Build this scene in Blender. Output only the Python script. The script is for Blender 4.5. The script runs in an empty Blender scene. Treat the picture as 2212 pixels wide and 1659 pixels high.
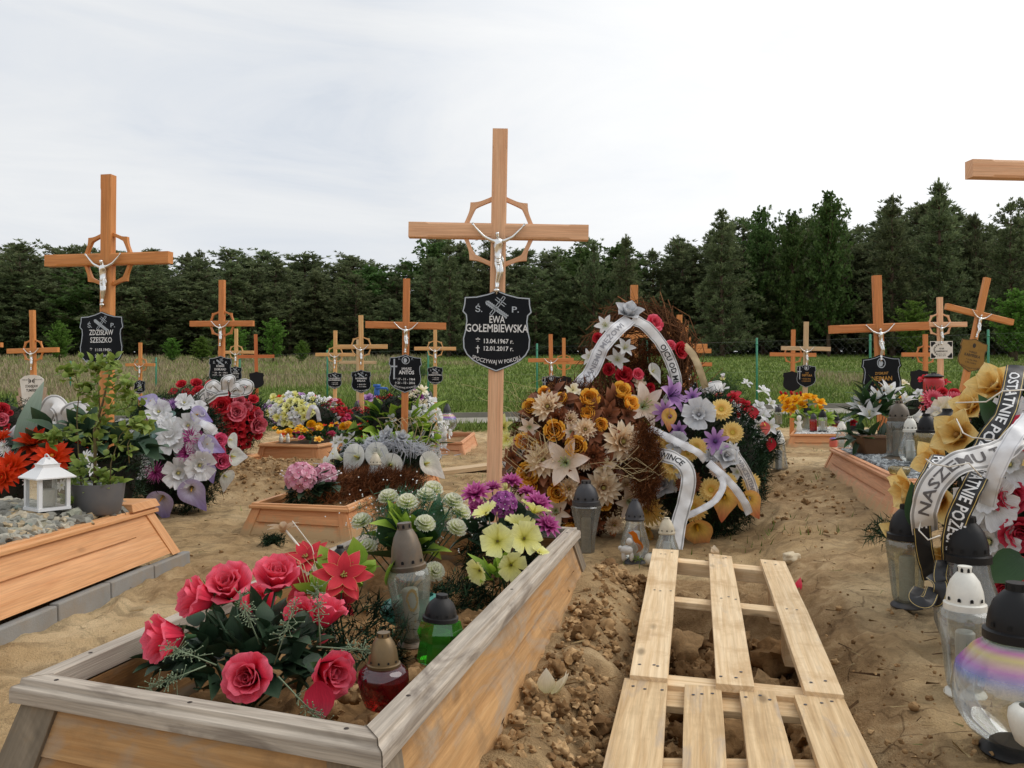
import bpy, math, random
import numpy as np
from mathutils import Vector, Matrix, Quaternion, noise
V = Vector
PI = math.pi
R = random.Random(11)
SC = bpy.context.scene
COL = SC.collection
# the photograph's camera: f in px of a 2212 px wide picture, horizon row, eye height
F, CX, HY, CZ = 1790.0, 1106.0, 840.0, 0.85


def W(x, y, d):
    return V(((x - CX) / F * d, d, CZ - (y - HY) / F * d))


def S(r, g, b):
    f = lambda c: (c / 255 / 12.92) if c / 255 <= .04045 else ((c / 255 + .055) / 1.055) ** 2.4
    return (f(r), f(g), f(b))


def sstep(a, b, x):
    t = min(1, max(0, (x - a) / (b - a)))
    return t * t * (3 - 2 * t)


# ------------------------------------------------------------------ objects
WL = {}


def thing(name, label, cat, loc, group=None):
    o = bpy.data.objects.new(name, None)
    o.empty_display_size = .05
    COL.objects.link(o)
    o.location = loc
    WL[o.name] = V(loc)
    tag(o, label, cat, group)
    return o


def tag(o, label=None, cat=None, group=None, kind=None):
    if label: o['label'] = label
    if cat: o['category'] = cat
    if group: o['group'] = group
    if kind: o['kind'] = kind
    return o


def link(name, me, parent=None, loc=None, rot=None, scale=1.0):
    o = bpy.data.objects.new(name, me)
    COL.objects.link(o)
    if parent is not None:
        o.parent = parent
    if loc is not None:
        o.location = loc
    if rot is not None:
        o.rotation_mode = 'QUATERNION'
        o.rotation_quaternion = rot
    o.scale = (scale,) * 3 if not hasattr(scale, '__len__') else scale
    return o


class MB:
    """collects geometry in world (or local) coordinates for ONE mesh"""

    def __init__(s):
        s.v, s.f, s.m, s.a = [], [], [], []

    def add(s, vs, fs, mat=0, at=None):
        o = len(s.v)
        s.v.extend(tuple(p) for p in vs)
        s.f.extend(tuple(i + o for i in f) for f in fs)
        s.m.extend([mat] * len(fs))
        s.a.extend(at if at is not None else [(0, 0, 0)] * len(vs))

    def box(s, c, ax, ay, az, mat=0, rnd=None):
        """box by centre and half vectors; grain runs along ax"""
        c, ax, ay, az = V(c), V(ax), V(ay), V(az)
        vs, at = [], []
        r = R.random() if rnd is None else rnd
        la, lb, lc = ax.length, ay.length, az.length
        for i in (-1, 1):
            for j in (-1, 1):
                for k in (-1, 1):
                    vs.append(c + ax * i + ay * j + az * k)
                    at.append((la * i, lb * j + lc * k * 1.3, r))
        s.add(vs, [(0, 1, 3, 2), (4, 6, 7, 5), (0, 4, 5, 1), (2, 3, 7, 6), (0, 2, 6, 4), (1, 5, 7, 3)], mat, at)

    def hexa(s, b, t, mat=0, rnd=None, along=0):
        """prism between bottom loop b (4 pts) and top loop t (4 pts); grain along edge 0-1"""
        r = R.random() if rnd is None else rnd
        b, t = [V(p) for p in b], [V(p) for p in t]
        ax = (b[1] - b[0]).normalized() if along == 0 else (t[0] - b[0]).normalized()
        vs = b + t
        at = []
        for p in vs:
            q = p - b[0]
            al = q.dot(ax)
            rest = q - ax * al
            at.append((al, rest.x * .9 + rest.y * .8 + rest.z, r))
        s.add(vs, [(3, 2, 1, 0), (4, 5, 6, 7), (0, 1, 5, 4), (1, 2, 6, 5), (2, 3, 7, 6), (3, 0, 4, 7)], mat, at)

    def tube(s, pts, rad, n=8, mat=0, caps=True, rnd=0.0):
        pts = [V(p) for p in pts]
        if not hasattr(rad, '__len__'): rad = [rad] * len(pts)
        vs, fs, at = [], [], []
        prev = None
        L = 0
        for i, p in enumerate(pts):
            t = (pts[min(i + 1, len(pts) - 1)] - pts[max(i - 1, 0)])
            if t.length < 1e-9: t = V((0, 0, 1))
            t.normalize()
            if prev is None:
                a = t.orthogonal().normalized()
            else:
                a = prev - t * prev.dot(t)
                a = a.normalized() if a.length > 1e-6 else t.orthogonal().normalized()
            prev = a
            b = t.cross(a)
            if i: L += (p - pts[i - 1]).length
            for k in range(n):
                w = 2 * PI * k / n
                vs.append(p + (a * math.cos(w) + b * math.sin(w)) * rad[i])
                at.append((L, k / n, rnd))
        for i in range(len(pts) - 1):
            for k in range(n):
                fs.append((i * n + k, i * n + (k + 1) % n, (i + 1) * n + (k + 1) % n, (i + 1) * n + k))
        if caps:
            fs.append(tuple(reversed(range(n))))
            fs.append(tuple(range((len(pts) - 1) * n, len(pts) * n)))
        s.add(vs, fs, mat, at)

    def lathe(s, prof, n=24, mat=0, M=None, cap0=False, cap1=False, facet=0, lobes=0):
        vs, fs, at = [], [], []
        for j, (r, z) in enumerate(prof):
            for k in range(n):
                w = 2 * PI * (k + facet * .5) / n
                rr = r * (1 + lobes * math.cos(n / 2 * w)) if lobes else r
                p = V((rr * math.cos(w), rr * math.sin(w), z))
                vs.append(M @ p if M else p)
                at.append((j / max(1, len(prof) - 1), k / n, z))
        for j in range(len(prof) - 1):
            for k in range(n):
                fs.append((j * n + k, j * n + (k + 1) % n, (j + 1) * n + (k + 1) % n, (j + 1) * n + k))
        if cap0: fs.append(tuple(reversed(range(n))))
        if cap1: fs.append(tuple(range((len(prof) - 1) * n, len(prof) * n)))
        s.add(vs, fs, mat, at)

    def mesh(s, name, mats, smooth=True, angle=None, off=V((0, 0, 0))):
        me = bpy.data.meshes.new(name)
        vs = np.array(s.v, dtype=np.float64).reshape(-1, 3) - np.array(off)
        me.from_pydata(vs.tolist(), [], s.f)
        for m in (mats if isinstance(mats, (list, tuple)) else [mats]):
            me.materials.append(m)
        me.polygons.foreach_set('material_index', s.m)
        at = me.attributes.new('pa', 'FLOAT_VECTOR', 'POINT')
        at.data.foreach_set('vector', np.array(s.a, dtype=np.float32).ravel())
        if smooth:
            me.polygons.foreach_set('use_smooth', [True] * len(me.polygons))
            if angle is not None:
                me.set_sharp_from_angle(angle=math.radians(angle))
        me.update()
        return me

    def build(s, name, mats, parent=None, smooth=True, angle=None, bevel=0):
        off = V((0, 0, 0))
        if parent is not None:
            off = WL.get(parent.name, off)
        me = s.mesh(name, mats, smooth, angle, off)
        o = link(name, me, parent)
        if parent is not None: WL[o.name] = off
        if bevel:
            b = o.modifiers.new('b', 'BEVEL')
            b.width = bevel
            b.segments = 2
            b.limit_method = 'ANGLE'
            b.angle_limit = math.radians(40)
        return o


def poly_prism(mb, pts, origin, ux, uy, un, th, mat=0, side=None):
    """flat outline (pts in ux,uy) extruded by th along un (front face at +th)"""
    n = len(pts)
    f = [origin + ux * x + uy * y + un * th for x, y in pts]
    b = [origin + ux * x + uy * y for x, y in pts]
    at = [(x, y, 0) for x, y in pts] * 2
    mb.add(f + b, [tuple(range(n)), tuple(reversed(range(n, 2 * n)))], mat, at)
    mb.add(f + b, [(i, n + i, n + (i + 1) % n, (i + 1) % n) for i in range(n)], mat if side is None else side, at)


def strip_loop(mb, pts, ins, origin, ux, uy, un, h, mat=0):
    """closed band between an outline and its inset, standing h proud"""
    n = len(pts)
    A = [origin + ux * x + uy * y + un * h for x, y in pts]
    B = [origin + ux * x + uy * y + un * h for x, y in ins]
    mb.add(A + B, [(i, (i + 1) % n, n + (i + 1) % n, n + i) for i in range(n)], mat)


# ------------------------------------------------------------------ materials
MC = {}


def newmat(name):
    m = bpy.data.materials.new(name)
    m.use_nodes = True
    nt = m.node_tree
    b = nt.nodes['Principled BSDF']
    return m, nt, b


def N(nt, typ, **kw):
    n = nt.nodes.new(typ)
    for k, v in kw.items():
        if k.startswith('i_'):
            n.inputs[k[2:].replace('_', ' ')].default_value = v
        else:
            setattr(n, k, v)
    return n


def ramp(nt, stops, fac=None, interp='LINEAR'):
    r = nt.nodes.new('ShaderNodeValToRGB')
    cr = r.color_ramp
    cr.interpolation = interp
    while len(cr.elements) < len(stops): cr.elements.new(.5)
    for e, (p, c) in zip(cr.elements, stops):
        e.position = p
        e.color = (*c[:3], 1) if hasattr(c, '__len__') else (c, c, c, 1)
    if fac is not None: nt.links.new(fac, r.inputs['Fac'])
    return r


def mixc(nt, fac, a, b, mode='MIX'):
    n = nt.nodes.new('ShaderNodeMix')
    n.data_type = 'RGBA'
    n.blend_type = mode
    for s, v in ((n.inputs[0], fac), (n.inputs[6], a), (n.inputs[7], b)):
        if hasattr(v, 'is_output') or isinstance(v, bpy.types.NodeSocket):
            nt.links.new(v, s)
        else:
            s.default_value = v if not hasattr(v, '__len__') else (*v[:3], 1)
    return n.outputs[2]


def noise_n(nt, scale, detail=4, rough=.6, vec=None, dist=0):
    n = N(nt, 'ShaderNodeTexNoise', i_Scale=scale, i_Detail=detail, i_Roughness=rough, i_Distortion=dist)
    if vec is not None: nt.links.new(vec, n.inputs['Vector'])
    return n


def objcoord(nt):
    return nt.nodes.new('ShaderNodeTexCoord').outputs['Object']


def bump(nt, b, h, dist=.002, st=.5):
    n = N(nt, 'ShaderNodeBump', i_Strength=st, i_Distance=dist)
    nt.links.new(h, n.inputs['Height'])
    nt.links.new(n.outputs[0], b.inputs['Normal'])


def M(name, col, rough=.6, metal=0, var=.14, vs=9, bp=0, bs=60, spec=.5, dirt=None, orand=0):
    """plain painted / plastic / metal surface with uneven colour, optional dust"""
    if name in MC: return MC[name]
    m, nt, b = newmat(name)
    oc = objcoord(nt)
    n = noise_n(nt, vs, 5, .65, oc)
    r = ramp(nt, [(.3, tuple(c * (1 - var) for c in col)), (.7, tuple(min(1, c * (1 + var)) for c in col))], n.outputs['Fac'])
    c = r.outputs[0]
    if dirt:
        n2 = noise_n(nt, 4.5, 6, .7, oc, .4)
        rr = ramp(nt, [(.45, 0), (.68, dirt[1])], n2.outputs['Fac'])
        c = mixc(nt, rr.outputs[0], c, dirt[0])
    if orand:
        oi = nt.nodes.new('ShaderNodeObjectInfo')
        hs = N(nt, 'ShaderNodeHueSaturation')
        mp = N(nt, 'ShaderNodeMapRange', i_To_Min=1 - orand, i_To_Max=1 + orand)
        nt.links.new(oi.outputs['Random'], mp.inputs[0])
        nt.links.new(mp.outputs[0], hs.inputs['Value'])
        nt.links.new(c, hs.inputs['Color'])
        c = hs.outputs[0]
    nt.links.new(c, b.inputs['Base Color'])
    b.inputs['Roughness'].default_value = rough
    b.inputs['Metallic'].default_value = metal
    b.inputs['Specular IOR Level'].default_value = spec
    if bp:
        bump(nt, b, noise_n(nt, bs, 4, .6, oc).outputs['Fac'], bp, .6)
    MC[name] = m
    return m


def pa(nt):
    a = N(nt, 'ShaderNodeAttribute', attribute_name='pa', attribute_type='GEOMETRY')
    x = nt.nodes.new('ShaderNodeSeparateXYZ')
    nt.links.new(a.outputs['Vector'], x.inputs[0])
    return a.outputs['Vector'], x.outputs[0], x.outputs[1], x.outputs[2]


def PM(name, stops, trans=.3, rough=.65, edge=None, orand=.1, veins=.12):
    """petal / leaf cloth: colour runs from base to tip (pa.x), fine veins along it, light passes through"""
    if name in MC: return MC[name]
    m, nt, b = newmat(name)
    vec, x, y, z = pa(nt)
    c = ramp(nt, [(p, S(*q)) for p, q in stops], x).outputs[0]
    if edge:
        ab = N(nt, 'ShaderNodeMath', operation='ABSOLUTE')
        nt.links.new(y, ab.inputs[0])
        mx = N(nt, 'ShaderNodeMath', operation='MAXIMUM')
        nt.links.new(ab.outputs[0], mx.inputs[0])
        nt.links.new(x, mx.inputs[1])
        e = ramp(nt, [(edge[1], 0), (min(1, edge[1] + .03), 1)], mx.outputs[0])
        c = mixc(nt, e.outputs[0], c, S(*edge[0]))
    mp = N(nt, 'ShaderNodeMapping')
    mp.inputs['Scale'].default_value = (1.5, 7, 9)
    nt.links.new(vec, mp.inputs['Vector'])
    nz = noise_n(nt, 2.5, 4, .6, mp.outputs[0])
    rr = ramp(nt, [(.25, 1 - veins * 1.6), (.75, 1 + veins)], nz.outputs['Fac'])
    c = mixc(nt, 1.0, c, rr.outputs[0], 'MULTIPLY')
    oi = nt.nodes.new('ShaderNodeObjectInfo')
    hs = N(nt, 'ShaderNodeHueSaturation')
    mr = N(nt, 'ShaderNodeMapRange', i_To_Min=1 - orand, i_To_Max=1 + orand * .7)
    nt.links.new(oi.outputs['Random'], mr.inputs[0])
    nt.links.new(mr.outputs[0], hs.inputs['Value'])
    nt.links.new(c, hs.inputs['Color'])
    c = hs.outputs[0]
    nt.links.new(c, b.inputs['Base Color'])
    b.inputs['Roughness'].default_value = rough
    b.inputs['Specular IOR Level'].default_value = .3
    bump(nt, b, nz.outputs['Fac'], .002, .35)
    if trans:
        t = nt.nodes.new('ShaderNodeBsdfTranslucent')
        nt.links.new(c, t.inputs['Color'])
        mx = N(nt, 'ShaderNodeMixShader')
        mx.inputs[0].default_value = trans
        nt.links.new(b.outputs[0], mx.inputs[1])
        nt.links.new(t.outputs[0], mx.inputs[2])
        nt.links.new(mx.outputs[0], nt.nodes['Material Output'].inputs['Surface'])
    MC[name] = m
    return m


def WOOD(name, c1, c2, rough=.5, knots=.5, stain=None, dirt=None, grain=1.0, dirtlow=None):
    """boards: pa = (metres along the grain, metres across, board id)"""
    if name in MC: return MC[name]
    m, nt, b = newmat(name)
    vec, x, y, z = pa(nt)
    cb = nt.nodes.new('ShaderNodeCombineXYZ')
    zz = N(nt, 'ShaderNodeMath', operation='MULTIPLY', i_Value_001=0) if False else nt.nodes.new('ShaderNodeMath')
    zz.operation = 'MULTIPLY'
    zz.inputs[1].default_value = 37.0
    nt.links.new(z, zz.inputs[0])
    nt.links.new(x, cb.inputs[0]); nt.links.new(y, cb.inputs[1]); nt.links.new(zz.outputs[0], cb.inputs[2])
    mp = N(nt, 'ShaderNodeMapping')
    mp.inputs['Scale'].default_value = (1.3, 26, 1)
    nt.links.new(cb.outputs[0], mp.inputs['Vector'])
    n1 = noise_n(nt, 2.2, 6, .62, mp.outputs[0], .5)
    mp2 = N(nt, 'ShaderNodeMapping')
    mp2.inputs['Scale'].default_value = (2.5, 9, 1)
    nt.links.new(cb.outputs[0], mp2.inputs['Vector'])
    n2 = noise_n(nt, 1.3, 4, .6, mp2.outputs[0], 1.2)
    mp3 = N(nt, 'ShaderNodeMapping')
    mp3.inputs['Scale'].default_value = (6, 180, 1)
    nt.links.new(cb.outputs[0], mp3.inputs['Vector'])
    n3 = noise_n(nt, 1.0, 3, .6, mp3.outputs[0])
    c = ramp(nt, [(.3, S(*c1)), (.7, S(*c2))], n1.outputs['Fac']).outputs[0]
    f = ramp(nt, [(.35, 1 - .28 * grain), (.62, 1.05)], n3.outputs['Fac']).outputs[0]
    c = mixc(nt, 1.0, c, f, 'MULTIPLY')
    # knots
    vo = N(nt, 'ShaderNodeTexVoronoi', i_Scale=1.0)
    mp4 = N(nt, 'ShaderNodeMapping')
    mp4.inputs['Scale'].default_value = (3.2, 7.5, 1)
    nt.links.new(cb.outputs[0], mp4.inputs['Vector'])
    nt.links.new(mp4.outputs[0], vo.inputs['Vector'])
    kr = ramp(nt, [(.05, knots), (.12, 0)], vo.outputs['Distance'])
    c = mixc(nt, kr.outputs[0], c, tuple(q * .35 for q in S(*c1)))
    if stain:
        sr = ramp(nt, [(stain[1], 0), (stain[1] + .16, stain[2])], n2.outputs['Fac'])
        c = mixc(nt, sr.outputs[0], c, S(*stain[0]))
    if dirt:
        oc = objcoord(nt)
        nd = noise_n(nt, 6, 6, .7, oc)
        dr = ramp(nt, [(.5, 0), (.66, dirt[1])], nd.outputs['Fac'])
        c = mixc(nt, dr.outputs[0], c, S(*dirt[0]))
    if dirtlow:   # soil splashed on the lowest centimetres of the boards (object z in metres)
        oc = objcoord(nt)
        sx = nt.nodes.new('ShaderNodeSeparateXYZ')
        nt.links.new(oc, sx.inputs[0])
        nd = noise_n(nt, 14, 6, .7, oc)
        ad = N(nt, 'ShaderNodeMath', operation='MULTIPLY_ADD')
        nt.links.new(nd.outputs['Fac'], ad.inputs[0])
        ad.inputs[1].default_value = -.28
        nt.links.new(sx.outputs[2], ad.inputs[2])
        dr = ramp(nt, [(0, 1), (.07, 0)], None)
        mr = N(nt, 'ShaderNodeMapRange', i_From_Min=dirtlow[1] - .14, i_From_Max=dirtlow[1] + .86)
        nt.links.new(ad.outputs[0], mr.inputs[0])
        nt.links.new(mr.outputs[0], dr.inputs['Fac'])
        c = mixc(nt, dr.outputs[0], c, S(*dirtlow[0]))
    nt.links.new(c, b.inputs['Base Color'])
    b.inputs['Roughness'].default_value = rough
    b.inputs['Specular IOR Level'].default_value = .35
    hm = N(nt, 'ShaderNodeMath', operation='ADD')
    nt.links.new(n1.outputs['Fac'], hm.inputs[0]); nt.links.new(n3.outputs['Fac'], hm.inputs[1])
    bump(nt, b, hm.outputs[0], .0015, .5)
    MC[name] = m
    return m


def GLASS(name, tint=(1, 1, 1), dirt=.25, dirtcol=(.45, .43, .36), rough=.03, film=False):
    if name in MC: return MC[name]
    m, nt, b = newmat(name)
    nt.nodes.remove(b)
    tr = N(nt, 'ShaderNodeBsdfTransparent')
    tr.inputs[0].default_value = (*tint, 1)
    gl = N(nt, 'ShaderNodeBsdfGlossy')
    gl.inputs['Roughness'].default_value = rough
    gl.inputs['Color'].default_value = (.95, .97, 1, 1)
    lw = N(nt, 'ShaderNodeLayerWeight', i_Blend=.35)
    mr = N(nt, 'ShaderNodeMapRange', i_To_Min=.07, i_To_Max=.75)
    nt.links.new(lw.outputs['Fresnel'], mr.inputs[0])
    m1 = N(nt, 'ShaderNodeMixShader')
    nt.links.new(mr.outputs[0], m1.inputs[0])
    nt.links.new(tr.outputs[0], m1.inputs[1]); nt.links.new(gl.outputs[0], m1.inputs[2])
    df = N(nt, 'ShaderNodeBsdfDiffuse')
    df.inputs[0].default_value = (*dirtcol, 1)
    oc = objcoord(nt)
    nz = noise_n(nt, 16, 6, .7, oc, .8)
    rr = ramp(nt, [(.3, dirt * .35), (.7, min(1, dirt * 1.7))], nz.outputs['Fac'])
    m2 = N(nt, 'ShaderNodeMixShader')
    nt.links.new(rr.outputs[0], m2.inputs[0])
    nt.links.new(m1.outputs[0], m2.inputs[1]); nt.links.new(df.outputs[0], m2.inputs[2])
    out = m2
    if film:  # iridescent lustre coat on the upper bulb
        vec, x, y, z = pa(nt)
        r = ramp(nt, [(.0, (.8, .8, .8)), (.45, S(225, 205, 120)), (.55, S(80, 120, 225)), (.62, S(190, 90, 210)), (.70, S(235, 215, 130)), (.78, S(230, 120, 200)), (.88, S(90, 200, 150)), (1, S(220, 220, 210))], x)
        g2 = N(nt, 'ShaderNodeBsdfDiffuse')
        nt.links.new(r.outputs[0], g2.inputs['Color'])
        fr = ramp(nt, [(.46, 0), (.58, .42), (.8, .42), (1, .15)], x)
        m3 = N(nt, 'ShaderNodeMixShader')
        nt.links.new(fr.outputs[0], m3.inputs[0])
        nt.links.new(m2.outputs[0], m3.inputs[1]); nt.links.new(g2.outputs[0], m3.inputs[2])
        out = m3
    nt.links.new(out.outputs[0], nt.nodes['Material Output'].inputs['Surface'])
    MC[name] = m
    return m


# ------------------------------------------------------------------ lettering
TXT = {}


def text_verts(s, offset=0.0):
    """(verts, faces) of a line of lettering, cap height about .7, centred on 0"""
    k = (s, offset)
    if k in TXT: return TXT[k]
    cu = bpy.data.curves.new('t', 'FONT')
    cu.body = s
    cu.size = 1
    cu.offset = offset
    cu.align_x = 'CENTER'
    cu.resolution_u = 2
    ob = bpy.data.objects.new('t', cu)
    me = bpy.data.meshes.new_from_object(ob)
    vs = [(v.co.x, v.co.y - .35) for v in me.vertices]
    fs = [tuple(p.vertices) for p in me.polygons]
    bpy.data.objects.remove(ob)
    bpy.data.curves.remove(cu)
    bpy.data.meshes.remove(me)
    TXT[k] = (vs, fs)
    return TXT[k]


def put_text(mb, s, origin, ux, uy, un, h, width=None, off=.0012, bold=.0, mat=0, arc=None):
    """h = letter height; width squeezes / stretches the line; arc = radius of a smile curve"""
    vs, fs = text_verts(s, bold)
    if not vs: return
    xs = [x for x, y in vs]
    w = max(xs) - min(xs)
    sc = h / .7
    sx = sc if width is None else width / w
    P = []
    for x, y in vs:
        X, Y = x * sx, y * sc
        if arc:
            a = X / arc
            X, Y = (arc - Y) * math.sin(a), arc - (arc - Y) * math.cos(a)
        P.append(origin + ux * X + uy * Y + un * off)
    mb.add(P, fs, mat)


# ------------------------------------------------------------------ terrain
def gz(x, y):
    d = math.hypot(x, y) if y > 0 else y
    z = .5 * sstep(13.5, 21, y) + .073 * max(0, y - 20) * sstep(19, 23, y) - .03 * max(0, y - 62)
    z -= .05 * sstep(0, -14, x) * sstep(16, 24, y)
    r = sstep(.72, 1.0, x - (y - 2) * .2) * .10 + sstep(1.3, 2.3, x) * .15
    z += r * (1 - .7 * sstep(7, 11, y)) * sstep(-2, .5, y)
    # soil heaped against the right side of the near grave frame
    t = (y - 1.2) / 1.95
    edge = -.14 + .45 * t
    if -.6 < t < 1.25:
        q = x - edge
        z += (.10 + .07 * max(0, min(1, t))) * sstep(-.4, 0, q) * (1 - sstep(.05, .30, q)) * sstep(1.25, 1.0, t)
    z += .24 * math.exp(-(((x + 2.0) / .85) ** 4 + ((y - 7.15) / .55) ** 2))
    # trench under the pallets
    cxp = .50 + (y - 1.8) * .22
    hw = .24
    q = abs(x - cxp)
    z -= .30 * (1 - sstep(hw - .05, hw + .05, q)) * sstep(3.3, 2.95, y) * sstep(1.0, 1.3, y) * (1 - .50 * sstep(1.95, 2.25, y))
    return z


def loose(x, y):
    """freshly dug, crumbly soil 0..1"""
    t = (y - 1.2) / 1.95
    a = 0
    q = x - (-.14 + .45 * t)
    if -.7 < t < 1.3: a = sstep(-.2, .05, q) * (1 - sstep(.85, 1.0, q)) * min(1, max(.3, .55 + 1.1 * noise.noise((x * 3.1, y * 2.3, 6.1)) + .6 * sstep(.2, .5, q)))
    a = max(a, .95 * math.exp(-(((x + 2.0) / .9) ** 2 + ((y - 7.2) / .75) ** 2)))
    a = max(a, .85 * math.exp(-(((x - 1.75) / .45) ** 2 + ((y - 6) / 2.2) ** 2)), .6 * math.exp(-(((x - 1.0) / .35) ** 2 + ((y - 2.7) / .8) ** 2)), .16)
    a = max(a, .6 * sstep(.0, .5, noise.noise((x * 1.1, y * .8, 3.3))))
    return a


def GP(x, y, d):
    """world point on the ground in the column of pixel x at depth d"""
    X = (x - CX) / F * d
    return V((X, d, gz(X, d)))


def ground_hit(x, y):
    """where the sight line through pixel (x, y) meets the ground"""
    d = .6
    while d < 60:
        p = W(x, y, d)
        if p.z <= gz(p.x, p.y): return p
        d += .02 + d * .004
    return p
# ================================================================== camera, light, sky
cam = bpy.data.cameras.new('Camera')
cam.sensor_width = 36
cam.lens = 36 * F / 2212
cam.clip_end = 2000
cam.clip_start = .05
co = bpy.data.objects.new('Camera', cam)
COL.objects.link(co)
co.location = (0, 0, CZ)
co.rotation_euler = (math.radians(90) + math.atan(10.5 / F), 0, 0)
SC.camera = co

SUN_EL, SUN_AZ = math.radians(48), math.radians(84)      # azimuth right of the view direction
sun = bpy.data.lights.new('Sun', 'SUN')
sun.energy = 1.5
sun.angle = math.radians(50)
sun.color = (1, .95, .88)
so = bpy.data.objects.new('Sun', sun)
COL.objects.link(so)
sd = V((math.sin(SUN_AZ) * math.cos(SUN_EL), math.cos(SUN_AZ) * math.cos(SUN_EL), math.sin(SUN_EL)))
so.rotation_mode = 'QUATERNION'
so.rotation_quaternion = sd.to_track_quat('Z', 'Y')

wd = bpy.data.worlds.new('World')
SC.world = wd
wd.use_nodes = True
nt = wd.node_tree
bg = nt.nodes['Background']
sky = N(nt, 'ShaderNodeTexSky', sky_type='NISHITA')
sky.sun_disc = False
sky.sun_elevation = SUN_EL
sky.sun_rotation = SUN_AZ
sky.air_density = 1.2
sky.dust_density = 2
nt.links.new(sky.outputs[0], bg.inputs['Color'])
bg.inputs['Strength'].default_value = .1
tc = nt.nodes.new('ShaderNodeTexCoord')
mp = N(nt, 'ShaderNodeMapping')
mp.inputs['Scale'].default_value = (1, 1, 3.4)
mp.inputs['Location'].default_value = (.35, .1, .2)
nt.links.new(tc.outputs['Generated'], mp.inputs['Vector'])
n1 = noise_n(nt, 1.9, 9, .6, mp.outputs[0], .9)
cl = ramp(nt, [(.30, (.585, .635, .71)), (.42, (.665, .70, .75)), (.54, (.73, .75, .775)), (.70, (.80, .81, .815))], n1.outputs['Fac'])
dt = N(nt, 'ShaderNodeVectorMath', operation='DOT_PRODUCT')   # cloud glows round the hidden sun
nt.links.new(tc.outputs['Generated'], dt.inputs[0])
dt.inputs[1].default_value = V((.488, .789, .37))   # the brightest, thinnest part of the cloud
gr = ramp(nt, [(.78, 0), (.95, .5), (1, .85)], dt.outputs['Value'])
cc = mixc(nt, gr.outputs[0], cl.outputs[0], (1.12, 1.115, 1.10))
bg2 = nt.nodes.new('ShaderNodeBackground')
nt.links.new(cc, bg2.inputs['Color'])
bg2.inputs['Strength'].default_value = 1.02
mx = N(nt, 'ShaderNodeMixShader')
cov = ramp(nt, [(.22, .86), (.45, .97)], n1.outputs['Fac'])
nt.links.new(cov.outputs[0], mx.inputs[0])
nt.links.new(bg.outputs[0], mx.inputs[1])
nt.links.new(bg2.outputs[0], mx.inputs[2])
nt.links.new(mx.outputs[0], nt.nodes['World Output'].inputs['Surface'])
SC.view_settings.view_transform = 'Standard'
SC.view_settings.look = 'None'
SC.view_settings.exposure = .14
SC.render.engine = 'CYCLES'
SC.cycles.use_denoising = True
SC.cycles.max_bounces = 8
SC.cycles.transparent_max_bounces = 24
SC.cycles.caustics_reflective = False
SC.cycles.caustics_refractive = False

# ================================================================== ground
GRASS0 = 15.4


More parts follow.
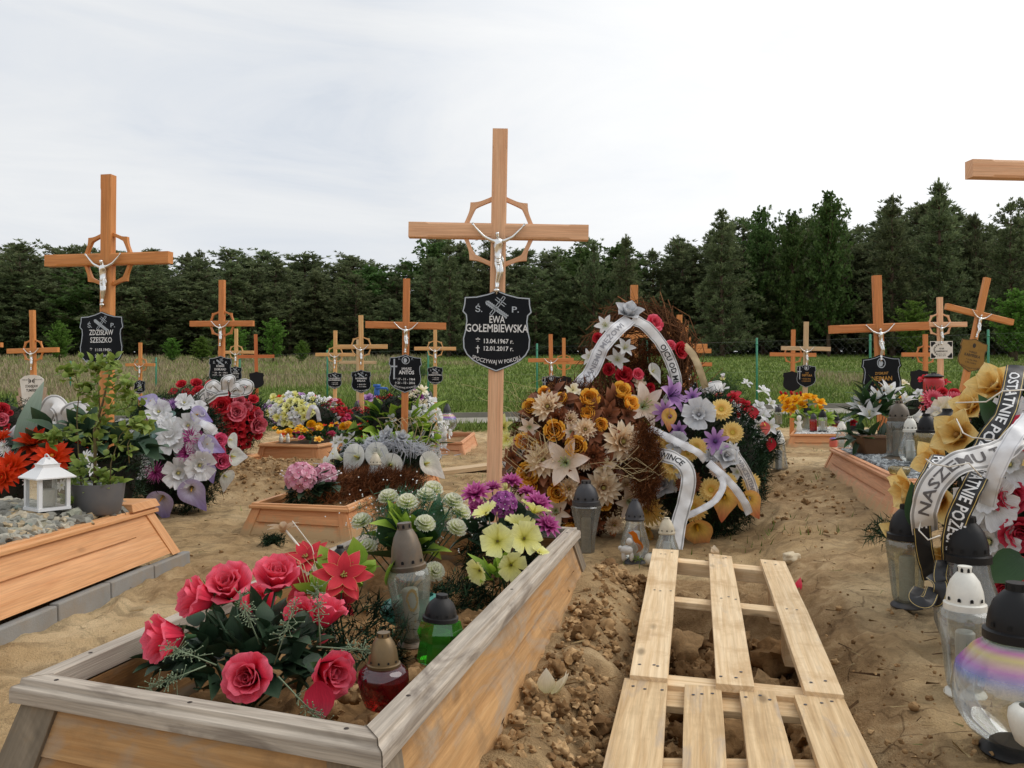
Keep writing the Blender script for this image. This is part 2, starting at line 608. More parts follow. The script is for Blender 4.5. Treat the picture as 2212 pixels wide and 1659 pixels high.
def ground():
    rad = [.25]
    while rad[-1] < 30: rad.append(rad[-1] * 1.0105 + .0015)
    while rad[-1] < 900: rad.append(rad[-1] * 1.09)
    ang = [math.radians(a) for a in np.arange(-41, 41.01, .2)]
    ang += [math.radians(a) for a in np.arange(48, 319, 9)]
    n = len(ang)
    vs, at = [], []
    for r in rad:
        for a in ang:
            x, y = r * math.sin(a), r * math.cos(a)
            z = gz(x, y)
            lo = 0.0
            front = abs(a) < .74 and y > .8 and r < 30
            if front:
                lo = loose(x, y) if r < 16 else 0
                k = 1 - sstep(14, 17, r)
                z += .020 * noise.fractal((x * 1.7, y * 1.7, 0), .8, 2.1, 4) + (.012 + .006 * lo) * k * noise.fractal((x * 9, y * 9, 5), .7, 2.2, 3)
                if lo > .03 and r < 13:
                    d0 = noise.voronoi((x * 7.5, y * 7.5, 1.3))[0]
                    d1 = noise.voronoi((x * 19, y * 19, 7.7))[0]
                    d2 = noise.voronoi((x * 42, y * 42, 3.1))[0]
                    z += lo * (.044 * (.42 - d0[0]) * (.3 + abs(noise.noise((x * 3, y * 3, 8))) * 2) + .026 * (.42 - d1[0]) + .010 * (.4 - d2[0]))
            g = sstep(GRASS0 - .6, GRASS0 + .6, y + .5 * noise.noise((x * .7, y * .7, 0)))
            vs.append((x, y, z))
            at.append((g, lo, 0))
    A = np.array(vs)
    R.seed(404)
    for q in range(150):     # trampled footprints
        y0 = 1.8 + 9 * R.random() ** 1.4
        x0 = R.uniform(-.55, .55) * y0
        if -1.0 < x0 < .35 and y0 < 3.5: continue
        th, k = R.uniform(-.6, .6), R.uniform(.6, 1.1)
        dx, dy = A[:, 0] - x0, A[:, 1] - y0
        u, v = (dx * math.cos(th) - dy * math.sin(th)) / .052, (dx * math.sin(th) + dy * math.cos(th)) / .135
        e = u * u + v * v
        A[:, 2] += k * (.010 * np.exp(-((e - 1.7) / .8) ** 2) - .016 * np.exp(-e ** 2))
    vs = A.tolist()
    fs = []
    for j in range(len(rad) - 1):
        o = j * n
        for k in range(n):
            k2 = (k + 1) % n
            fs.append((o + k, o + n + k, o + n + k2, o + k2))
    mb = MB()
    mb.add(vs, fs, 0, at)
    m, nt, b = newmat('earth')
    vec, gx, ly, _ = pa(nt)
    oc = objcoord(nt)
    a = noise_n(nt, 1.1, 6, .62, oc, .5)
    c1 = ramp(nt, [(.30, S(154, 123, 83)), (.5, S(197, 168, 125)), (.70, S(226, 202, 161))], a.outputs['Fac']).outputs[0]
    b2 = noise_n(nt, 5.5, 8, .7, oc, .9)
    r2 = ramp(nt, [(.42, .50), (.53, 1.07)], b2.outputs['Fac'])
    c1 = mixc(nt, .7, c1, mixc(nt, 1, c1, r2.outputs[0], 'MULTIPLY'))
    g3 = noise_n(nt, 170, 3, .7, oc)
    r3 = ramp(nt, [(.3, .70), (.5, 1.0), (.72, 1.16)], g3.outputs['Fac'])
    c1 = mixc(nt, .8, c1, mixc(nt, 1, c1, r3.outputs[0], 'MULTIPLY'))
    n4 = noise_n(nt, 9, 6, .7, oc, .6)
    lc = ramp(nt, [(.3, S(116, 89, 60)), (.5, S(164, 133, 95)), (.7, S(204, 176, 136))], n4.outputs['Fac'])
    ml = ramp(nt, [(.08, 0), (.7, .88)], ly)
    c1 = mixc(nt, ml.outputs[0], c1, lc.outputs[0])
    # thin drying cracks
    vo = N(nt, 'ShaderNodeTexVoronoi', feature='DISTANCE_TO_EDGE', i_Scale=5.5)
    wn = noise_n(nt, 3, 4, .6, oc)
    wm = mixc(nt, .12, oc, wn.outputs['Color'])
    nt.links.new(wm, vo.inputs['Vector'])
    cr = ramp(nt, [(.0, .45), (.018, 0)], vo.outputs['Distance'])
    cm = ramp(nt, [(.52, 0), (.6, 1)], noise_n(nt, 1.7, 3, .5, oc).outputs['Fac'])
    cmul = N(nt, 'ShaderNodeMath', operation='MULTIPLY')
    nt.links.new(cr.outputs[0], cmul.inputs[0]); nt.links.new(cm.outputs[0], cmul.inputs[1])
    c1 = mixc(nt, cmul.outputs[0], c1, S(88, 62, 38))
    g5 = noise_n(nt, .25, 5, .6, oc)
    gc = ramp(nt, [(.3, S(94, 114, 48)), (.55, S(112, 126, 62)), (.75, S(134, 132, 86))], g5.outputs['Fac'])
    c = mixc(nt, gx, c1, gc.outputs[0])
    nt.links.new(c, b.inputs['Base Color'])
    b.inputs['Roughness'].default_value = .95
    b.inputs['Specular IOR Level'].default_value = .15
    h = N(nt, 'ShaderNodeMath', operation='ADD')
    nt.links.new(b2.outputs['Fac'], h.inputs[0]); nt.links.new(g3.outputs['Fac'], h.inputs[1])
    h2 = N(nt, 'ShaderNodeMath', operation='SUBTRACT')
    nt.links.new(h.outputs[0], h2.inputs[0]); nt.links.new(cmul.outputs[0], h2.inputs[1])
    bump(nt, b, h2.outputs[0], .016, .9)
    tag(mb.build('ground', m), kind='structure')


ground()

# concrete path edged by a kerb where the sand ends
m_conc = M('concrete', S(150, 146, 134), .9, var=.12, vs=3, bp=.002, bs=120, dirt=(S(120, 105, 80), .5))
m_kerb = M('kerb_stone', S(128, 124, 114), .9, var=.15, vs=5, bp=.002, bs=90)
pb, kb = MB(), MB()
pp = [(-14, 16.1), (-6, 16.35), (-1, 16.8), (3, 17.3), (8, 17.9), (16, 18.6)]
PL = []
for i in range(len(pp) - 1):
    for t in np.linspace(0, 1, 9)[:-1]:
        PL.append((pp[i][0] + (pp[i + 1][0] - pp[i][0]) * t, pp[i][1] + (pp[i + 1][1] - pp[i][1]) * t))
for k, (x, y) in enumerate(PL[:-1]):
    x2, y2 = PL[k + 1]
    pb.add([(x, y - .55, gz(x, y - .55) + .02), (x2, y2 - .55, gz(x2, y2 - .55) + .02), (x2, y2 + .4, gz(x2, y2) + .05), (x, y + .4, gz(x, y) + .05)], [(0, 1, 2, 3)])
    z1, z2 = gz(x, y) + .02, gz(x2, y2) + .02
    kb.hexa([(x, y + .40, z1), (x2, y2 + .40, z2), (x2, y2 + .52, z2), (x, y + .52, z1)],
            [(x, y + .40, z1 + .13), (x2, y2 + .40, z2 + .13), (x2, y2 + .52, z2 + .13), (x, y + .52, z1 + .13)])
tag(pb.build('path', m_conc), kind='structure')
tag(kb.build('kerb', m_kerb, smooth=False), kind='structure')

# ------------------------------------------------------------------ loose soil, stones
RNG = np.random.default_rng(5)


def rock(mb, c, r, sq=(1, 1, 1), mat=0, sub=1, rough=.3):
    """one irregular stone / clod"""
    vs, fs = ICO[sub]
    ang = R.random() * 6.28
    ca, sa = math.cos(ang), math.sin(ang)
    ox = R.random() * 50
    P = []
    for x, y, z in vs:
        k = r * (1 + rough * (noise.noise((x * 1.6 + ox, y * 1.6, z * 1.6)) * 1.3 + noise.noise((x * 4.2 + ox, y * 4.2, z * 4.2)) * .8 + (noise.noise((x * 9 + ox, y * 9, z * 9)) * .45 if sub > 2 else 0)))
        x, y, z = x * sq[0] * k, y * sq[1] * k, z * sq[2] * k
        P.append((c[0] + x * ca - y * sa, c[1] + x * sa + y * ca, c[2] + z))
    rd = R.random()
    mb.add(P, fs, mat, [(rd, vs[i][2], 0) for i in range(len(vs))])


import bmesh
ICO = {}
for s_ in (1, 2, 3):
    bm = bmesh.new()
    bmesh.ops.create_icosphere(bm, subdivisions=s_, radius=1)
    bm.verts.index_update()
    ICO[s_] = ([tuple(v.co) for v in bm.verts], [tuple(v.index for v in f.verts) for f in bm.faces])
    bm.free()


def ramp_mat(name, stops, rough=.95, bp=.004, bs=60):
    """one material whose pieces differ by pa.x"""
    m, nt, b = newmat(name)
    vec, x, y, z = pa(nt)
    c = ramp(nt, [(p, S(*q)) for p, q in stops], x).outputs[0]
    oc = objcoord(nt)
    nz = noise_n(nt, bs, 6, .7, oc, .5)
    rr = ramp(nt, [(.3, .62), (.7, 1.2)], nz.outputs['Fac'])
    c = mixc(nt, 1, c, rr.outputs[0], 'MULTIPLY')
    nt.links.new(c, b.inputs['Base Color'])
    b.inputs['Roughness'].default_value = rough
    b.inputs['Specular IOR Level'].default_value = .2
    bump(nt, b, nz.outputs['Fac'], bp, .7)
    return m


m_clod = ramp_mat('soil_lump', [(0, (116, 87, 56)), (.5, (158, 124, 84)), (1, (198, 164, 120))], .95, .006, 45)
cb = MB()
for i in range(7200):
    if i < 2000:
        t = R.random()
        y = 1.25 + t * 2.3
        x = -.14 + .45 * (y - 1.2) / 1.95 + abs(R.gauss(.08, .28))
    elif i < 3600:
        x, y = R.gauss(-2.05, .5), R.gauss(7.25, .45)
    elif i < 4200:
        x, y = R.gauss(1.75, .3), R.uniform(4, 8)
    else:
        y = 1.7 + 7.5 * R.random() ** 1.7
        x = R.uniform(-.5, .58) * y
    if R.random() > loose(x, y) + .35: continue
    r = abs(R.gauss(.002, .0055)) + .003
    if i > 4200: r *= .5
    elif R.random() < .05: r *= 2.0
    if i < 2600 and .6 < x and y > 2.9: continue
    rock(cb, (x, y, gz(x, y) + r * .3), r, (1, R.uniform(.7, 1.1), R.uniform(.6, .9)), 0, 1 if r < .007 else (2 if r < .015 else 3), .62)
for i in range(420):   # inside the near frame
    u, v = R.uniform(.45, .95) if R.random() < .7 else R.random(), R.uniform(.05, .95)
    x, y = -.80 + .60 * u + .44 * v, 1.50 - .22 * u + 1.75 * v
    r = abs(R.gauss(.004, .008)) + .003
    rock(cb, (x, y, .17 + r * .3), r, (1, .85, .75), 0, 2, .6)
for i in range(420):   # the trench is full of broken clods
    y = R.uniform(1.2, 3.1)
    x = .50 + (y - 1.8) * .22 + R.uniform(-.23, .23)
    r = abs(R.gauss(.012, .018)) + .006
    rock(cb, (x, y, gz(x, y) + r * R.uniform(.2, 1.2)), r, (1, .85, .8), 0, 3 if r > .02 else 2, .6)
# big clods lying in the trench
for x, y, r in [(.60, 3.02, .085), (.74, 2.98, .06), (.66, 2.72, .07), (.78, 2.75, .05), (.58, 2.52, .08), (.70, 2.48, .06), (.56, 2.28, .075), (.66, 2.22, .055), (.52, 2.05, .07), (.62, 1.95, .08), (.48, 1.72, .07), (.60, 1.6, .07), (.42, 1.55, .05), (.66, 1.8, .05), (.82, 2.5, .045), (.74, 2.2, .05)]:
    rock(cb, (x, y, gz(x, y) + r * .45), r, (1, .85, .75), 0, 3, .5)
    for q in range(14):
        a = R.random() * 6.28
        rr = R.uniform(.012, .03)
        xx, yy = x + math.cos(a) * r * 1.2, y + math.sin(a) * r * 1.2
        rock(cb, (xx, yy, gz(xx, yy) + rr * .4), rr, (1, .9, .8), 0, 2, .5)
tag(cb.build('soil_clods', m_clod, None, True, 75), 'brown crumbly soil clods thrown up between the frame and the pallets', 'soil', kind='stuff')

# ------------------------------------------------------------------ meadow grass
m_grass = ramp_mat('grass_blade', [(0, (82, 104, 40)), (.35, (110, 132, 58)), (.6, (134, 146, 80)), (.78, (160, 150, 112)), (1, (168, 146, 124))], .8, .001, 3)
gb = MB()
vs, fs, at = [], [], []
for i in range(64000):
    u = R.random()
    y = 1 / (1 / 15.2 * (1 - u) + 1 / 56 * u) if R.random() < .75 else R.uniform(15.2, 56)
    x = R.uniform(-.68, .68) * y
    if 15.6 < y < 18.6:
        yk = np.interp(x, [p[0] for p in pp], [p[1] for p in pp])
        if yk - .6 < y < yk + .6: continue
    nz = noise.noise((x * .22, y * .22, 2))
    dry = sstep(-.1, .5, nz * .8 + .75 * sstep(-1, -9, x) * sstep(19, 25, y) - .18)
    h = R.uniform(.06, .16) * (1 + 1.1 * dry) * (1 + .25 * noise.noise((x * .6, y * .6, 9)))
    w = .006 + .0007 * y
    z = gz(x, y) - .02
    for q in range(2):
        a = R.uniform(0, PI)
        lx, ly = R.gauss(0, .35) * h, R.gauss(0, .35) * h
        ox, oy = R.gauss(0, .05), R.gauss(0, .05)
        o = len(vs)
        dx, dy = math.cos(a) * w, math.sin(a) * w
        vs += [(x + ox - dx, y + oy - dy, z), (x + ox + dx, y + oy + dy, z), (x + ox + lx, y + oy + ly, z + h)]
        c = min(1, max(0, R.gauss(.33 + .48 * dry + .22 * noise.noise((x * .9, y * .5, 4)), .13)))
        at += [(c, 0, 0)] * 3
        fs.append((o, o + 1, o + 2))
gb.add(vs, fs, 0, at)
tag(gb.build('meadow_grass', m_grass), 'rough green and dry brown meadow grass beyond the graves', 'grass', kind='stuff')
# sparse weeds on the sand
wb = MB()
for px, py, d, n, s in [(1000, 1085, 5.9, 60, .5), (1030, 1010, 8.2, 80, .8), (985, 1000, 8.5, 60, .8), (1300, 1245, 3.55, 8, .09), (1660, 1165, 4.3, 20, .18), (1640, 1150, 4.5, 18, .15), (1830, 1075, 5.6, 14, .15), (420, 1262, 3.6, 4, .05), (1775, 1185, 4.2, 8, .08), (690, 1085, 6.2, 10, .2), (1340, 1185, 4.1, 10, .1), (1700, 990, 9.5, 40, .7), (1015, 970, 10.5, 90, 1.2)]:
    c = GP(px, py, d)
    for i in range(n):
        x, y = c.x + R.gauss(0, s), c.y + R.gauss(0, s * .7)
        z = gz(x, y)
        h = R.uniform(.015, .05)
        a = R.uniform(0, 6.28)
        w = .004
        t = V((R.gauss(0, .5) * h, R.gauss(0, .5) * h, h))
        wb.add([(x - w * math.cos(a), y - w * math.sin(a), z - .005), (x + w * math.cos(a), y + w * math.sin(a), z - .005), (x + t.x, y + t.y, z + t.z)], [(0, 1, 2)], 0, [(R.uniform(.1, .5), 0, 0)] * 3)
tag(wb.build('weeds', m_grass), 'thin tufts of young weeds growing in the bare sand', 'weeds', kind='stuff')

# bits of straw, dry needles and leaf litter
lt = MB()
R.seed(31)
for i in range(900):
    y = 1.7 + 8 * R.random() ** 1.6
    x = R.uniform(-.5, .58) * y
    z = gz(x, y) + R.uniform(.004, .014)
    a, l, w = R.random() * 6.28, R.uniform(.008, .04), R.uniform(.0008, .004)
    dx, dy = math.cos(a), math.sin(a)
    lt.add([(x - dx * l - dy * w, y - dy * l + dx * w, z), (x + dx * l - dy * w * .3, y + dy * l + dx * w * .3, z + R.uniform(-.004, .008)), (x + dx * l + dy * w * .3, y + dy * l - dx * w * .3, z), (x - dx * l + dy * w, y - dy * l - dx * w, z)], [(0, 1, 2, 3)], 0, [(R.random(),) * 3] * 4)
tag(lt.build('plant_litter', ramp_mat('litter', [(0, (70, 48, 30)), (.5, (120, 92, 58)), (.8, (186, 164, 120)), (1, (90, 100, 50))])), 'bits of straw and dry needles scattered on the sand', 'litter', kind='stuff')

# ------------------------------------------------------------------ trees
def spray(vs, fs, at, p, d, L, w, n, c, spread=.7):
    """a bunch of n needle-like blades leaving p round direction d"""
    for i in range(n):
        q = V((d.x + R.gauss(0, spread), d.y + R.gauss(0, spread), d.z + R.gauss(0, spread))).normalized()
        l = L * R.uniform(.6, 1.15)
        sd_ = q.cross(V((R.gauss(0, 1), R.gauss(0, 1), R.gauss(0, 1)))).normalized() * w
        o = len(vs)
        e = p + q * l
        vs += [tuple(p - sd_ * .5), tuple(p + q * l * .55 + sd_), tuple(e), tuple(p + q * l * .55 - sd_)]
        cc = min(1, max(0, c + R.gauss(0, .10)))
        at += [(cc, 0, 0)] * 4
        fs.append((o, o + 1, o + 2, o + 3))


def tree_meshes(style, seed):
    R.seed(seed)
    vs, fs, at = [], [], []
    tb = MB()
    tb.tube([(0, 0, -.02), (.004, .003, .3), (-.004, .004, .65), (.002, 0, .93)], [.018, .013, .008, .002], 7)
    nw = {'fir': 30, 'pine': 26, 'birch': 24}[style]
    for i in range(nw):
        t = (i + R.random()) / nw
        if style == 'fir':
            z = .01 + .96 * t
            rr = .235 * (1 - t) ** .78 * R.uniform(.75, 1.12) + .008
        elif style == 'pine':
            z = .03 + .94 * t
            rr = .24 * min(1, (.45 + 2.4 * t)) * (1 - max(0, t - .35) / .65) ** .62 * R.uniform(.6, 1.2) + .01
        else:
            z = .12 + .87 * t
            rr = .21 * math.sin(PI * min(1, t * .8 + .2)) ** .7 * R.uniform(.6, 1.15) + .01
        nb = 7 if t < .8 else 5
        a0 = R.random() * 6.28
        for k in range(nb):
            a = a0 + 6.28 * k / nb + R.gauss(0, .25)
            r1 = rr * R.uniform(.45, 1.35)
            up = {'fir': R.uniform(-.05, .45), 'pine': R.uniform(.1, .8), 'birch': R.uniform(.3, 1.1)}[style] + .8 * max(0, t - .75) * 3
            e = V((math.cos(a) * r1, math.sin(a) * r1, z + r1 * up))
            s0 = V((0, 0, z))
            if k % 2 == 0: tb.tube([s0, s0.lerp(e, .5) + V((0, 0, -.004)), e], [.004, .0025, .001], 3)
            nt_ = max(3, int(4 + r1 * 34))
            for j in range(nt_):
                u = (.25 + .75 * (j + R.random()) / nt_)
                p = s0.lerp(e, u) + V((R.gauss(0, .012), R.gauss(0, .012), R.gauss(0, .010)))
                dr = (e - s0).normalized() + V((0, 0, .35))
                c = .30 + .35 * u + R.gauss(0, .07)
                if style == 'birch':
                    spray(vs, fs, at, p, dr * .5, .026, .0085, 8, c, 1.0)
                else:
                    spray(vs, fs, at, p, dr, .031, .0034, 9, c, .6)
    if style != 'birch':
        for j in range(7): spray(vs, fs, at, V((0, 0, .92 + .012 * j)), V((0, 0, 1)), .034, .004, 5, .7, .35)
    cr = MB()
    cr.add(vs, fs, 0, at)
    return cr, tb


def leafmat(name, stops, bright=.28, tr=.25):
    m, nt, b = newmat(name)
    vec, x, y, z = pa(nt)
    c = ramp(nt, [(p, S(*q)) for p, q in stops], x).outputs[0]
    oi = nt.nodes.new('ShaderNodeObjectInfo')
    hs = N(nt, 'ShaderNodeHueSaturation')
    mr = N(nt, 'ShaderNodeMapRange', i_To_Min=1 - bright, i_To_Max=1 + bright)
    nt.links.new(oi.outputs['Random'], mr.inputs[0])
    nt.links.new(mr.outputs[0], hs.inputs['Value'])
    mh = N(nt, 'ShaderNodeMapRange', i_To_Min=.485, i_To_Max=.515)
    nt.links.new(oi.outputs['Random'], mh.inputs[0])
    nt.links.new(mh.outputs[0], hs.inputs['Hue'])
    nt.links.new(c, hs.inputs['Color'])
    nt.links.new(hs.outputs[0], b.inputs['Base Color'])
    b.inputs['Roughness'].default_value = .7
    b.inputs['Specular IOR Level'].default_value = .2
    t = nt.nodes.new('ShaderNodeBsdfTranslucent')
    nt.links.new(hs.outputs[0], t.inputs['Color'])
    mx = N(nt, 'ShaderNodeMixShader')
    mx.inputs[0].default_value = tr
    nt.links.new(b.outputs[0], mx.inputs[1]); nt.links.new(t.outputs[0], mx.inputs[2])
    nt.links.new(mx.outputs[0], nt.nodes['Material Output'].inputs['Surface'])
    MC[name] = m
    return m


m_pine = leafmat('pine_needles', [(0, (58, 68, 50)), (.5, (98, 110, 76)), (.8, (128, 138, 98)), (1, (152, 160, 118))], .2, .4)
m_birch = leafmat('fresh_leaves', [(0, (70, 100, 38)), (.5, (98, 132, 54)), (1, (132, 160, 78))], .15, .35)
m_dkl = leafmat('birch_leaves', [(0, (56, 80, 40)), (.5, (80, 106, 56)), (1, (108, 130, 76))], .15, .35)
m_bark = M('bark', S(92, 74, 60), .95, var=.3, vs=30)
TV = {}
for st, sds in (('fir', (1, 2, 3)), ('pine', (4, 5, 6, 7)), ('birch', (8, 9))):
    TV[st] = []
    for s_ in sds:
        cr, tb = tree_meshes(st, s_)
        mm = m_pine if st != 'birch' else m_dkl
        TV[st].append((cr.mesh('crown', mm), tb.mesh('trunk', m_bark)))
TVB = [(TV['birch'][0][0].copy(), TV['birch'][0][1]), (TV['birch'][1][0].copy(), TV['birch'][1][1])]
for c_, t_ in TVB:
    c_.materials.clear()
    c_.materials.append(m_birch)
R.seed(77)


def tree(name, label, cat, px, top, d, var, wide=1.0, group=None):
    x = (px - CX) / F * d
    z0 = gz(x, d)
    h = CZ - (top - HY) / F * d - z0
    t = thing(name, label, cat, (x, d, z0), group)
    q = Quaternion((0, 0, 1), R.random() * 6.28)
    for me, nm in zip(var, ('crown', 'trunk')):
        link(nm, me, t, (0, 0, 0), q, (h * wide, h * wide, h))
    return t


topx = [-140, 0, 100, 180, 390, 430, 530, 620, 690, 800, 850, 930, 970, 1050, 1190, 1280, 1350, 1430, 1500, 1560, 1650, 1720, 1790, 1860, 1930, 2030, 2110, 2160, 2212, 2350]
topy = [550, 545, 532, 545, 545, 548, 560, 556, 557, 562, 575, 545, 522, 535, 528, 535, 515, 550, 505, 465, 480, 490, 450, 490, 440, 420, 480, 495, 440, 430]
# trees one can tell apart against the sky
for px, top, d, st, k, w, lab in [
    (2030, 388, 50, 'fir', 0, .95, 'tallest pointed conifer of the forest, narrow spire at right against the sky'),
    (1928, 424, 50, 'fir', 1, 1.0, 'second tallest dark conifer, just left of the tallest pointed spire'),
    (1790, 420, 51, 'birch', 0, .75, 'thin leafy birch with open feathery top rising out of the right forest'),
    (1712, 470, 52, 'birch', 1, .7, 'smaller feathery birch crown left of the thin leafy birch'),
    (1560, 455, 50, 'fir', 2, 1.0, 'broad conifer whose tip starts the high right part of the forest'),
    (1352, 508, 51, 'fir', 0, .85, 'slim pointed conifer standing right of the central cross beam'),
    (1283, 520, 53, 'pine', 3, .7, 'spindly young pine with sparse twig top right of the central cross'),
    (970, 516, 52, 'fir', 1, 1.1, 'bushy pine just left of the central cross beam'),
    (2185, 440, 49, 'pine', 0, 1.0, 'dark pine at the right edge of the photo'),
    (2108, 462, 53, 'pine', 3, .6, 'lone thin pine sapling top poking between the right conifers'),
    (430, 542, 58, 'pine', 1, 1.0, 'round topped pine right of the left cross beam'),
    (1645, 462, 54, 'birch', 1, .7, 'pale leafy crown between two dark conifers on the right')]:
    tree('pine_tree' if st != 'birch' else 'birch_tree', lab, 'tree', px, top, d, TV[st][k % len(TV[st])], w, 'trees at the forest edge')
for row, (d0, n, drop) in enumerate([(54.5, 36, 60), (57.5, 40, 16), (61, 40, 8), (66, 36, 0)]):
    for i in range(n):
        px = -170 + 2540 * (i + R.uniform(-.3, .3)) / (n - 1)
        d = d0 + R.uniform(-1.4, 1.4)
        top = np.interp(px, topx, topy) + R.gauss(4, 13) + R.uniform(0, drop)
        st = R.choice(['fir', 'pine', 'pine']) if px < 900 else R.choice(['fir', 'fir', 'pine'])
        if R.random() < .07 and row < 2: st = 'birch'
        lab = 'dark bushy tree in the dense forest wall behind the meadow'
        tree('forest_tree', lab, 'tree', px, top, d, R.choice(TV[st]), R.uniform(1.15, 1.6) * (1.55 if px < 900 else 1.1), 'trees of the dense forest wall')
# undergrowth mass closing the forest
vs, fs, at = [], [], []
for i in range(9000):
    d = R.uniform(55.5, 72)
    x = R.uniform(-.75, .75) * d
    h = R.random() ** 1.4 * (4.2 + .05 * x)
    spray(vs, fs, at, V((x, d, gz(x, d) + h)), V((0, -.3, .5)), .75, .10, 6, R.uniform(.1, .45), .8)
ub = MB(); ub.add(vs, fs, 0, at)
tag(ub.build('forest_undergrowth', m_pine), 'dark undergrowth mass inside the forest', 'undergrowth', kind='stuff')
# light green bushes before the forest
for px, top, d, k, w, lab in [
    (128, 695, 44, 0, 1.3, 'light green bush beside the left cross in front of the forest'),
    (372, 732, 44, 1, 1.6, 'small light green conical bush left of the red-brown left-centre cross'),
    (436, 728, 43, 0, 2.0, 'wide low light green bush behind the left-centre cross'),
    (508, 690, 45, 0, 1.3, 'taller light green bush partly behind the pale small cross'),
    (590, 692, 44, 1, 1.3, 'bright light green pointed bush in the middle of the left meadow edge'),
    (652, 736, 43, 0, 1.5, 'low light green bush right of the bright pointed bush'),
    (1972, 655, 46, 1, 1.3, 'yellow-green bush behind the beam of the right leaning cross pair'),
    (1900, 742, 40, 0, 1.4, 'tiny light sapling beyond the wire fence at right'),
    (2195, 632, 44, 1, 1.4, 'large yellow-green bush at the right edge of the meadow'),
    (720, 735, 47, 0, 1.4, 'dull green bush at the forest edge behind the twin pale crosses')]:
    tree('light_green_bush', lab, 'bush', px, top, d, TVB[k], w, 'light green bushes at the forest edge')
for px, py, d, r, lab in [(1560, 838, 22, .45, 'low dark green shrub on the meadow right of the big wreath pile'), (905, 745, 30, .5, 'low brown-green shrub on the meadow behind the pale cross row')]:
    t = thing('meadow_shrub', lab, 'shrub', GP(px, py, d))
    vs, fs, at = [], [], []
    c = GP(px, py, d)
    for i in range(500):
        q = V((R.gauss(0, .5), R.gauss(0, .5), abs(R.gauss(0, .45)))) * r
        spray(vs, fs, at, c + q, V((0, 0, .6)), .10, .014, 5, R.uniform(.2, .6), .9)
    b_ = MB(); b_.add(vs, fs, 0, at); b_.build('foliage', m_dkl, t)

# ------------------------------------------------------------------ wire fence
m_gpost = M('green_post', S(64, 140, 110), .5, var=.1, orand=.05)
m_wire = M('wire', S(120, 125, 120), .5, .6)
ft = thing('wire_fence', 'chain link fence with thin green posts running along the meadow', 'fence', (0, 20, gz(0, 20)))
fp = [(-31, 768, 26, 0), (152, 780, 24.6, 0), (337, 772, 24, 0), (518, 764, 23, 0), (707, 756, 22, 0), (925, 750, 20.8, 0), (1160, 742, 19.6, 0), (1398, 736, 19.1, 0), (1635, 730, 18.8, 0), (1880, 722, 18.3, 0), (2135, 712, 17.7, 0), (2400, 700, 17.1, 0)]
PT = []
for px, top, d, _ in fp:
    p = W(px, top, d)
    g = gz(p.x, p.y)
    b_ = MB()
    b_.tube([(p.x, p.y, g - .3), (p.x, p.y, p.z - .01), (p.x, p.y, p.z)], [.024, .024, .017], 10)
    b_.tube([(p.x, p.y, p.z - .16), (p.x, p.y, p.z - .12)], [.028, .028], 10)
    b_.build('post', m_gpost, ft)
    PT.append((V((p.x, p.y, g)), p))
for a, (g1, t1) in enumerate(PT[:-1]):
    g2, t2 = PT[a + 1]
    b_ = MB()
    for u in (.06, .5, .95):
        p, q = g1.lerp(t1, u), g2.lerp(t2, u)
        b_.tube([p, p.lerp(q, .5) - V((0, 0, .015)), q], .0022, 3)
    n = int((t2 - t1).length / .14)
    for k in range(-9, n):
        for s_ in (0, 1):
            u0, u1 = k / n, (k + 9) / n
            lo, hi = max(0, u0), min(1, u1)
            f0, f1 = (lo - u0) / (u1 - u0), (hi - u0) / (u1 - u0)
            if s_: f0, f1 = 1 - f0, 1 - f1
            b_.tube([g1.lerp(g2, lo).lerp(t1.lerp(t2, lo), .06 + .89 * f0), g1.lerp(g2, hi).lerp(t1.lerp(t2, hi), .06 + .89 * f1)], .0007, 3, caps=False)
    b_.build('wire_mesh', m_wire, ft)
# ================================================================== wooden crosses
w_pink = WOOD('pinkish_wood', (222, 168, 128), (236, 190, 150), .55, .5, grain=.6)
w_orange = WOOD('orange_wood', (198, 126, 66), (216, 148, 86), .5, .55, grain=.6)
w_dark = WOOD('dark_orange_wood', (194, 118, 64), (214, 140, 82), .5, .35, grain=.6)
w_pale = WOOD('pale_wood', (206, 156, 98), (226, 182, 126), .55, .3, grain=.6)
w_red = WOOD('red_brown_wood', (172, 94, 50), (194, 112, 62), .5, .3, grain=.6)
w_weath = WOOD('bleached_wood', (190, 160, 120), (214, 186, 148), .7, .4, grain=.9)
m_silver = M('silver_metal', (.82, .82, .80), .22, 1, var=.12, vs=40)
m_black = M('black_plaque', (.004, .005, .007), .16, var=.3, spec=.12, dirt=((.02, .02, .022), .3))
m_dkback = M('plaque_back', (.008, .008, .010), .5, spec=.2)
m_ltr = M('silver_lettering', (.72, .72, .72), .5, var=.05)
m_brd = M('silver_border', (.42, .46, .50), .35, .3, var=.1)
m_gold = M('gold_lettering', S(176, 128, 58), .4, .4, var=.05)
m_goldp = M('gold_plaque', S(138, 104, 48), .32, .55, var=.12, vs=20)
m_inkdk = M('dark_engraving', S(40, 30, 18), .6)
m_whitep = M('white_plaque', S(222, 218, 210), .35, var=.05, dirt=(S(180, 170, 150), .4))
m_beige = M('beige_plaque_wing', S(176, 150, 128), .4, var=.1)


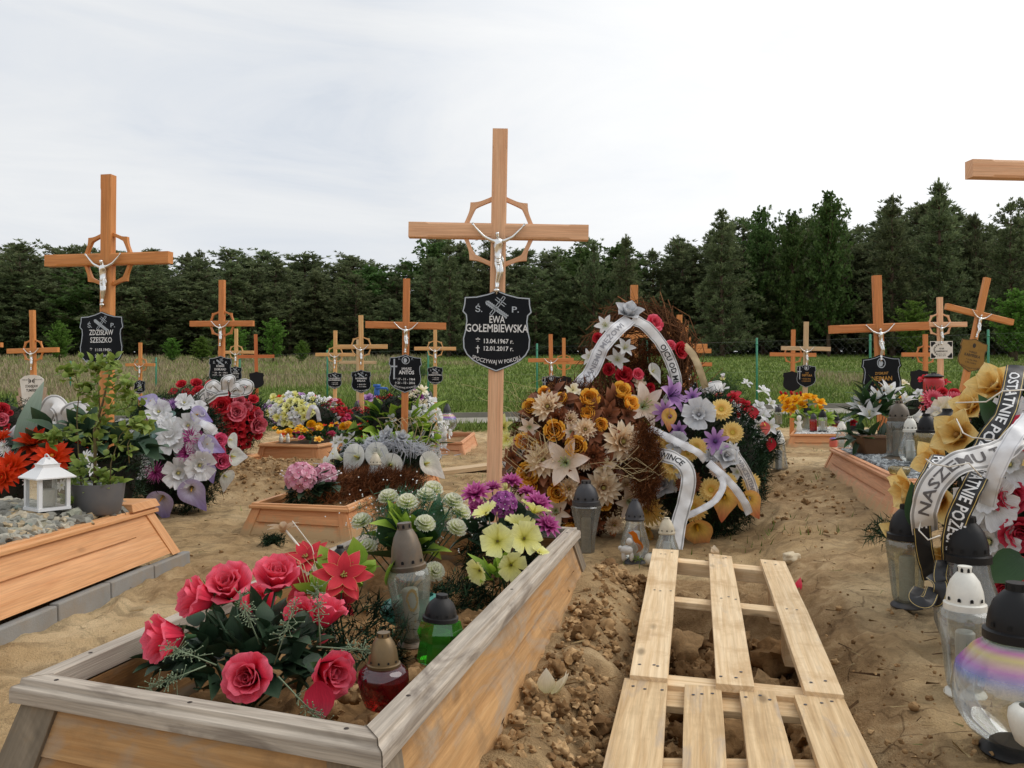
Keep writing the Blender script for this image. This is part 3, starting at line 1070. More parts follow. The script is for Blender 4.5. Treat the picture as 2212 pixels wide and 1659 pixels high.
def figure_mesh():
    """small cast figure with spread arms, one continuous skin"""
    vs, es, rd = [], [], []

    def a(p, r, par=None):
        vs.append(p); rd.append((r[0] * 1.28, r[1] * 1.15))
        if par is not None: es.append((par, len(vs) - 1))
        return len(vs) - 1
    pel = a((0, -.010, -.118), (.0135, .010))
    wa = a((.001, -.011, -.094), (.0125, .0095), pel)
    ch = a((0, -.013, -.066), (.0175, .0115), wa)
    sh = a((0, -.013, -.046), (.0135, .009), ch)
    nk = a((-.001, -.015, -.034), (.0052, .0055), sh)
    hd = a((-.003, -.018, -.022), (.0105, .011), nk)
    a((-.004, -.019, -.008), (.0085, .0095), hd)
    a((-.004, -.029, -.025), (.0035, .0035), hd)           # nose and beard
    a((-.004, -.025, -.034), (.0045, .0045), hd)
    for s in (-1, 1):
        s1 = a((s * .024, -.012, -.045), (.0078, .0075), sh)
        e1 = a((s * .058, -.012, -.028), (.0055, .0055), s1)
        e2 = a((s * .078, -.011, -.008), (.0050, .0050), e1)
        w1 = a((s * .096, -.011, .011), (.0036, .0034), e2)
        h1 = a((s * .102, -.012, .019), (.0042, .0026), w1)
        for k in range(4):
            f1 = a((s * (.1035 + .0022 * k), -.014, .0265 - .0018 * k), (.0013, .0013), h1)
            a((s * (.1040 + .0025 * k), -.0175, .0285 - .0022 * k), (.0010, .0010), f1)
        a((s * .1075, -.015, .0175), (.0013, .0013), h1)
        hp = a((s * .0085 + .001, -.011, -.128), (.0098, .0095), pel)
        kn = a((s * .007 + .010, -.022, -.172), (.0068, .0070), hp)
        an = a((s * .004 - .001, -.011, -.216), (.0042, .0042), kn)
        a((s * .003 - .002, -.018, -.238), (.0050, .0036), an)
    me = bpy.data.meshes.new('f')
    me.from_pydata(vs, es, [])
    o = bpy.data.objects.new('f', me)
    COL.objects.link(o)
    md = o.modifiers.new('s', 'SKIN')
    md.use_smooth_shade = True
    for v, r in zip(me.skin_vertices[0].data, rd): v.radius = r
    me.skin_vertices[0].data[0].use_root = True
    o.modifiers.new('u', 'SUBSURF').levels = 2
    bpy.context.view_layer.update()
    dg = bpy.context.evaluated_depsgraph_get()
    out = bpy.data.meshes.new_from_object(o.evaluated_get(dg))
    bpy.data.objects.remove(o)
    out.name = 'figure'
    out.materials.clear()
    out.materials.append(m_silver)
    out.polygons.foreach_set('use_smooth', [True] * len(out.polygons))
    return out


FIG = figure_mesh()
lb = MB()
for i in range(5):   # folds of the loincloth
    lb.tube([(-.0155 + .001 * i, -.016 - .001 * (i % 2), -.108 - .0065 * i), (0, -.0255 - .001 * (i % 2), -.112 - .0075 * i + .003 * (i % 2)), (.0165, -.017, -.107 - .0065 * i)], [.0030, .0042, .0030], 7)
lb.tube([(.015, -.016, -.105), (.022, -.014, -.125), (.020, -.014, -.15)], [.0035, .004, .002], 6)
LOIN = lb.mesh('loincloth', m_silver)
fb = MB()
fb.lathe([(.001, -.0105), (.010, -.006), (.0125, 0), (.010, .006), (.001, .0105)], 12, 0, Matrix.Translation((-.003, -.011, -.246)))
fb.tube([(-.003, -.013, -.232), (-.003, -.013, -.262)], [.006, .003], 8)
SKULL = fb.mesh('foot_rosette', m_silver)

SHIELD = [(0, 255), (60, 232), (130, 215), (205, 210), (208, 165), (219, 118), (197, 95), (193, 60), (200, 0), (212, -50), (208, -110), (188, -150), (150, -187), (100, -214), (55, -233), (0, -255)]
SHIELD = SHIELD + [(-x, y) for x, y in SHIELD[-2:0:-1]]
SHIELD = [(x / 219, y / 219) for x, y in SHIELD]


def inset(pts, k):
    n = len(pts)
    out = []
    for i in range(n):
        a, b, c = V((*pts[i - 1], 0)), V((*pts[i], 0)), V((*pts[(i + 1) % n], 0))
        t1, t2 = (b - a).normalized(), (c - b).normalized()
        n1, n2 = V((t1.y, -t1.x, 0)), V((t2.y, -t2.x, 0))
        m = n1 + n2
        m = m / max(.35, 1 + n1.dot(n2))
        out.append((b.x + m.x * k, b.y + m.y * k))
    return out


def plaque(parent, c, U, Z, Nn, w, kind, lines, back=False):
    """w = half width. lines: (text, y, height, width, bold, arc) in half widths"""
    Un = Nn
    if kind in ('shield', 'gold', 'head', 'oval_head'):
        pm = m_goldp if kind == 'gold' else m_black
        p = MB()
        pts = [(x * w, y * w) for x, y in SHIELD]
        poly_prism(p, pts, c, U, Z, Un, .006)
        pl = p.build('name_plaque', [pm if not back else m_dkback], parent, False)
        if back: return
        p = MB()
        a_, b_ = inset(pts, w * .0), inset(pts, w * .035)
        a_ = inset(pts, w * (.012 if kind != 'oval_head' else .06))
        b_ = inset(pts, w * (.045 if kind != 'oval_head' else .085))
        strip_loop(p, a_, b_, c, U, Z, Un, .0068)
        p.build('border', m_brd if kind != 'gold' else m_inkdk, pl, False)
        e = MB()
        o = c + Un * .0072
        if kind == 'shield':
            # leaning cross with a palm and an ear of corn across it
            ang = math.radians(-38)
            cu, cv = U * math.cos(ang) - Z * math.sin(ang) * -1, None
            d1 = (U * .60 + Z * .80).normalized()
            d2 = (U * .80 - Z * .60).normalized()
            cc = o + Z * w * .70

            def bar(p0, p1, hw):
                s_ = (p1 - p0).normalized().cross(Un) * hw
                e.add([p0 - s_, p1 - s_, p1 + s_, p0 + s_], [(0, 1, 2, 3)])
            for sgn in (-1, 1):
                bar(cc - d1 * w * .30 + d2 * w * .035 * sgn, cc + d1 * w * .34 + d2 * w * .035 * sgn, w * .010)
                bar(cc + d1 * w * .16 - d2 * w * .17 + d1 * w * .035 * sgn, cc + d1 * w * .16 + d2 * w * .17 + d1 * w * .035 * sgn, w * .010)
            bar(cc + d1 * w * .335 - d2 * w * .04, cc + d1 * w * .335 + d2 * w * .04, w * .008)
            bar(cc - d1 * w * .30 - d2 * w * .04, cc - d1 * w * .30 + d2 * w * .04, w * .008)
            l0, l1 = cc - U * w * .32 + Z * w * .13, cc + U * w * .24 - Z * w * .26
            for k in range(13):
                q = l0.lerp(l1, k / 12)
                for sgn in (-1, 1):
                    td = ((l1 - l0).normalized() * .8 + (l1 - l0).normalized().cross(Un) * sgn * .6).normalized()
                    bar(q, q + td * w * (.10 if k < 6 else .085), w * .020)
            for s_, x in (('Ś.', -.52), ('P.', .52)):
                put_text(e, s_, o + U * x * w + Z * w * .62, U + Z * .0, Z, Un, w * .17, w * .2, .0, .01)
        elif kind in ('head', 'oval_head'):
            cc = o + (U * w * .02 + Z * w * .80 if kind == 'head' else Z * w * .72)
            r0 = w * (.24 if kind == 'head' else .26)
            ring = [(math.cos(a) * r0 * (1 if kind == 'head' else .8), math.sin(a) * r0) for a in np.linspace(0, 2 * PI, 29)[:-1]]
            strip_loop(e, ring, [(x * .82, y * .82) for x, y in ring], cc, U, Z, Un, 0)
            prof = [(-.5, -.7), (-.1, -.8), (.25, -.55), (.30, -.2), (.42, -.05), (.30, .25), (.1, .5), (-.25, .6), (-.55, .4), (-.62, 0)]
            e.add([cc + U * x * r0 * .85 + Z * y * r0 * .85 for x, y in prof], [tuple(range(len(prof)))])
            if kind == 'head':
                for (x0, y0, x1, y1) in ((-.66, -.35, -.66, .88), (-.84, .42, -.48, .42)):
                    a_ = o + U * x0 * w + Z * y0 * w
                    b_ = o + U * x1 * w + Z * y1 * w
                    s_ = (b_ - a_).normalized().cross(Un) * w * .045
                    e.add([a_ - s_, b_ - s_, b_ + s_, a_ + s_], [(0, 1, 2, 3)])
                for s_, x in (('Ś.', -.36), ('P.', .42)):
                    put_text(e, s_, o + U * x * w + Z * w * .88, U, Z, Un, w * .12, None, .0)
        else:
            pass
            ring = [(math.cos(a) * w * .12, math.sin(a) * w * .16) for a in np.linspace(0, 2 * PI, 17)[:-1]]
            e.add([o + Z * w * .68 + U * x + Z * y for x, y in ring], [tuple(range(16))])
        e.build('emblem', m_inkdk if kind == 'gold' else (m_brd if kind != 'oval_head' else m_brd), pl, False)
        lm = m_inkdk if kind == 'gold' else (m_gold if kind == 'oval_head' or (lines and lines[0][0] == '\x01') else m_ltr)
    elif kind == 'steps':
        pts = [(-.55, -1.5), (.55, -1.5), (.82, .95), (.5, 1.16), (.16, 1.22), (-.16, 1.22), (-.5, 1.16), (-.82, .95)]
        p = MB()
        poly_prism(p, [(x * w, y * w) for x, y in pts], c, U, Z, Un, .010)
        pl = p.build('name_plaque', m_whitep, parent, False)
        p = MB()
        for s_ in (-1, 1):
            for k, (top, out_) in enumerate(((.45, .98), (-.05, 1.12))):
                q = [(s_ * .5 * w, -1.45 * w), (s_ * (.72 + .12 * k) * w, -1.25 * w), (s_ * out_ * w, (top - .05) * w), (s_ * (out_ - .14) * w, top * w), (s_ * .6 * w, top * w)]
                poly_prism(p, q if s_ < 0 else q[::-1], c - Un * (.004 + .004 * k), U, Z, Un, .010)
        p.build('wing', m_beige, pl, False)
        e = MB()
        for s_ in (-1, 1):   # spread wings mark
            for k in range(4):
                a_ = c + Z * w * (.88 - .03 * k) + U * s_ * w * .03 + Un * .0108
                b_ = c + Z * w * (1.0 - .10 * k) + U * s_ * w * .24 + Un * .0108
                t_ = Z * w * .022
                e.add([a_ - t_, b_ - t_, b_ + t_, a_ + t_], [(0, 1, 2, 3)])
        put_text(e, 'WIECZNY', c + U * -.42 * w + Z * .92 * w + Un * .0104, U, Z, Un, w * .075)
        put_text(e, 'ODPOCZYNEK', c + U * .44 * w + Z * .92 * w + Un * .0104, U, Z, Un, w * .06)
        e.build('emblem', m_inkdk, pl, False)
        c = c + Un * .0042
        lm = m_inkdk
    elif kind == 'oval':
        p = MB()
        h = w * .78
        poly_prism(p, [(-w, -h), (w, -h), (w, h), (-w, h)], c, U, Z, Un, .006)
        pl = p.build('name_plaque', m_whitep, parent, False)
        for sx in (-1, 1):
            for sy in (-1, 1):
                p = MB()
                q = [(sx * .95 * w, sy * .92 * h), (sx * .62 * w, sy * .92 * h)] + [(sx * .88 * w * math.cos(a) * 1.03, sy * .86 * h * math.sin(a) * 1.05) for a in np.linspace(1.0, .35, 6)] + [(sx * .95 * w, sy * .5 * h)]
                poly_prism(p, q if sx * sy < 0 else q[::-1], c, U, Z, Un, .0068)
                p.build('corner_ornament', m_dkback, pl, False)
        e = MB()
        for k in range(7):
            a_ = 2.0 + .33 * k
            for r_ in (.07, .045):
                ring = [(math.cos(t) * r_ * w, math.sin(t) * r_ * w) for t in np.linspace(0, 2 * PI, 9)[:-1]]
                strip_loop(e, ring, [(x * .6, y * .6) for x, y in ring], c + U * w * .62 * math.cos(a_) * 1.05 + Z * h * .66 * math.sin(a_), U, Z, Un, .0075)
        e.build('emblem', m_inkdk, pl, False)
        lm = m_inkdk
    t = MB()
    for ln in lines:
        if ln[0] == '\x01': continue
        s_, y, h, wd = ln[:4]
        bold = ln[4] if len(ln) > 4 else .015
        arc = ln[5] if len(ln) > 5 else None
        xo = ln[6] if len(ln) > 6 else 0
        put_text(t, s_, c + Z * y * w + U * xo * w + Un * .006, U, Z, Un, h * w, wd * w if wd else None, .0011, bold, 0, arc * w if arc else None)
    if t.v: t.build('lettering', lm, pl, False)


def cross(label, px, ytop, ybar, half, d, wood, ring=False, lean=0, yaw=0, pq=None, fig=True, back=False, zb=None, sq=.062, yfig=None):
    """px, ybar: where the beams meet; half = half length of the beam in metres; lean degrees to the right, yaw = right end nearer"""
    P = W(px, ybar, d)
    a, b = math.radians(lean), math.radians(yaw)
    U0 = V((math.cos(b), -math.sin(b), 0))
    Z = (V((0, 0, 1)) * math.cos(a) + U0 * math.sin(a)).normalized()
    U = (U0 * math.cos(a) - V((0, 0, 1)) * math.sin(a)).normalized()
    Nn = U.cross(Z)
    top = (ybar - ytop) / F * d
    g = gz(P.x, P.y) - .12 if zb is None else zb
    low = (P.z - g) / Z.z
    t = thing('wooden_cross', label, 'grave cross', P - Z * (low - .12), 'wooden grave crosses')
    hw, th = sq / 2, .023

    def beam(name, A, B, S1, hw, th, c0=.0015, ch=.008, end=.07, ends=(1, 1)):
        L = (B - A).length
        dr = (B - A).normalized()
        st = [(0, c0), (end, c0), (end + .012, ch), (L - end - .012, ch), (L - end, c0), (L, c0)]
        if not ends[0]: st = [(0, ch)] + st[3:]
        mb = MB()
        vs, fs, at = [], [], []
        rd = R.random()
        for s_, c in st:
            for u, v in ((-hw, -th), (hw, -th), (hw, th - c * .5), (hw - c, th), (-hw + c, th), (-hw, th - c * .5)):
                vs.append(A + dr * s_ + S1 * u + Nn * v)
                at.append((s_, u + v * 1.3, rd))
        n = 6
        for i in range(len(st) - 1):
            for k in range(n):
                fs.append((i * n + k, i * n + (k + 1) % n, (i + 1) * n + (k + 1) % n, (i + 1) * n + k))
        fs += [tuple(reversed(range(n))), tuple(range(len(vs) - n, len(vs)))]
        mb.add(vs, fs, 0, at)
        return mb.build(name, wood, t, False)
    beam('post', P - Z * low, P + Z * top, U, hw, th, ends=(0, 1))
    beam('crossbar', P - U * half - Nn * .0012, P + U * half - Nn * .0012, -Z, hw, th - .0008)
    if ring:
        r = .163
        mb = MB()
        O = P - Nn * .006
        for qd in range(4):
            vs, at = [], []
            ph = np.linspace(qd * PI / 2 + .20, (qd + 1) * PI / 2 - .20, 15)
            for f in ph:
                u = (f / (PI / 4)) % 1
                k = abs(2 * u - 1)
                ro = r * (.875 + .145 * k ** 2.6)
                ri = ro - .0165 - .016 * k ** 3
                for rr, nn in ((ro, .010), (ri, .010), (ri, -.010), (ro, -.010)):
                    vs.append(O + U * math.cos(f) * rr + Z * math.sin(f) * rr + Nn * nn)
                    at.append((f * r, rr + nn, .3))
            fs = []
            for i in range(len(ph) - 1):
                for k in range(4): fs.append((i * 4 + k, i * 4 + (k + 1) % 4, i * 4 + 4 + (k + 1) % 4, i * 4 + 4 + k))
            fs += [(3, 2, 1, 0), tuple(range(len(vs) - 4, len(vs)))]
            mb.add(vs, fs, 0, at)
        mb.build('thorn_ring', wood, t, False)
    if fig and not back:
        q = Matrix((U, -Nn, Z)).transposed().to_quaternion()
        lo = P + Nn * (th + .002) - WL[t.name]
        f = link('crucifix_figure', FIG, t, lo, q)
        link('loincloth', LOIN, f)
        link('foot_rosette', SKULL, f)
    if pq:
        kind, y, w, lines = pq[:4]
        c = P - Z * ((y - ybar) / F * d) + Nn * (th + .001)
        if back: c = P - Z * ((y - ybar) / F * d) - Nn * (th + .009)
        if len(pq) > 4: c += U * pq[4]
        plaque(t, c, U, Z, Nn, w, kind, lines, back)
    return t


RIP = 'SPOCZYWAJ W POKOJU'


def std(n1, n2, d1, d2, b=.02):
    return [(n1, .30, .15, None, b), (n2, .06, .16, min(1.75, .16 * len(n2)), b), ('*  ' + d1, -.30, .11, None, .012, None, .05), ('†  ' + d2, -.51, .11, None, .012, None, .05), (RIP, -.92, .085, 1.25, .008, 1.6)]


cross('tall pinkish cross with large black shield plaque, centre foreground', 1077, 280, 500, .368, 3.4, w_pink, True, 1.0, .0, ('shield', 716, .143, [
    ('EWA', .33, .20, .44, .014), ('GOŁEMBIEWSKA', .08, .22, 1.78, .014), ('13.04.1967 r.', -.29, .125, .84, .018, None, .05), ('*', -.31, .20, None, .02, None, -.53),
    ('12.01.2017 r.', -.50, .125, .84, .018, None, .05), ('†', -.50, .16, None, .02, None, -.53), (RIP, -.88, .11, 1.40, .006, 1.7)]))
cross('big orange cross behind the potted shrub with a black shield plaque', 232, 378, 560, .375, 4.42, w_orange, True, .4, 12, ('shield', 737, .134, [
    ('ZDZISŁAW', .34, .21, 1.08, .014), ('SZESZKO', .04, .21, .98, .014), ('11.03.1943r.', -.35, .11, .74, .015, None, .1), ('*', -.37, .17, None, .02, None, -.45),
    ('21.01.2017r.', -.60, .11, .74, .015, None, .1), ('†', -.60, .13, None, .02, None, -.45), (RIP, -.92, .10, 1.35, .006, 1.7)], -.012))
cross('cross with a white stepped name plaque near the left edge', 71, 670, 757, .36, 10.7, w_orange, True, -1.2, 8, ('steps', 852, .205, [
    ('STANISŁAW', .52, .17, .86, .02), ('TUMIŃSKI', .26, .17, .76, .02), ('ŻYŁ LAT 78', -.22, .09, .5), ('ZM. 05.01.2017', -.42, .08, .8), ('PROSI O MODLITWĘ', -.62, .06, .7)]))
cross('cross mostly cut off by the left photo edge, only its beam tip showing', -52, 655, 745, .345, 10.9, w_orange)
cross('small distant orange cross with thorn ring right of the potted shrub', 303, 740, 788, .31, 17, w_orange, True, 0, 5, ('shield', 836, .125, std('TERESA', 'NOWAK', '12.04.1950', '02.11.2016')))
cross('dark orange cross rising behind the red rose wreath', 479, 605, 699, .372, 9.2, w_dark, True, .3, 8, ('shield', 800, .138, [
    ('ROMAN', .34, .17, .66, .018), ('DOMURAD', .08, .17, .98, .018), ('* 30 - 9 - 1961', -.19, .11, 1.25, .02), ('† 27 - 12 - 2016', -.38, .11, 1.3, .02), (RIP, -.92, .10, 1.35, .006, 1.7)]))
cross('pale thin ringed cross just behind the dark orange cross of the red wreath', 510, 710, 761, .37, 16.5, w_pale, True, 0, 6, ('shield', 808, .135, std('MARIA', 'DOMURAD', '03.02.1938', '10.10.2016')))
cross('red-brown cross seen from behind with dark shield, right of the red wreath', 553, 722, 770, .33, 15.5, w_red, False, 1.2, 180 - 20, ('shield', 821, .135, []), False, True)
cross('pale ringed cross at the left of the twin pale crosses', 724, 714, 766, .365, 15.2, w_pale, True, .3, 4, ('shield', 822, .135, std('WŁODZIMIERZ', 'KAŹMIERSKI', '01.07.1949', '06.10.2016')))
cross('pale ringed cross at the right of the twin pale crosses, larger black shield', 780, 681, 749, .37, 11.7, w_pale, True, -.6, -2, ('shield', 824, .142, std('ROSEMARIE', 'PALKA', '02.03.1951', '11.11.2016')))
cross('bleached bare cross half hidden behind the larger pale twin cross', 773, 733, 783, .37, 16.6, w_weath, False, 0, -8, None, False)
cross('dark orange cross without ring above the white calla wreath', 877, 602, 703, .367, 7.6, w_dark, False, .8, -5, ('head', 807, .152, [
    ('JANUSZ', .30, .13, .62, .02, None, .08), ('ANTOS', .07, .22, .92, .025, None, .08), ('* 17 - 11 - 1964', -.34, .13, 1.18, .018), ('† 21 - 12 - 2016', -.56, .13, 1.18, .018), (RIP, -.86, .095, 1.35, .006, 1.7)]))
cross('pale ringed cross left of the central cross post with a small black shield', 940, 711, 753, .365, 14.5, w_pale, True, 0, -3, ('shield', 811, .14, std('IWONA', 'ROMANOWSKA', '14.05.1960', '05.01.2017')))
cross('dark orange small cross right of the central plaque, shield half hidden by twigs', 1190, 722, 778, .365, 13.3, w_dark, False, -.6, -3, ('head', 834, .155, [('\x01', 0, 0, 0), ('ZBIGNIEW', .30, .12, .62, .02, None, .08), ('CYZYNA', .08, .2, .95, .02, None, .08), ('* 06 - 10 - 1957', -.34, .11, 1.0), ('† 12 - 12 - 2016', -.54, .11, 1.0)]))
cross('orange ringed cross turned away, next to the dark small cross by the wreath pile', 1218, 730, 783, .36, 15, w_orange, True, 0, 180, ('shield', 831, .14, []), False, True)
cross('orange cross whose top sticks out above the tall twig wreath', 1370, 616, 722, .37, 7.4, w_orange, False, 0, -4, None, False)
cross('thick orange cross directly right of the twig wreath, tallest of that trio', 1468, 680, 748, .35, 10.4, w_orange, False, 0, -4, None, False)
cross('orange cross in the middle of the trio right of the twig wreath', 1481, 704, 758, .37, 11.9, w_orange, False, 0, -3, None, False)
cross('orange cross with silver figure, rightmost of the trio by the twig wreath', 1488, 728, 787, .37, 13.2, w_dark, False, 0, -3, ('shield', 845, .14, std('HENRYK', 'WOLSKI', '22.08.1944', '28.11.2016')))
cross('orange cross turned away with dark shield, left of the pale cross on white gravel', 1713, 712, 766, .37, 13.5, w_dark, True, -1, 182, ('shield', 824, .145, [], .02), False, True)
cross('pale light cross with black and gold plaque on the white gravel grave', 1741, 695, 753, .37, 12.4, w_weath, False, 1, -2, ('head', 812, .150, [('\x01', 0, 0, 0), ('ANNA', .30, .12, .36, .02, None, .08), ('DEPTUŁA', .06, .2, 1.0, .02, None, .08), ('* 30.04.1943', -.3, .12, .9), ('† 10.02.2017', -.52, .12, .9)]))
cross('wide orange cross leaning left with big black shield behind white lilies', 1898, 595, 708, .372, 6.4, w_dark, False, -2.0, 4, ('oval_head', 815, .152, [
    ('ZYGMUNT', .20, .13, .66, .02), ('NEJMAN', -.06, .22, 1.0, .02), ('* 12.03.1948', -.4, .12, .8), ('† 04.02.2017', -.62, .12, .8)]))
cross('orange cross turned away whose top is hidden by the wide leaning cross', 1999, 722, 766, .36, 12.6, w_dark, True, 0, 178, ('shield', 822, .145, [], .11), False, True)
cross('pinkish ringed cross with a white oval plaque at right', 2031, 642, 701, .335, 10.5, w_pink, True, -.5, 0, ('oval', 756, .142, [
    ('ADAM', .12, .14, .42, .02), ('KAMIENIECKI', -.12, .14, 1.05, .02), ('* 09.03.1961', -.37, .09, .8), ('† 08.01.2017', -.52, .09, .8)]))
cross('strongly tilted cross with a golden shield plaque at right', 2116, 598, 679, .375, 8.7, w_orange, False, 12.8, -4, ('gold', 770, .152, [
    ('SABINA', .22, .12, .6, .01), ('KARPIŃSKA', -.02, .2, 1.15, .02), ('* 15.06.1950', -.33, .10, .8), ('† 23.12.2016', -.52, .10, .8), (RIP, -.90, .09, 1.35, .006, 1.7)]))
cross('near cross at the right edge, only the left arm of its beam showing', 2309, 190, 370, .372, 2.95, w_pink, False, 0, -5, None, False)


# ================================================================== wooden grave frames
def offs(c, k):
    """offset a planar quad outwards by k (z kept)"""
    n = len(c)
    out = []
    for i in range(n):
        a, b, d = c[i - 1], c[i], c[(i + 1) % n]
        t1, t2 = (b - a), (d - b)
        n1 = V((t1.y, -t1.x, 0)).normalized()
        n2 = V((t2.y, -t2.x, 0)).normalized()
        m = (n1 + n2) / (1 + n1.dot(n2))
        out.append(b + m * k)
    return out


def frame(label, FL, FR, BR, BL, zb, rimw, rimm, panm, flare=.06, rim=.045, rh=.034, slat=.075, groove=True, bevel=.0015, fslat=None, gv=1.0):
    """corner points = outer top edge of the rim (counter-clockwise from above)"""
    c = [V(p) for p in (FL, FR, BR, BL)]
    base = (c[0] + c[1] + c[2] + c[3]) / 4
    t = thing('wooden_grave_box', label, 'grave frame', (base.x, base.y, zb), 'wooden grave frames')
    prof = [(-rim, 0), (-.014, 0), (-.012, -.010), (-.002, -.013), (0, -.018), (0, -rh), (-rim, -rh)]
    rings = []
    for o, z in prof: rings.append([p + V((0, 0, z)) for p in offs(c, o)])
    for i in range(4):
        j = (i + 1) % 4
        mb = MB()
        dr = (c[j] - c[i]).normalized()
        gap = dr * .0015
        A = [r[i] + gap for r in rings]
        B = [r[j] - gap for r in rings]
        n = len(prof)
        L = (c[j] - c[i]).length
        rd = R.random()
        acc = np.cumsum([0] + [math.hypot(prof[k][0] - prof[k - 1][0], prof[k][1] - prof[k - 1][1]) for k in range(1, n)])
        at = [((a - c[i]).dot(dr), acc[k], rd) for k, a in enumerate(A)] + [((b - c[i]).dot(dr), acc[k], rd) for k, b in enumerate(B)]
        fs = [(k, (k + 1) % n, n + (k + 1) % n, n + k) for k in range(n)] + [tuple(range(n)), tuple(reversed(range(n, 2 * n)))]
        mb.add(A + B, fs, 0, at)
        mb.build('rim_board', rimm, t, False, bevel=bevel)
        # panel below, flaring outwards, with a routed groove
        top = offs(c, -.020)
        bot = offs(c, flare)
        H = c[0].z - rh - zb
        nn = V((dr.y, -dr.x, 0))
        ss = [0, .03] + [.10, .125] + list(np.linspace(.13, .87, 12)) + [.875, .90] + [.97, 1]
        vv = [q_ * gv for q_ in (0, .15, .30, .38, .42, .44, .47, .52, .58, .66, .76, .88)] + [1.0]

        def dep(s_, v):
            if not groove: return 0
            v = v / gv
            e = min(1, max(0, (s_ - .10) / .03)) * min(1, max(0, (.90 - s_) / .03))
            if v <= .42 or v >= .70: return 0
            return -.013 * e * (1 if v < .47 else 1 - (v - .47) / .23)
        vs, at, fs = [], [], []
        rd = R.random()
        for v in vv:
            for s_ in ss:
                a = top[i].lerp(top[j], s_)
                b = bot[i].lerp(bot[j], s_)
                p = a.lerp(b, v)
                p.z = c[0].z * (1 - s_) + c[j].z * s_ if False else (c[i].z + (c[j].z - c[i].z) * s_ - rh) * (1 - v) + zb * v
                vs.append(p + nn * dep(s_, v))
                at.append((s_ * L, v * H * 1.0, rd))
        ns = len(ss)
        for a in range(len(vv) - 1):
            for b in range(ns - 1):
                fs.append((a * ns + b, a * ns + ns + b, a * ns + ns + b + 1, a * ns + b + 1))
        # inner face
        o = len(vs)
        inn = offs(c, -rim - .004)
        for v in (0, 1):
            for s_ in (0, 1):
                p = inn[i].lerp(inn[j], s_)
                q = offs(c, flare - .03)[i].lerp(offs(c, flare - .03)[j], s_)
                p = p if v == 0 else q
                vs.append(V((p.x, p.y, (c[i].z + (c[j].z - c[i].z) * s_ - rh) if v == 0 else zb)))
                at.append((s_ * L, v * H, rd + .1))
        fs.append((o, o + 1, o + 3, o + 2))
        mb = MB(); mb.add(vs, fs, 0, at)
        mb.build('side_panel', panm, t, True, 30)
        # upright slats at both ends
        for s0 in (0, 1):
            sw = slat / L
            a0, a1 = (0, sw) if s0 == 0 else (1 - sw, 1)
            pts_t = [top[i].lerp(top[j], a0) + nn * .009, top[i].lerp(top[j], a1) + nn * .009]
            pts_b = [bot[i].lerp(bot[j], a0) + nn * .009, bot[i].lerp(bot[j], a1) + nn * .009]
            zt = [c[i].z + (c[j].z - c[i].z) * a - rh - .0005 for a in (a0, a1)]
            T = [V((p.x, p.y, z)) for p, z in zip(pts_t, zt)]
            B_ = [V((p.x, p.y, zb - .01)) for p in pts_b]
            mb = MB()
            bb = [B_[0], B_[1], B_[1] - nn * .012, B_[0] - nn * .012]
            tt = [T[0], T[1], T[1] - nn * .012, T[0] - nn * .012]
            mb.hexa(bb, tt, 0, None, 1)
            mb.build('corner_slat', fslat or panm, t, False, bevel=bevel)
    return t, c


def fill(name, label, c, level, m, amp=.02, sc=9, n=46, cat='soil', lump=0, dome=0, shr=-.048):
    c = offs(c, shr)
    vs, fs, at = [], [], []
    for a in range(n + 1):
        for b in range(n + 1):
            u, v = a / n, b / n
            p = c[0].lerp(c[1], u).lerp(c[3].lerp(c[2], u), v)
            z = level + amp * noise.fractal((p.x * sc, p.y * sc, 4), .8, 2.1, 4)
            if lump: z += lump * (.4 - noise.voronoi((p.x * 12, p.y * 12, 2))[0][0])
            z += dome * math.sin(PI * u) * math.sin(PI * v)
            vs.append((p.x, p.y, z))
            at.append((.3 + .4 * noise.noise((p.x * 6, p.y * 6, 0)), 0, 0))
    for a in range(n):
        for b in range(n): fs.append((a * (n + 1) + b, a * (n + 1) + n + 1 + b, a * (n + 1) + n + 2 + b, a * (n + 1) + b + 1))
    mb = MB(); mb.add(vs, fs, 0, at)
    return tag(mb.build(name, m), label, cat, kind='stuff')


wr_grey = WOOD('weathered_rim', (160, 148, 134), (200, 188, 172), .85, .5, stain=((104, 92, 82), .52, .75), grain=1.0)
wr_pan = WOOD('weathered_panel', (166, 122, 74), (198, 156, 106), .8, .5, stain=((160, 146, 128), .50, .8), grain=.6, dirt=((142, 112, 78), .7))
wr_slat = WOOD('grey_slat', (112, 100, 84), (150, 136, 116), .85, .4, stain=((84, 74, 62), .5, .7), grain=1.0, dirt=((150, 120, 84), .5))
wf_or = WOOD('frame_orange', (204, 144, 94), (222, 168, 118), .5, .35, grain=.5)
wf_or2 = WOOD('frame_orange_dusty', (194, 130, 82), (214, 154, 104), .6, .35, grain=.5, dirtlow=((176, 146, 106), .06))
wf_or3 = WOOD('frame_orange_sandy', (200, 138, 96), (218, 162, 122), .65, .3, grain=.5, dirtlow=((186, 154, 112), .02))

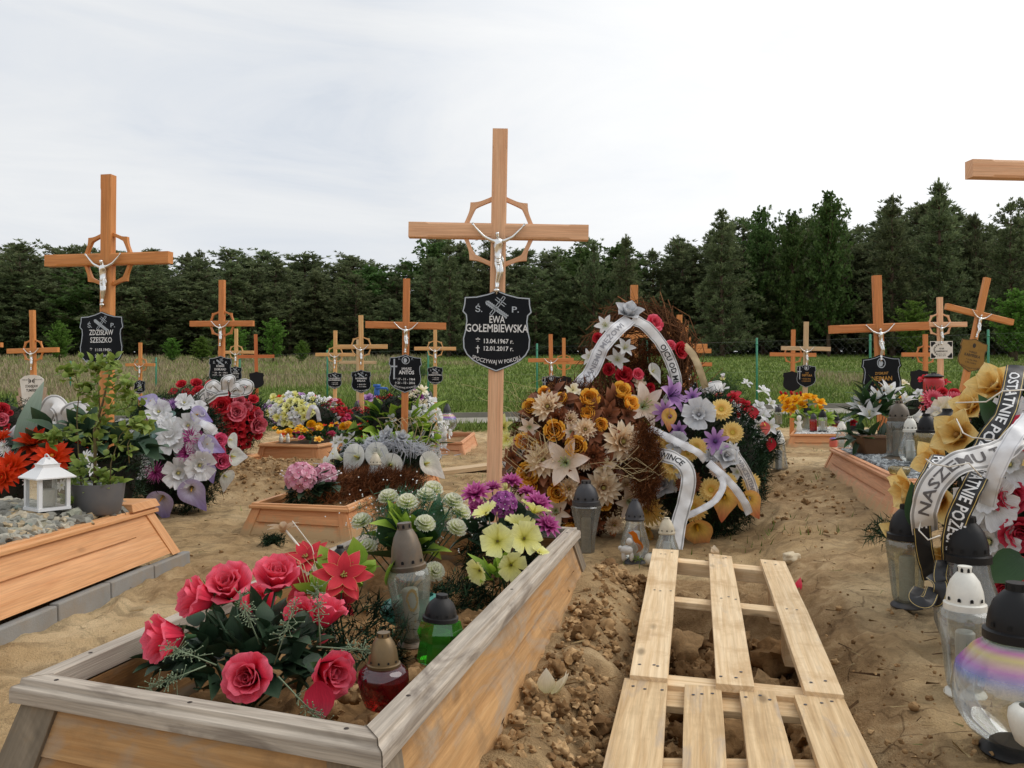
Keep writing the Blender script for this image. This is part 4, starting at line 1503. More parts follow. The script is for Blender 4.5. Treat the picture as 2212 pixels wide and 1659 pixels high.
B1, c1 = frame('weathered grey-rimmed wooden grave frame in the near foreground', (-.897, 1.482, .33), (-.190, 1.215, .33), (.258, 3.12, .33), (-.447, 3.39, .33), -.02, .075, wr_grey, wr_pan, .075, .050, .040, .085, fslat=wr_slat, gv=.62)
fill('grave_soil', 'brown lumpy soil inside the weathered near frame', c1, .160, m_clod, .030, 7, 120, lump=.05)
for i_ in range(4):
    for u_ in (.07, .5, .93):
        a_, b_ = offs(c1, -.03)[i_], offs(c1, -.03)[(i_ + 1) % 4]
        p_ = a_.lerp(b_, u_ + R.uniform(-.015, .015)) + V((0, 0, .0006))
        mb = MB(); mb.lathe([(.0042, 0), (.0036, .0006), (0, .0006)], 8, 0, Matrix.Translation(p_)); mb.build('nail', M('rusty_nail', S(60, 50, 44), .6, .4), B1)
B2, c2 = frame('orange wooden frame on concrete edging, filled with grey stones, at left', (-2.75, 1.60, .30), (-1.885, 1.55, .30), (-1.675, 3.93, .30), (-2.50, 3.93, .30), .075, .06, wf_or, wf_or, .065, .045, .03, .07)
mb = MB()
mb.hexa([(-1.93, 3.74, .297), (-1.69, 3.70, .297), (-1.668, 3.935, .297), (-1.99, 3.935, .297)], [(-1.92, 3.75, .332), (-1.70, 3.71, .332), (-1.683, 3.92, .332), (-1.98, 3.925, .332)])
mb.build('corner_cap', wf_or, B2, False, bevel=.002)
m_block = M('edging_block', S(140, 138, 134), .9, var=.1, vs=8, bp=.002, bs=150, dirt=(S(150, 128, 98), .5))
for k in range(8):
    y0, y1 = 1.35 + .34 * k, 1.35 + .34 * k + .332
    xx = lambda y: -1.885 + .21 * (y - 1.55) / 2.38 + .048
    e = R.uniform(-.005, .005)
    mb = MB()
    mb.hexa([(xx(y0), y0, -.09), (xx(y0) + .045, y0, -.09), (xx(y1) + .045, y1, -.09), (xx(y1), y1, -.09)], [(xx(y0), y0, .058 + e), (xx(y0) + .04, y0, .058 + e), (xx(y1) + .04, y1, .058 + e), (xx(y1), y1, .058 + e)])
    o = mb.build('concrete_edging_block', m_block, None, False, bevel=.006)
    tag(o, 'grey concrete edging block under the orange stone-filled frame', 'edging block', 'concrete edging blocks in a row')
B3, c3 = frame('small orange frame holding pink flowers and brown fir branches', (-1.555, 4.90, .175), (-.918, 4.66, .185), (-.60, 6.75, .20), (-1.22, 6.98, .20), -.03, .06, wf_or, wf_or2, .05, .04, .03, .06)
B4, c4 = frame('orange frame planted with marigolds behind the soil heap', (-2.47, 8.05, .32), (-1.84, 7.85, .32), (-1.50, 9.7, .33), (-2.13, 9.9, .33), 0, .06, wf_or, wf_or2, .05, .04, .03, .06)
B5, c5 = frame('orange frame corner showing between purple and red wreaths', (-3.15, 6.4, .23), (-2.68, 6.2, .23), (-2.42, 7.95, .23), (-3.05, 8.15, .23), -.02, .06, wf_or, wf_or2, .06, .04, .03, .06)
B6, c6 = frame('dusty orange frame with grey gravel at right behind the yellow wreath', (1.895, 4.08, .405), (2.62, 4.02, .405), (3.12, 6.15, .405), (2.42, 6.32, .405), .20, .06, wf_or3, wf_or3, .055, .045, .03, .06)
B7, c7 = frame('orange frame filled with white pebbles far right', (3.70, 11.05, .25), (4.42, 11.0, .25), (5.15, 13.0, .26), (4.50, 13.1, .26), .02, .06, wf_or2, wf_or2, .05, .04, .03, .06)
B8, c8 = frame('pale dusty frame right of the iridescent globe lantern', (-1.05, 10.9, .16), (-.64, 10.75, .16), (-.55, 12.4, .2), (-1.0, 12.5, .2), -.05, .06, wf_or3, wf_or3, .05, .04, .03, .05)
B9, c9 = frame('low orange frame with purple flowers and a red round lantern', (-2.32, 11.3, .24), (-1.62, 11.1, .24), (-1.50, 12.6, .26), (-2.2, 12.8, .26), -.02, .06, wf_or2, wf_or2, .05, .04, .03, .05)
m_dksoil = ramp_mat('dark_soil', [(0, (60, 46, 34)), (1, (92, 70, 50))])
fill('grave_soil', 'dark planting soil in the marigold frame', c4, .30, m_dksoil, .012, 9, 30)
fill('grave_soil', 'brown soil inside the frame between the wreaths', c5, .18, m_clod, .02, 9, 24)
fill('grave_soil', 'soil inside the pale dusty frame', c8, .12, m_clod, .02, 9, 20)
fill('grave_soil', 'soil in the purple flower frame', c9, .21, m_clod, .02, 9, 20)
fill('grave_soil', 'soil under the brown fir branches', c3, .13, m_clod, .02, 9, 30, dome=.06)

# stones
m_stone = ramp_mat('grey_stone', [(0, (118, 116, 108)), (.35, (150, 148, 138)), (.7, (178, 174, 160)), (.88, (190, 166, 128)), (1, (140, 150, 140))], .8, .004, 26)
m_pebble = ramp_mat('gravel_chip', [(0, (104, 108, 110)), (.5, (146, 150, 152)), (1, (196, 200, 200))], .8, .002, 60)
m_wpeb = ramp_mat('white_pebble', [(0, (190, 188, 184)), (1, (228, 226, 222))], .8, .002, 60)


def stones(name, label, c, level, m, n, r0, r1, sq, sub=1, dome=.0, shr=-.07, rough=.45):
    c = offs(c, shr)
    mb = MB()
    for i in range(n):
        u, v = R.random(), R.random()
        p = c[0].lerp(c[1], u).lerp(c[3].lerp(c[2], u), v)
        r = R.uniform(r0, r1)
        rock(mb, (p.x, p.y, level + R.uniform(-.5, .35) * r + dome * (1 - abs(2 * u - 1) ** 4)), r, (1.15, R.uniform(.5, .95), R.uniform(.45, .8)), 0, sub, rough)
    o = mb.build(name, m, None, False)
    return tag(o, label, 'stones', kind='stuff')


# only the part of the left frame the camera can see is packed densely
cL = [V((-2.62, 2.0, .3)), V((-1.85, 2.0, .3)), V((-1.68, 3.9, .3)), V((-2.55, 3.9, .3))]
stones('stone_gravel', 'coarse grey striped stones heaped in the left orange frame', cL, .295, m_stone, 1900, .015, .036, None, 2, .035, -.04, .55)
fill('grave_soil', 'soil bed under the grey stones', c2, .262, m_dksoil, .005, 9, 12, dome=.03)
stones('fine_gravel', 'fine grey gravel inside the dusty right frame', c6, .398, m_pebble, 5200, .008, .017, None, 1, .0)
fill('grave_soil', 'bed under the fine grey gravel', c6, .388, m_pebble, .004, 30, 20)
stones('white_gravel', 'white pebbles covering the far right frame', c7, .245, m_wpeb, 1500, .012, .026, None, 1, .0)
fill('grave_soil', 'bed under the white pebbles', c7, .240, m_wpeb, .004, 30, 12)

# ================================================================== pallets over the open trench
wp_new = WOOD('pallet_new', (208, 176, 132), (240, 215, 177), .75, .75, grain=.35, stain=((176, 168, 158), .60, .5), dirt=((180, 144, 98), .5))
wp_old = WOOD('pallet_old', (186, 152, 108), (226, 198, 156), .8, .75, grain=.5, stain=((158, 148, 140), .54, .6), dirt=((160, 132, 96), .35))
m_nail = M('nail_head', S(70, 72, 80), .5, .5)


def PZ(px, py, z):
    d = (CZ - z) * F / (py - HY)
    return V(((px - CX) / F * d, d, z))


def pallet(label, slats, stringers, wood, zf, zn, ext=0, th=.021, base=None):
    t = thing('wooden_pallet', label, 'pallet', base, 'wooden pallets over the trench')
    for q in slats:
        fl, fr, nr, nl = PZ(*q[0], zf), PZ(*q[1], zf), PZ(*q[2], zn), PZ(*q[3], zn)
        if ext:
            nl = nl + (nl - fl).normalized() * ext
            nr = nr + (nr - fr).normalized() * ext
        mb = MB()
        dz = V((0, 0, -th))
        up = V((0, 0, R.uniform(-.002, .002)))
        n = 7
        rd = R.random()
        vs, at, fs = [], [], []
        for k in range(n):        # slightly bowed, split-edged board
            u = k / (n - 1)
            a, b = nl.lerp(fl, u) + up, nr.lerp(fr, u) + up
            bow = V((0, 0, .003 * math.sin(PI * u) + R.uniform(-.0004, .0004)))
            sx = (b - a).normalized() * R.uniform(-.0009, .0009)
            L = (fl - nl).length * u
            wd = (b - a).length
            for p, ac in ((a + bow + sx, 0), (b + bow - sx, wd), (b + bow + dz - sx, wd + th), (a + bow + dz + sx, -th)):
                vs.append(p); at.append((L, ac, rd))
        for k in range(n - 1):
            for e in range(4): fs.append((k * 4 + e, k * 4 + (e + 1) % 4, k * 4 + 4 + (e + 1) % 4, k * 4 + 4 + e))
        fs += [(3, 2, 1, 0), tuple(range(4 * n - 4, 4 * n))]
        mb.add(vs, fs, 0, at)
        for u in q[4]:
            for v in (.25, .55, .8)[:R.choice((2, 3, 3))]:
                v += R.uniform(-.11, .11)
                uu = u + R.uniform(-.022, .022)
                p = nl.lerp(fl, uu).lerp(nr.lerp(fr, uu), v) + up + V((0, 0, .003 * math.sin(PI * uu) + .0012))
                mb.add([p + V((math.cos(a) * .0045, math.sin(a) * .0045, 0)) for a in np.linspace(0, 2 * PI, 9)[:-1]], [tuple(range(8))], 1)
        mb.build('deck_board', [wood, m_nail], t, False, bevel=.0015)
    L0, R0 = slats[0], slats[-1]
    fl, nl = PZ(*L0[0], zf), PZ(*L0[3], zn)
    fr, nr = PZ(*R0[1], zf), PZ(*R0[2], zn)
    for u, w_, h_ in stringers:
        a, b = nl.lerp(fl, u), nr.lerp(fr, u)
        ln = (fl - nl).normalized()
        mb = MB()
        cz = V((0, 0, -th - h_ / 2 - .0015))
        mb.box(a.lerp(b, .5) + cz, (b - a) * .495, ln * w_ / 2, (0, 0, h_ / 2))
        mb.build('stringer_board', wood, t, False, bevel=.002)
        for v in (.06, .94):
            c = a.lerp(b, v)
            mb = MB()
            mb.box(c + V((0, 0, -th - h_ - .075)), (b - a).normalized() * .035, ln * .05, (0, 0, .072))
            mb.build('block', wood, t, False, bevel=.002)


pallet('newer far pallet with three long pale boards over the trench', [
    [(1410, 1184), (1465, 1187), (1442, 1464), (1359, 1456), (.04, .55, .95)],
    [(1530, 1195), (1580, 1201), (1629, 1482), (1546, 1475), (.05, .55, .96)],
    [(1641, 1207), (1695, 1212), (1822, 1499), (1738, 1491), (.04, .5, .95)]], [(.035, .07, .045), (.56, .06, .022), (.955, .07, .05)], wp_new, .178, .112, 0, base=(.6, 2.7, 0))
pallet('older near pallet with four boards cut by the lower photo edge', [
    [(1348, 1463), (1442, 1468), (1430, 1658), (1301, 1658), (.93,)],
    [(1478, 1475), (1557, 1480), (1570, 1658), (1472, 1658), (.94,)],
    [(1595, 1485), (1673, 1492), (1716, 1658), (1616, 1658), (.94,)],
    [(1714, 1500), (1819, 1504), (1893, 1658), (1768, 1658), (.94,)]], [(.90, .10, .018), (.1, .1, .018)], wp_old, .100, .085, .40, base=(.5, 1.7, 0))
# ================================================================== artificial flowers
def petal(mb, L, Wd, th0, k, az, r0=0, z0=0, cup=.15, prof='round', nu=4, nv=6, mat=0, ruf=0, rf=3, wrap=0, lip=0, tw=0):
    """one curved petal: rises from the axis at angle th0 and bends by k; lip turns the tip outwards"""
    vs, at, fs = [], [], []
    ph = R.random() * 6.28
    rnd = R.random()
    rho, z, th = r0, z0, th0
    for j in range(nv + 1):
        v = j / nv
        th = th0 + k * v + lip * max(0, v - .6) ** 2 * 6
        if j:
            rho += math.sin(th) * L / nv
            z += math.cos(th) * L / nv
        if prof == 'round': w = Wd * (.28 + .9 * v - .18 * v * v) * math.sqrt(max(.04, 1 - ((v - .66) / .36) ** 2)) if v > .66 else Wd * (.28 + .9 * v - .18 * v * v)
        elif prof == 'point': w = Wd * max(.0, math.sin(PI * min(1, (.06 + .94 * v)) ** .85)) ** .9
        elif prof == 'strap': w = Wd * (.45 + .55 * math.sin(PI * min(1, v * .75 + .1))) * (1 if v < .85 else 1 - (v - .85) * 4)
        else: w = Wd * (.2 + .8 * v) * (1 - .25 * v ** 8)
        for i in range(nu + 1):
            u = 2 * i / nu - 1
            t = u * w
            bulge = cup * u * u * w + ruf * v * v * math.sin(rf * u * PI + ph)
            rr, zz = rho - math.cos(th) * bulge, z + math.sin(th) * bulge
            if prof == 'frill': zz += .0
            if wrap:
                a = az + t / max(rr, wrap)
                p = (rr * math.cos(a), rr * math.sin(a), zz)
            else:
                tz = tw * u * w
                p = (rr * math.cos(az) - t * math.sin(az), rr * math.sin(az) + t * math.cos(az), zz + tz)
            vs.append(p)
            at.append((v, u, rnd))
    for j in range(nv):
        for i in range(nu):
            a = j * (nu + 1) + i
            fs.append((a, a + 1, a + nu + 2, a + nu + 1))
    mb.add(vs, fs, mat, at)


def ball(mb, c, r, mat, sq=1):
    vs, fs = ICO[1]
    mb.add([(c[0] + x * r, c[1] + y * r, c[2] + z * r * sq) for x, y, z in vs], fs, mat, [(.5 + z * .5, 0, 0) for x, y, z in vs])


def leafgeo(mb, p, d, up, L, Wd, curl=.3, mat=0, n=5, shape=.8):
    d = d.normalized()
    s = d.cross(up)
    s = s.normalized() if s.length > 1e-4 else d.orthogonal().normalized()
    nrm = s.cross(d)
    vs, at, fs = [], [], []
    rd = R.random()
    for j in range(n + 1):
        v = j / n
        w = Wd * math.sin(PI * (.04 + .96 * v) ** shape)
        c = p + d * L * v - nrm * curl * L * v * v
        for u in (-1, 0, 1):
            vs.append(c + s * w * u + nrm * abs(u) * w * .35)
            at.append((v, u, rd))
    for j in range(n):
        for i in range(2):
            a = j * 3 + i
            fs.append((a, a + 1, a + 4, a + 3))
    mb.add(vs, fs, mat, at)


def spathe(mb, mat=0, cmat=1):
    """calla: rolled funnel with one long pointed lip, and a spadix"""
    vs, at, fs = [], [], []
    nv, nu = 10, 22
    for j in range(nv + 1):
        v = j / nv
        for i in range(nu + 1):
            f = (i / nu * 2 - 1) * PI * .99
            r = .10 + .52 * v ** 1.7
            e = math.exp(-(f / .55) ** 2)
            out = 1 + 1.15 * e * v ** 3
            bk = .5 * (1 - math.cos(f))
            z = 1.0 * v ** .9 * (1 - .32 * e * v) - .42 * v ** 5 * (1 - bk) + .05 * bk * v
            cx = .12 * v
            lipo = .10 * v ** 6
            vs.append(((r * out + lipo) * math.cos(f) + cx, (r + lipo) * math.sin(f) * (1 - .35 * e * v ** 6), z - .45))
            at.append((v * (.72 + .28 * e), f / PI, .5))
    for j in range(nv):
        for i in range(nu):
            a = j * (nu + 1) + i
            fs.append((a, a + 1, a + nu + 2, a + nu + 1))
    mb.add(vs, fs, mat, at)
    mb.tube([(0, 0, -.3), (.05, 0, .1), (.10, 0, .38)], [.05, .06, .03], 7, cmat)


def build_flower(kind):
    b = MB()
    ga = 2.39996
    if kind in ('rose', 'rosebud', 'smallrose'):
        lo = kind == 'smallrose'
        nv, nu = (3, 2) if lo else (9, 8)
        rings = [(3, .0, .05, .66, .34, .05, .05), (3, .06, .08, .78, .50, .12, .10), (3, .14, .12, .86, .64, .18, .25), (4, .24, .22, .92, .70, .22, .5), (5, .42, .42, .94, .72, .24, .75)]
        if kind == 'rosebud': rings = rings[:3]
        if lo: rings = [(3, .05, .1, .6, .36, .08, 0), (4, .35, .5, .75, .46, .2, .3), (5, .8, .7, .85, .5, .2, .3)]
        for q, (n, th, k, L, Wd, r0, lip) in enumerate(rings):
            for i in range(n):
                petal(b, L * R.uniform(.93, 1.07), Wd, th + R.gauss(0, .04), k, i * 2 * PI / n + q * .7 + R.gauss(0, .12), r0, -.42 + .05 * (5 - q) * .2, .10, 'round', nu, nv, 0, .02 + .012 * q, 1.2, wrap=.16 if q < 4 else 0, lip=lip)
        if not lo:
            for i in range(5): petal(b, .55, .16, .9, .9, i * 1.256, .08, -.48, .2, 'point', 2, 4, 1)
            b.tube([(0, 0, -.75), (0, 0, -.42)], [.06, .14], 7, 1)
    elif kind == 'bowlrose':     # ranunculus-like: rounded outer petals, dark heart
        for q, (n, th, k, L, Wd, r0) in enumerate([(5, -.15, .1, .50, .34, .20), (5, -.02, .1, .62, .40, .30), (6, .12, -.25, .78, .48, .40), (6, .35, -.35, .85, .52, .42), (5, .75, -.35, .80, .5, .38)]):
            for i in range(n): petal(b, L, Wd, th, k, i * 2 * PI / n + q * .6, r0, -.35, .2, 'round', 5, 6, 0, .04, 1.3, wrap=.3 if q < 3 else 0)
        ball(b, (0, 0, -.1), .18, 1, .6)
    elif kind == 'lily':
        for i in range(6): petal(b, 1.12, .23 if i % 2 else .29, .62, 1.0, i * PI / 3, .05, -.35, .35, 'point', 4, 8, 0, .02, 1)
        for i in range(6): b.tube([(0, 0, -.3), (.12 * math.cos(i), .12 * math.sin(i), .1), (.2 * math.cos(i), .2 * math.sin(i), .25)], [.015, .012, .03], 4, 1)
    elif kind == 'trumpet':     # white lily seen from the side: long cup with pointed tips
        for i in range(6): petal(b, 1.5, .27, .28, .75, i * PI / 3, .08, -.8, .4, 'point', 4, 8, 0, .02, 1)
        for i in range(5): b.tube([(0, 0, -.5), (.1 * math.cos(i * 1.25), .1 * math.sin(i * 1.25), .2)], .014, 4, 1)
    elif kind == 'hibiscus':
        for i in range(6): petal(b, .98, .46, .55, .85, i * PI / 3 + R.gauss(0, .1), .05, -.35, .15, 'frill', 6, 6, 0, .08, 2.5)
        for i in range(4): petal(b, .55, .26, .25, .5, i * PI / 2, .05, -.3, .2, 'frill', 4, 5, 0, .05, 2)
        ball(b, (0, 0, -.1), .10, 1)
    elif kind == 'magnolia':
        for i in range(5): petal(b, 1.15, .50, .75, .45, i * 1.2566 + .3, .05, -.3, .28, 'point', 6, 8, 0, .05, 1.2)
        for i in range(4): petal(b, .95, .45, .30, .35, i * PI / 2 + 1.0, .05, -.25, .35, 'point', 6, 8, 0, .05, 1.2)
        ball(b, (0, 0, 0), .12, 1, 1.6)
    elif kind == 'poppy':
        for i in range(5): petal(b, .98, .56, .75, .55, i * 1.2566 + R.gauss(0, .1), .04, -.3, .1, 'frill', 8, 6, 0, .07, 3.5)
        ball(b, (0, 0, -.15), .09, 1)
    elif kind == 'carnation':
        for q, (n, th, L) in enumerate([(8, 1.55, .95), (8, 1.2, .92), (8, .85, .9), (7, .5, .85), (5, .2, .78)]):
            for i in range(n): petal(b, L, .36, th, -.25, i * 2 * PI / n + q * .5, .03, -.35 + .03 * q, .05, 'frill', 8, 5, 0, .09, 3.2)
        b.tube([(0, 0, -.85), (0, 0, -.3)], [.12, .2], 7, 1)
    elif kind == 'dahlia':
        for q, (n, th, L, Wd) in enumerate([(10, 1.45, 1.0, .19), (10, 1.15, .95, .19), (9, .85, .85, .17), (7, .5, .65, .14)]):
            for i in range(n): petal(b, L, Wd, th, .25 if q < 2 else -.2, i * 2 * PI / n + q * .3, .06, -.2, .5, 'point', 3, 5, 0)
        ball(b, (0, 0, .05), .12, 1, .7)
    elif kind == 'gerbera':
        for q in range(3):
            for i in range(18): petal(b, (1, .9, .62)[q], .11, (1.5, 1.35, 1.1)[q], .1, i * 2 * PI / 18 + q * .17, .1, -.05 + .04 * q, .25, 'strap', 2, 4, 0)
        b.lathe([(.24, .08), (.2, .14), (.08, .12), (.01, .10)], 12, 1)
        for i in range(18): ball(b, (.2 * math.cos(i * .35), .2 * math.sin(i * .35), .13), .035, 1)
    elif kind == 'daisy':
        for i in range(9): petal(b, 1, .17, 1.25, .3, i * 2 * PI / 9, .08, -.05, .2, 'strap', 2, 4, 0)
        ball(b, (0, 0, 0), .17, 1, .6)
    elif kind == 'poinsettia':
        for i in range(6): petal(b, 1.02, .27, 1.35, .15, i * PI / 3, .05, 0, .08, 'point', 4, 6, 0, .03, 1)
        for i in range(5): petal(b, .80, .22, 1.10, .25, i * 1.2566 + .5, .05, .05, .08, 'point', 4, 6, 0, .03, 1)
        for i in range(10): b.tube([(0, 0, .02), (.13 * math.cos(i * ga) * (i % 3 + 1) / 3, .13 * math.sin(i * ga) * (i % 3 + 1) / 3, .14)], [.012, .026], 5, 1)
    elif kind == 'hydrangea':
        n = 19
        for i in range(n):
            z = 1 - 1.25 * (i + .5) / n
            r = math.sqrt(max(0, 1 - z * z))
            nd = V((r * math.cos(i * ga), r * math.sin(i * ga), z))
            q = nd.to_track_quat('Z', 'Y')
            c = MB()
            for k in range(4): petal(c, .42, .26, 1.2, .2, k * PI / 2 + i, .02, 0, .1, 'round', 3, 3, 0, .02, 1)
            ball(c, (0, 0, .03), .04, 1)
            s = len(b.v)
            b.add([q @ V(v) + nd * .78 for v in c.v], c.f, 0, c.a)
            b.m[-len(c.f):] = c.m
    elif kind == 'aster':
        for i in range(46):
            z = 1 - .95 * (i + .5) / 46
            petal(b, 1, .05, math.acos(z), .25, i * ga, .03, -.15, .1, 'point', 2, 3, 0)
    elif kind == 'tulip':
        for i in range(6): petal(b, 1.45, .46, .55, -.75, i * PI / 3, .1, -.7, .2, 'point', 4, 6, 0, 0, 1, wrap=.3)
        b.tube([(0, 0, -.9), (0, 0, -.65)], [.06, .1], 6, 1)
    elif kind == 'calla':
        spathe(b)
    elif kind == 'anthurium':
        petal(b, 1.5, .6, 1.3, .35, 0, -.5, 0, .1, 'point', 6, 6, 0)
        b.tube([(-.3, 0, .02), (0, 0, .22)], .06, 6, 1)
    elif kind == 'cluster':     # far mixed blossom: a loose knot of small petals
        for i in range(12): petal(b, R.uniform(.6, 1), .3, R.uniform(.2, 1.4), .5, i * ga, .08, -.25, .15, 'frill', 3, 3, 0, .08, 2)
    return b


GRN = (48, 84, 40)
C_ = {  # colour sets: petal stops, centre colour
    'red': ([(0, (188, 28, 56)), (.5, (240, 64, 94)), (1, (250, 118, 140))], GRN),
    'crimson': ([(0, (150, 14, 40)), (.6, (212, 38, 70)), (1, (230, 78, 104))], GRN),
    'deepred': ([(0, (130, 8, 22)), (.6, (196, 26, 42)), (1, (214, 50, 64))], GRN),
    'pinkred': ([(0, (150, 24, 44)), (.6, (206, 66, 88)), (1, (228, 124, 138))], GRN),
    'white': ([(0, (214, 222, 190)), (.3, (236, 236, 232)), (1, (242, 242, 244))], (206, 196, 120)),
    'cream': ([(0, (220, 214, 160)), (.5, (238, 228, 196)), (1, (244, 238, 220))], (206, 190, 110)),
    'silver': ([(0, (176, 178, 182)), (1, (228, 230, 233))], (170, 170, 176)),
    'yellow': ([(0, (228, 142, 26)), (.5, (252, 190, 60)), (1, (255, 214, 104))], (120, 70, 20)),
    'gold': ([(0, (236, 184, 74)), (.5, (248, 210, 116)), (1, (252, 226, 150))], (196, 168, 60)),
    'softyellow': ([(0, (214, 154, 60)), (.4, (244, 204, 112)), (1, (250, 228, 164))], (150, 110, 50)),
    'lemon': ([(0, (196, 190, 60)), (.35, (236, 230, 130)), (1, (244, 242, 176))], (90, 80, 20)),
    'palegreen': ([(0, (206, 220, 116)), (.5, (240, 244, 190)), (1, (255, 254, 240))], GRN),
    'beige': ([(0, (200, 164, 114)), (.5, (236, 210, 174)), (1, (248, 234, 210))], (160, 150, 80)),
    'peach': ([(0, (170, 200, 150)), (.25, (236, 214, 190)), (.8, (244, 228, 214)), (1, (240, 206, 184))], (150, 160, 90)),
    'purple': ([(0, (136, 30, 98)), (.5, (188, 74, 146)), (1, (216, 132, 186))], (120, 90, 50)),
    'lilac': ([(0, (110, 60, 140)), (.5, (176, 130, 190)), (1, (206, 170, 214))], (60, 40, 80)),
    'violetcalla': ([(0, (226, 222, 190)), (.35, (222, 216, 236)), (1, (150, 132, 206))], (206, 160, 70)),
    'whitecalla': ([(0, (190, 200, 110)), (.3, (236, 238, 224)), (1, (244, 244, 244))], (206, 190, 80)),
    'sunsetcalla': ([(0, (206, 172, 50)), (.5, (246, 206, 110)), (.8, (240, 170, 110)), (1, (218, 112, 84))], (226, 180, 40)),
    'pink': ([(0, (206, 110, 140)), (.5, (232, 164, 186)), (1, (240, 196, 210))], (226, 226, 220)),
    'hotpink': ([(0, (180, 20, 70)), (.6, (226, 60, 110)), (1, (236, 110, 146))], GRN),
    'orange': ([(0, (236, 120, 20)), (.35, (232, 84, 22)), (1, (226, 58, 30))], (200, 140, 40)),
    'coral': ([(0, (200, 70, 60)), (1, (226, 120, 110))], (220, 190, 70)),
    'goldred': ([(0, (170, 24, 40)), (.6, (206, 48, 62)), (1, (214, 72, 80))], (150, 130, 60)),
    'marigold': ([(0, (236, 150, 10)), (1, (246, 196, 30))], GRN),
    'brown': ([(0, (90, 46, 26)), (1, (150, 92, 60))], (90, 60, 30)),
    'mauve': ([(0, (120, 40, 110)), (.6, (170, 84, 160)), (1, (190, 120, 180))], (220, 220, 220)),
}
FM = {}


def fmesh(kind, colr, var=0):
    k = (kind, colr, var)
    if k not in FM:
        st, ce = C_[colr]
        edge = ((206, 180, 110), .955) if colr == 'goldred' else None
        pm = PM('petal_' + colr, st, .5 if colr in ('palegreen', 'white', 'whitecalla') else .3, .62, edge)
        cm = M('centre_' + colr, S(*ce), .7, var=.25, vs=40)
        R.seed(len(FM) * 7 + var)
        FM[k] = build_flower(kind).mesh(kind, [pm, cm])
    return FM[k]


def put_flower(parent, kind, colr, P, r, facing, roll=None, name=None, sq=1.0):
    q = facing.normalized().to_track_quat('Z', 'Y') @ Quaternion((0, 0, 1), R.random() * 6.28 if roll is None else roll)
    nm = name or {'smallrose': 'rose', 'bowlrose': 'rose', 'cluster': 'blossom', 'trumpet': 'lily'}.get(kind, kind)
    return link(nm, fmesh(kind, colr, R.randrange(2) if kind in ('rose', 'hibiscus', 'carnation', 'smallrose') else 0), parent, P - WL[parent.name], q, (r, r, r * sq))


def calla_roll(facing, tip):
    """roll so that the long lip (local +x) points towards world direction tip"""
    q = facing.normalized().to_track_quat('Z', 'Y')
    t = q.inverted() @ tip
    return math.atan2(t.y, t.x)


CAM = V((0, 0, CZ))
GROW = 1.0
m_leaf = PM('leaf_green', [(0, (30, 58, 28)), (.6, (46, 78, 40)), (1, (66, 96, 54))], .12, .45, None, .2)
m_leafd = PM('leaf_dark', [(0, (34, 56, 38)), (.6, (52, 78, 54)), (1, (78, 102, 76))], .1, .5, None, .2)
m_leafy = PM('leaf_light', [(0, (104, 140, 40)), (.6, (140, 172, 60)), (1, (170, 196, 84))], .3, .5)
m_leafb = PM('leaf_brown', [(0, (84, 44, 26)), (.6, (126, 74, 46)), (1, (158, 104, 72))], .2, .5)
m_leafs = PM('leaf_sage', [(0, (96, 112, 98)), (.6, (128, 146, 130)), (1, (160, 176, 160))], .15, .6)
m_stem = M('flower_stem', S(36, 66, 40), .6)
m_fir = ramp_mat('fir_needles', [(0, (18, 32, 20)), (.5, (34, 58, 38)), (1, (64, 94, 64))], .7, .001, 30)
m_firb = ramp_mat('dry_needles', [(0, (70, 40, 20)), (.5, (120, 72, 40)), (1, (158, 104, 62))], .8, .001, 30)
m_twig = ramp_mat('dry_twig', [(0, (74, 46, 26)), (.5, (116, 76, 46)), (1, (150, 106, 70))], .85, .001, 60)
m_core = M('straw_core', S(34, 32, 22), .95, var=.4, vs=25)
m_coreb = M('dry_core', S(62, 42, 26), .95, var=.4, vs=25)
m_satin = {}


def ribmat(name, base, border, stops=(.72, .86), rough=.38):
    """woven ribbon: stripes run along it (|pa.y|)"""
    if name in m_satin: return m_satin[name]
    m, nt, b = newmat(name)
    vec, x, y, z = pa(nt)
    ab = N(nt, 'ShaderNodeMath', operation='ABSOLUTE')
    nt.links.new(y, ab.inputs[0])
    r = ramp(nt, [(0, S(*base)), (stops[0], S(*border)), (stops[1], S(*base))], ab.outputs[0], 'CONSTANT')
    oc = objcoord(nt)
    nz = noise_n(nt, 22, 4, .6, oc)
    rr = ramp(nt, [(.3, .86), (.7, 1.05)], nz.outputs['Fac'])
    c = mixc(nt, 1, r.outputs[0], rr.outputs[0], 'MULTIPLY')
    nt.links.new(c, b.inputs['Base Color'])
    b.inputs['Roughness'].default_value = rough
    b.inputs['Sheen Weight'].default_value = .2
    bump(nt, b, nz.outputs['Fac'], .003, .3)
    m_satin[name] = m
    return m


rb_white = ribmat('white_ribbon', (226, 226, 228), (196, 196, 200))
rb_grey = ribmat('grey_edged_ribbon', (230, 230, 230), (120, 120, 112), (.60, .84))
rb_lace = ribmat('lace_edged_ribbon', (224, 222, 220), (150, 148, 146), (.70, .90))
rb_black = ribmat('black_ribbon', (16, 16, 20), (206, 178, 104), (.80, .87))
rb_beige = ribmat('beige_ribbon', (206, 182, 140), (186, 160, 116))
m_ink = M('printed_black', S(30, 30, 34), .6)
m_inkw = M('printed_white', S(230, 230, 230), .6)
m_inkg = M('printed_grey', S(150, 150, 156), .6)
m_raffia = M('raffia', S(206, 186, 140), .7, var=.15)


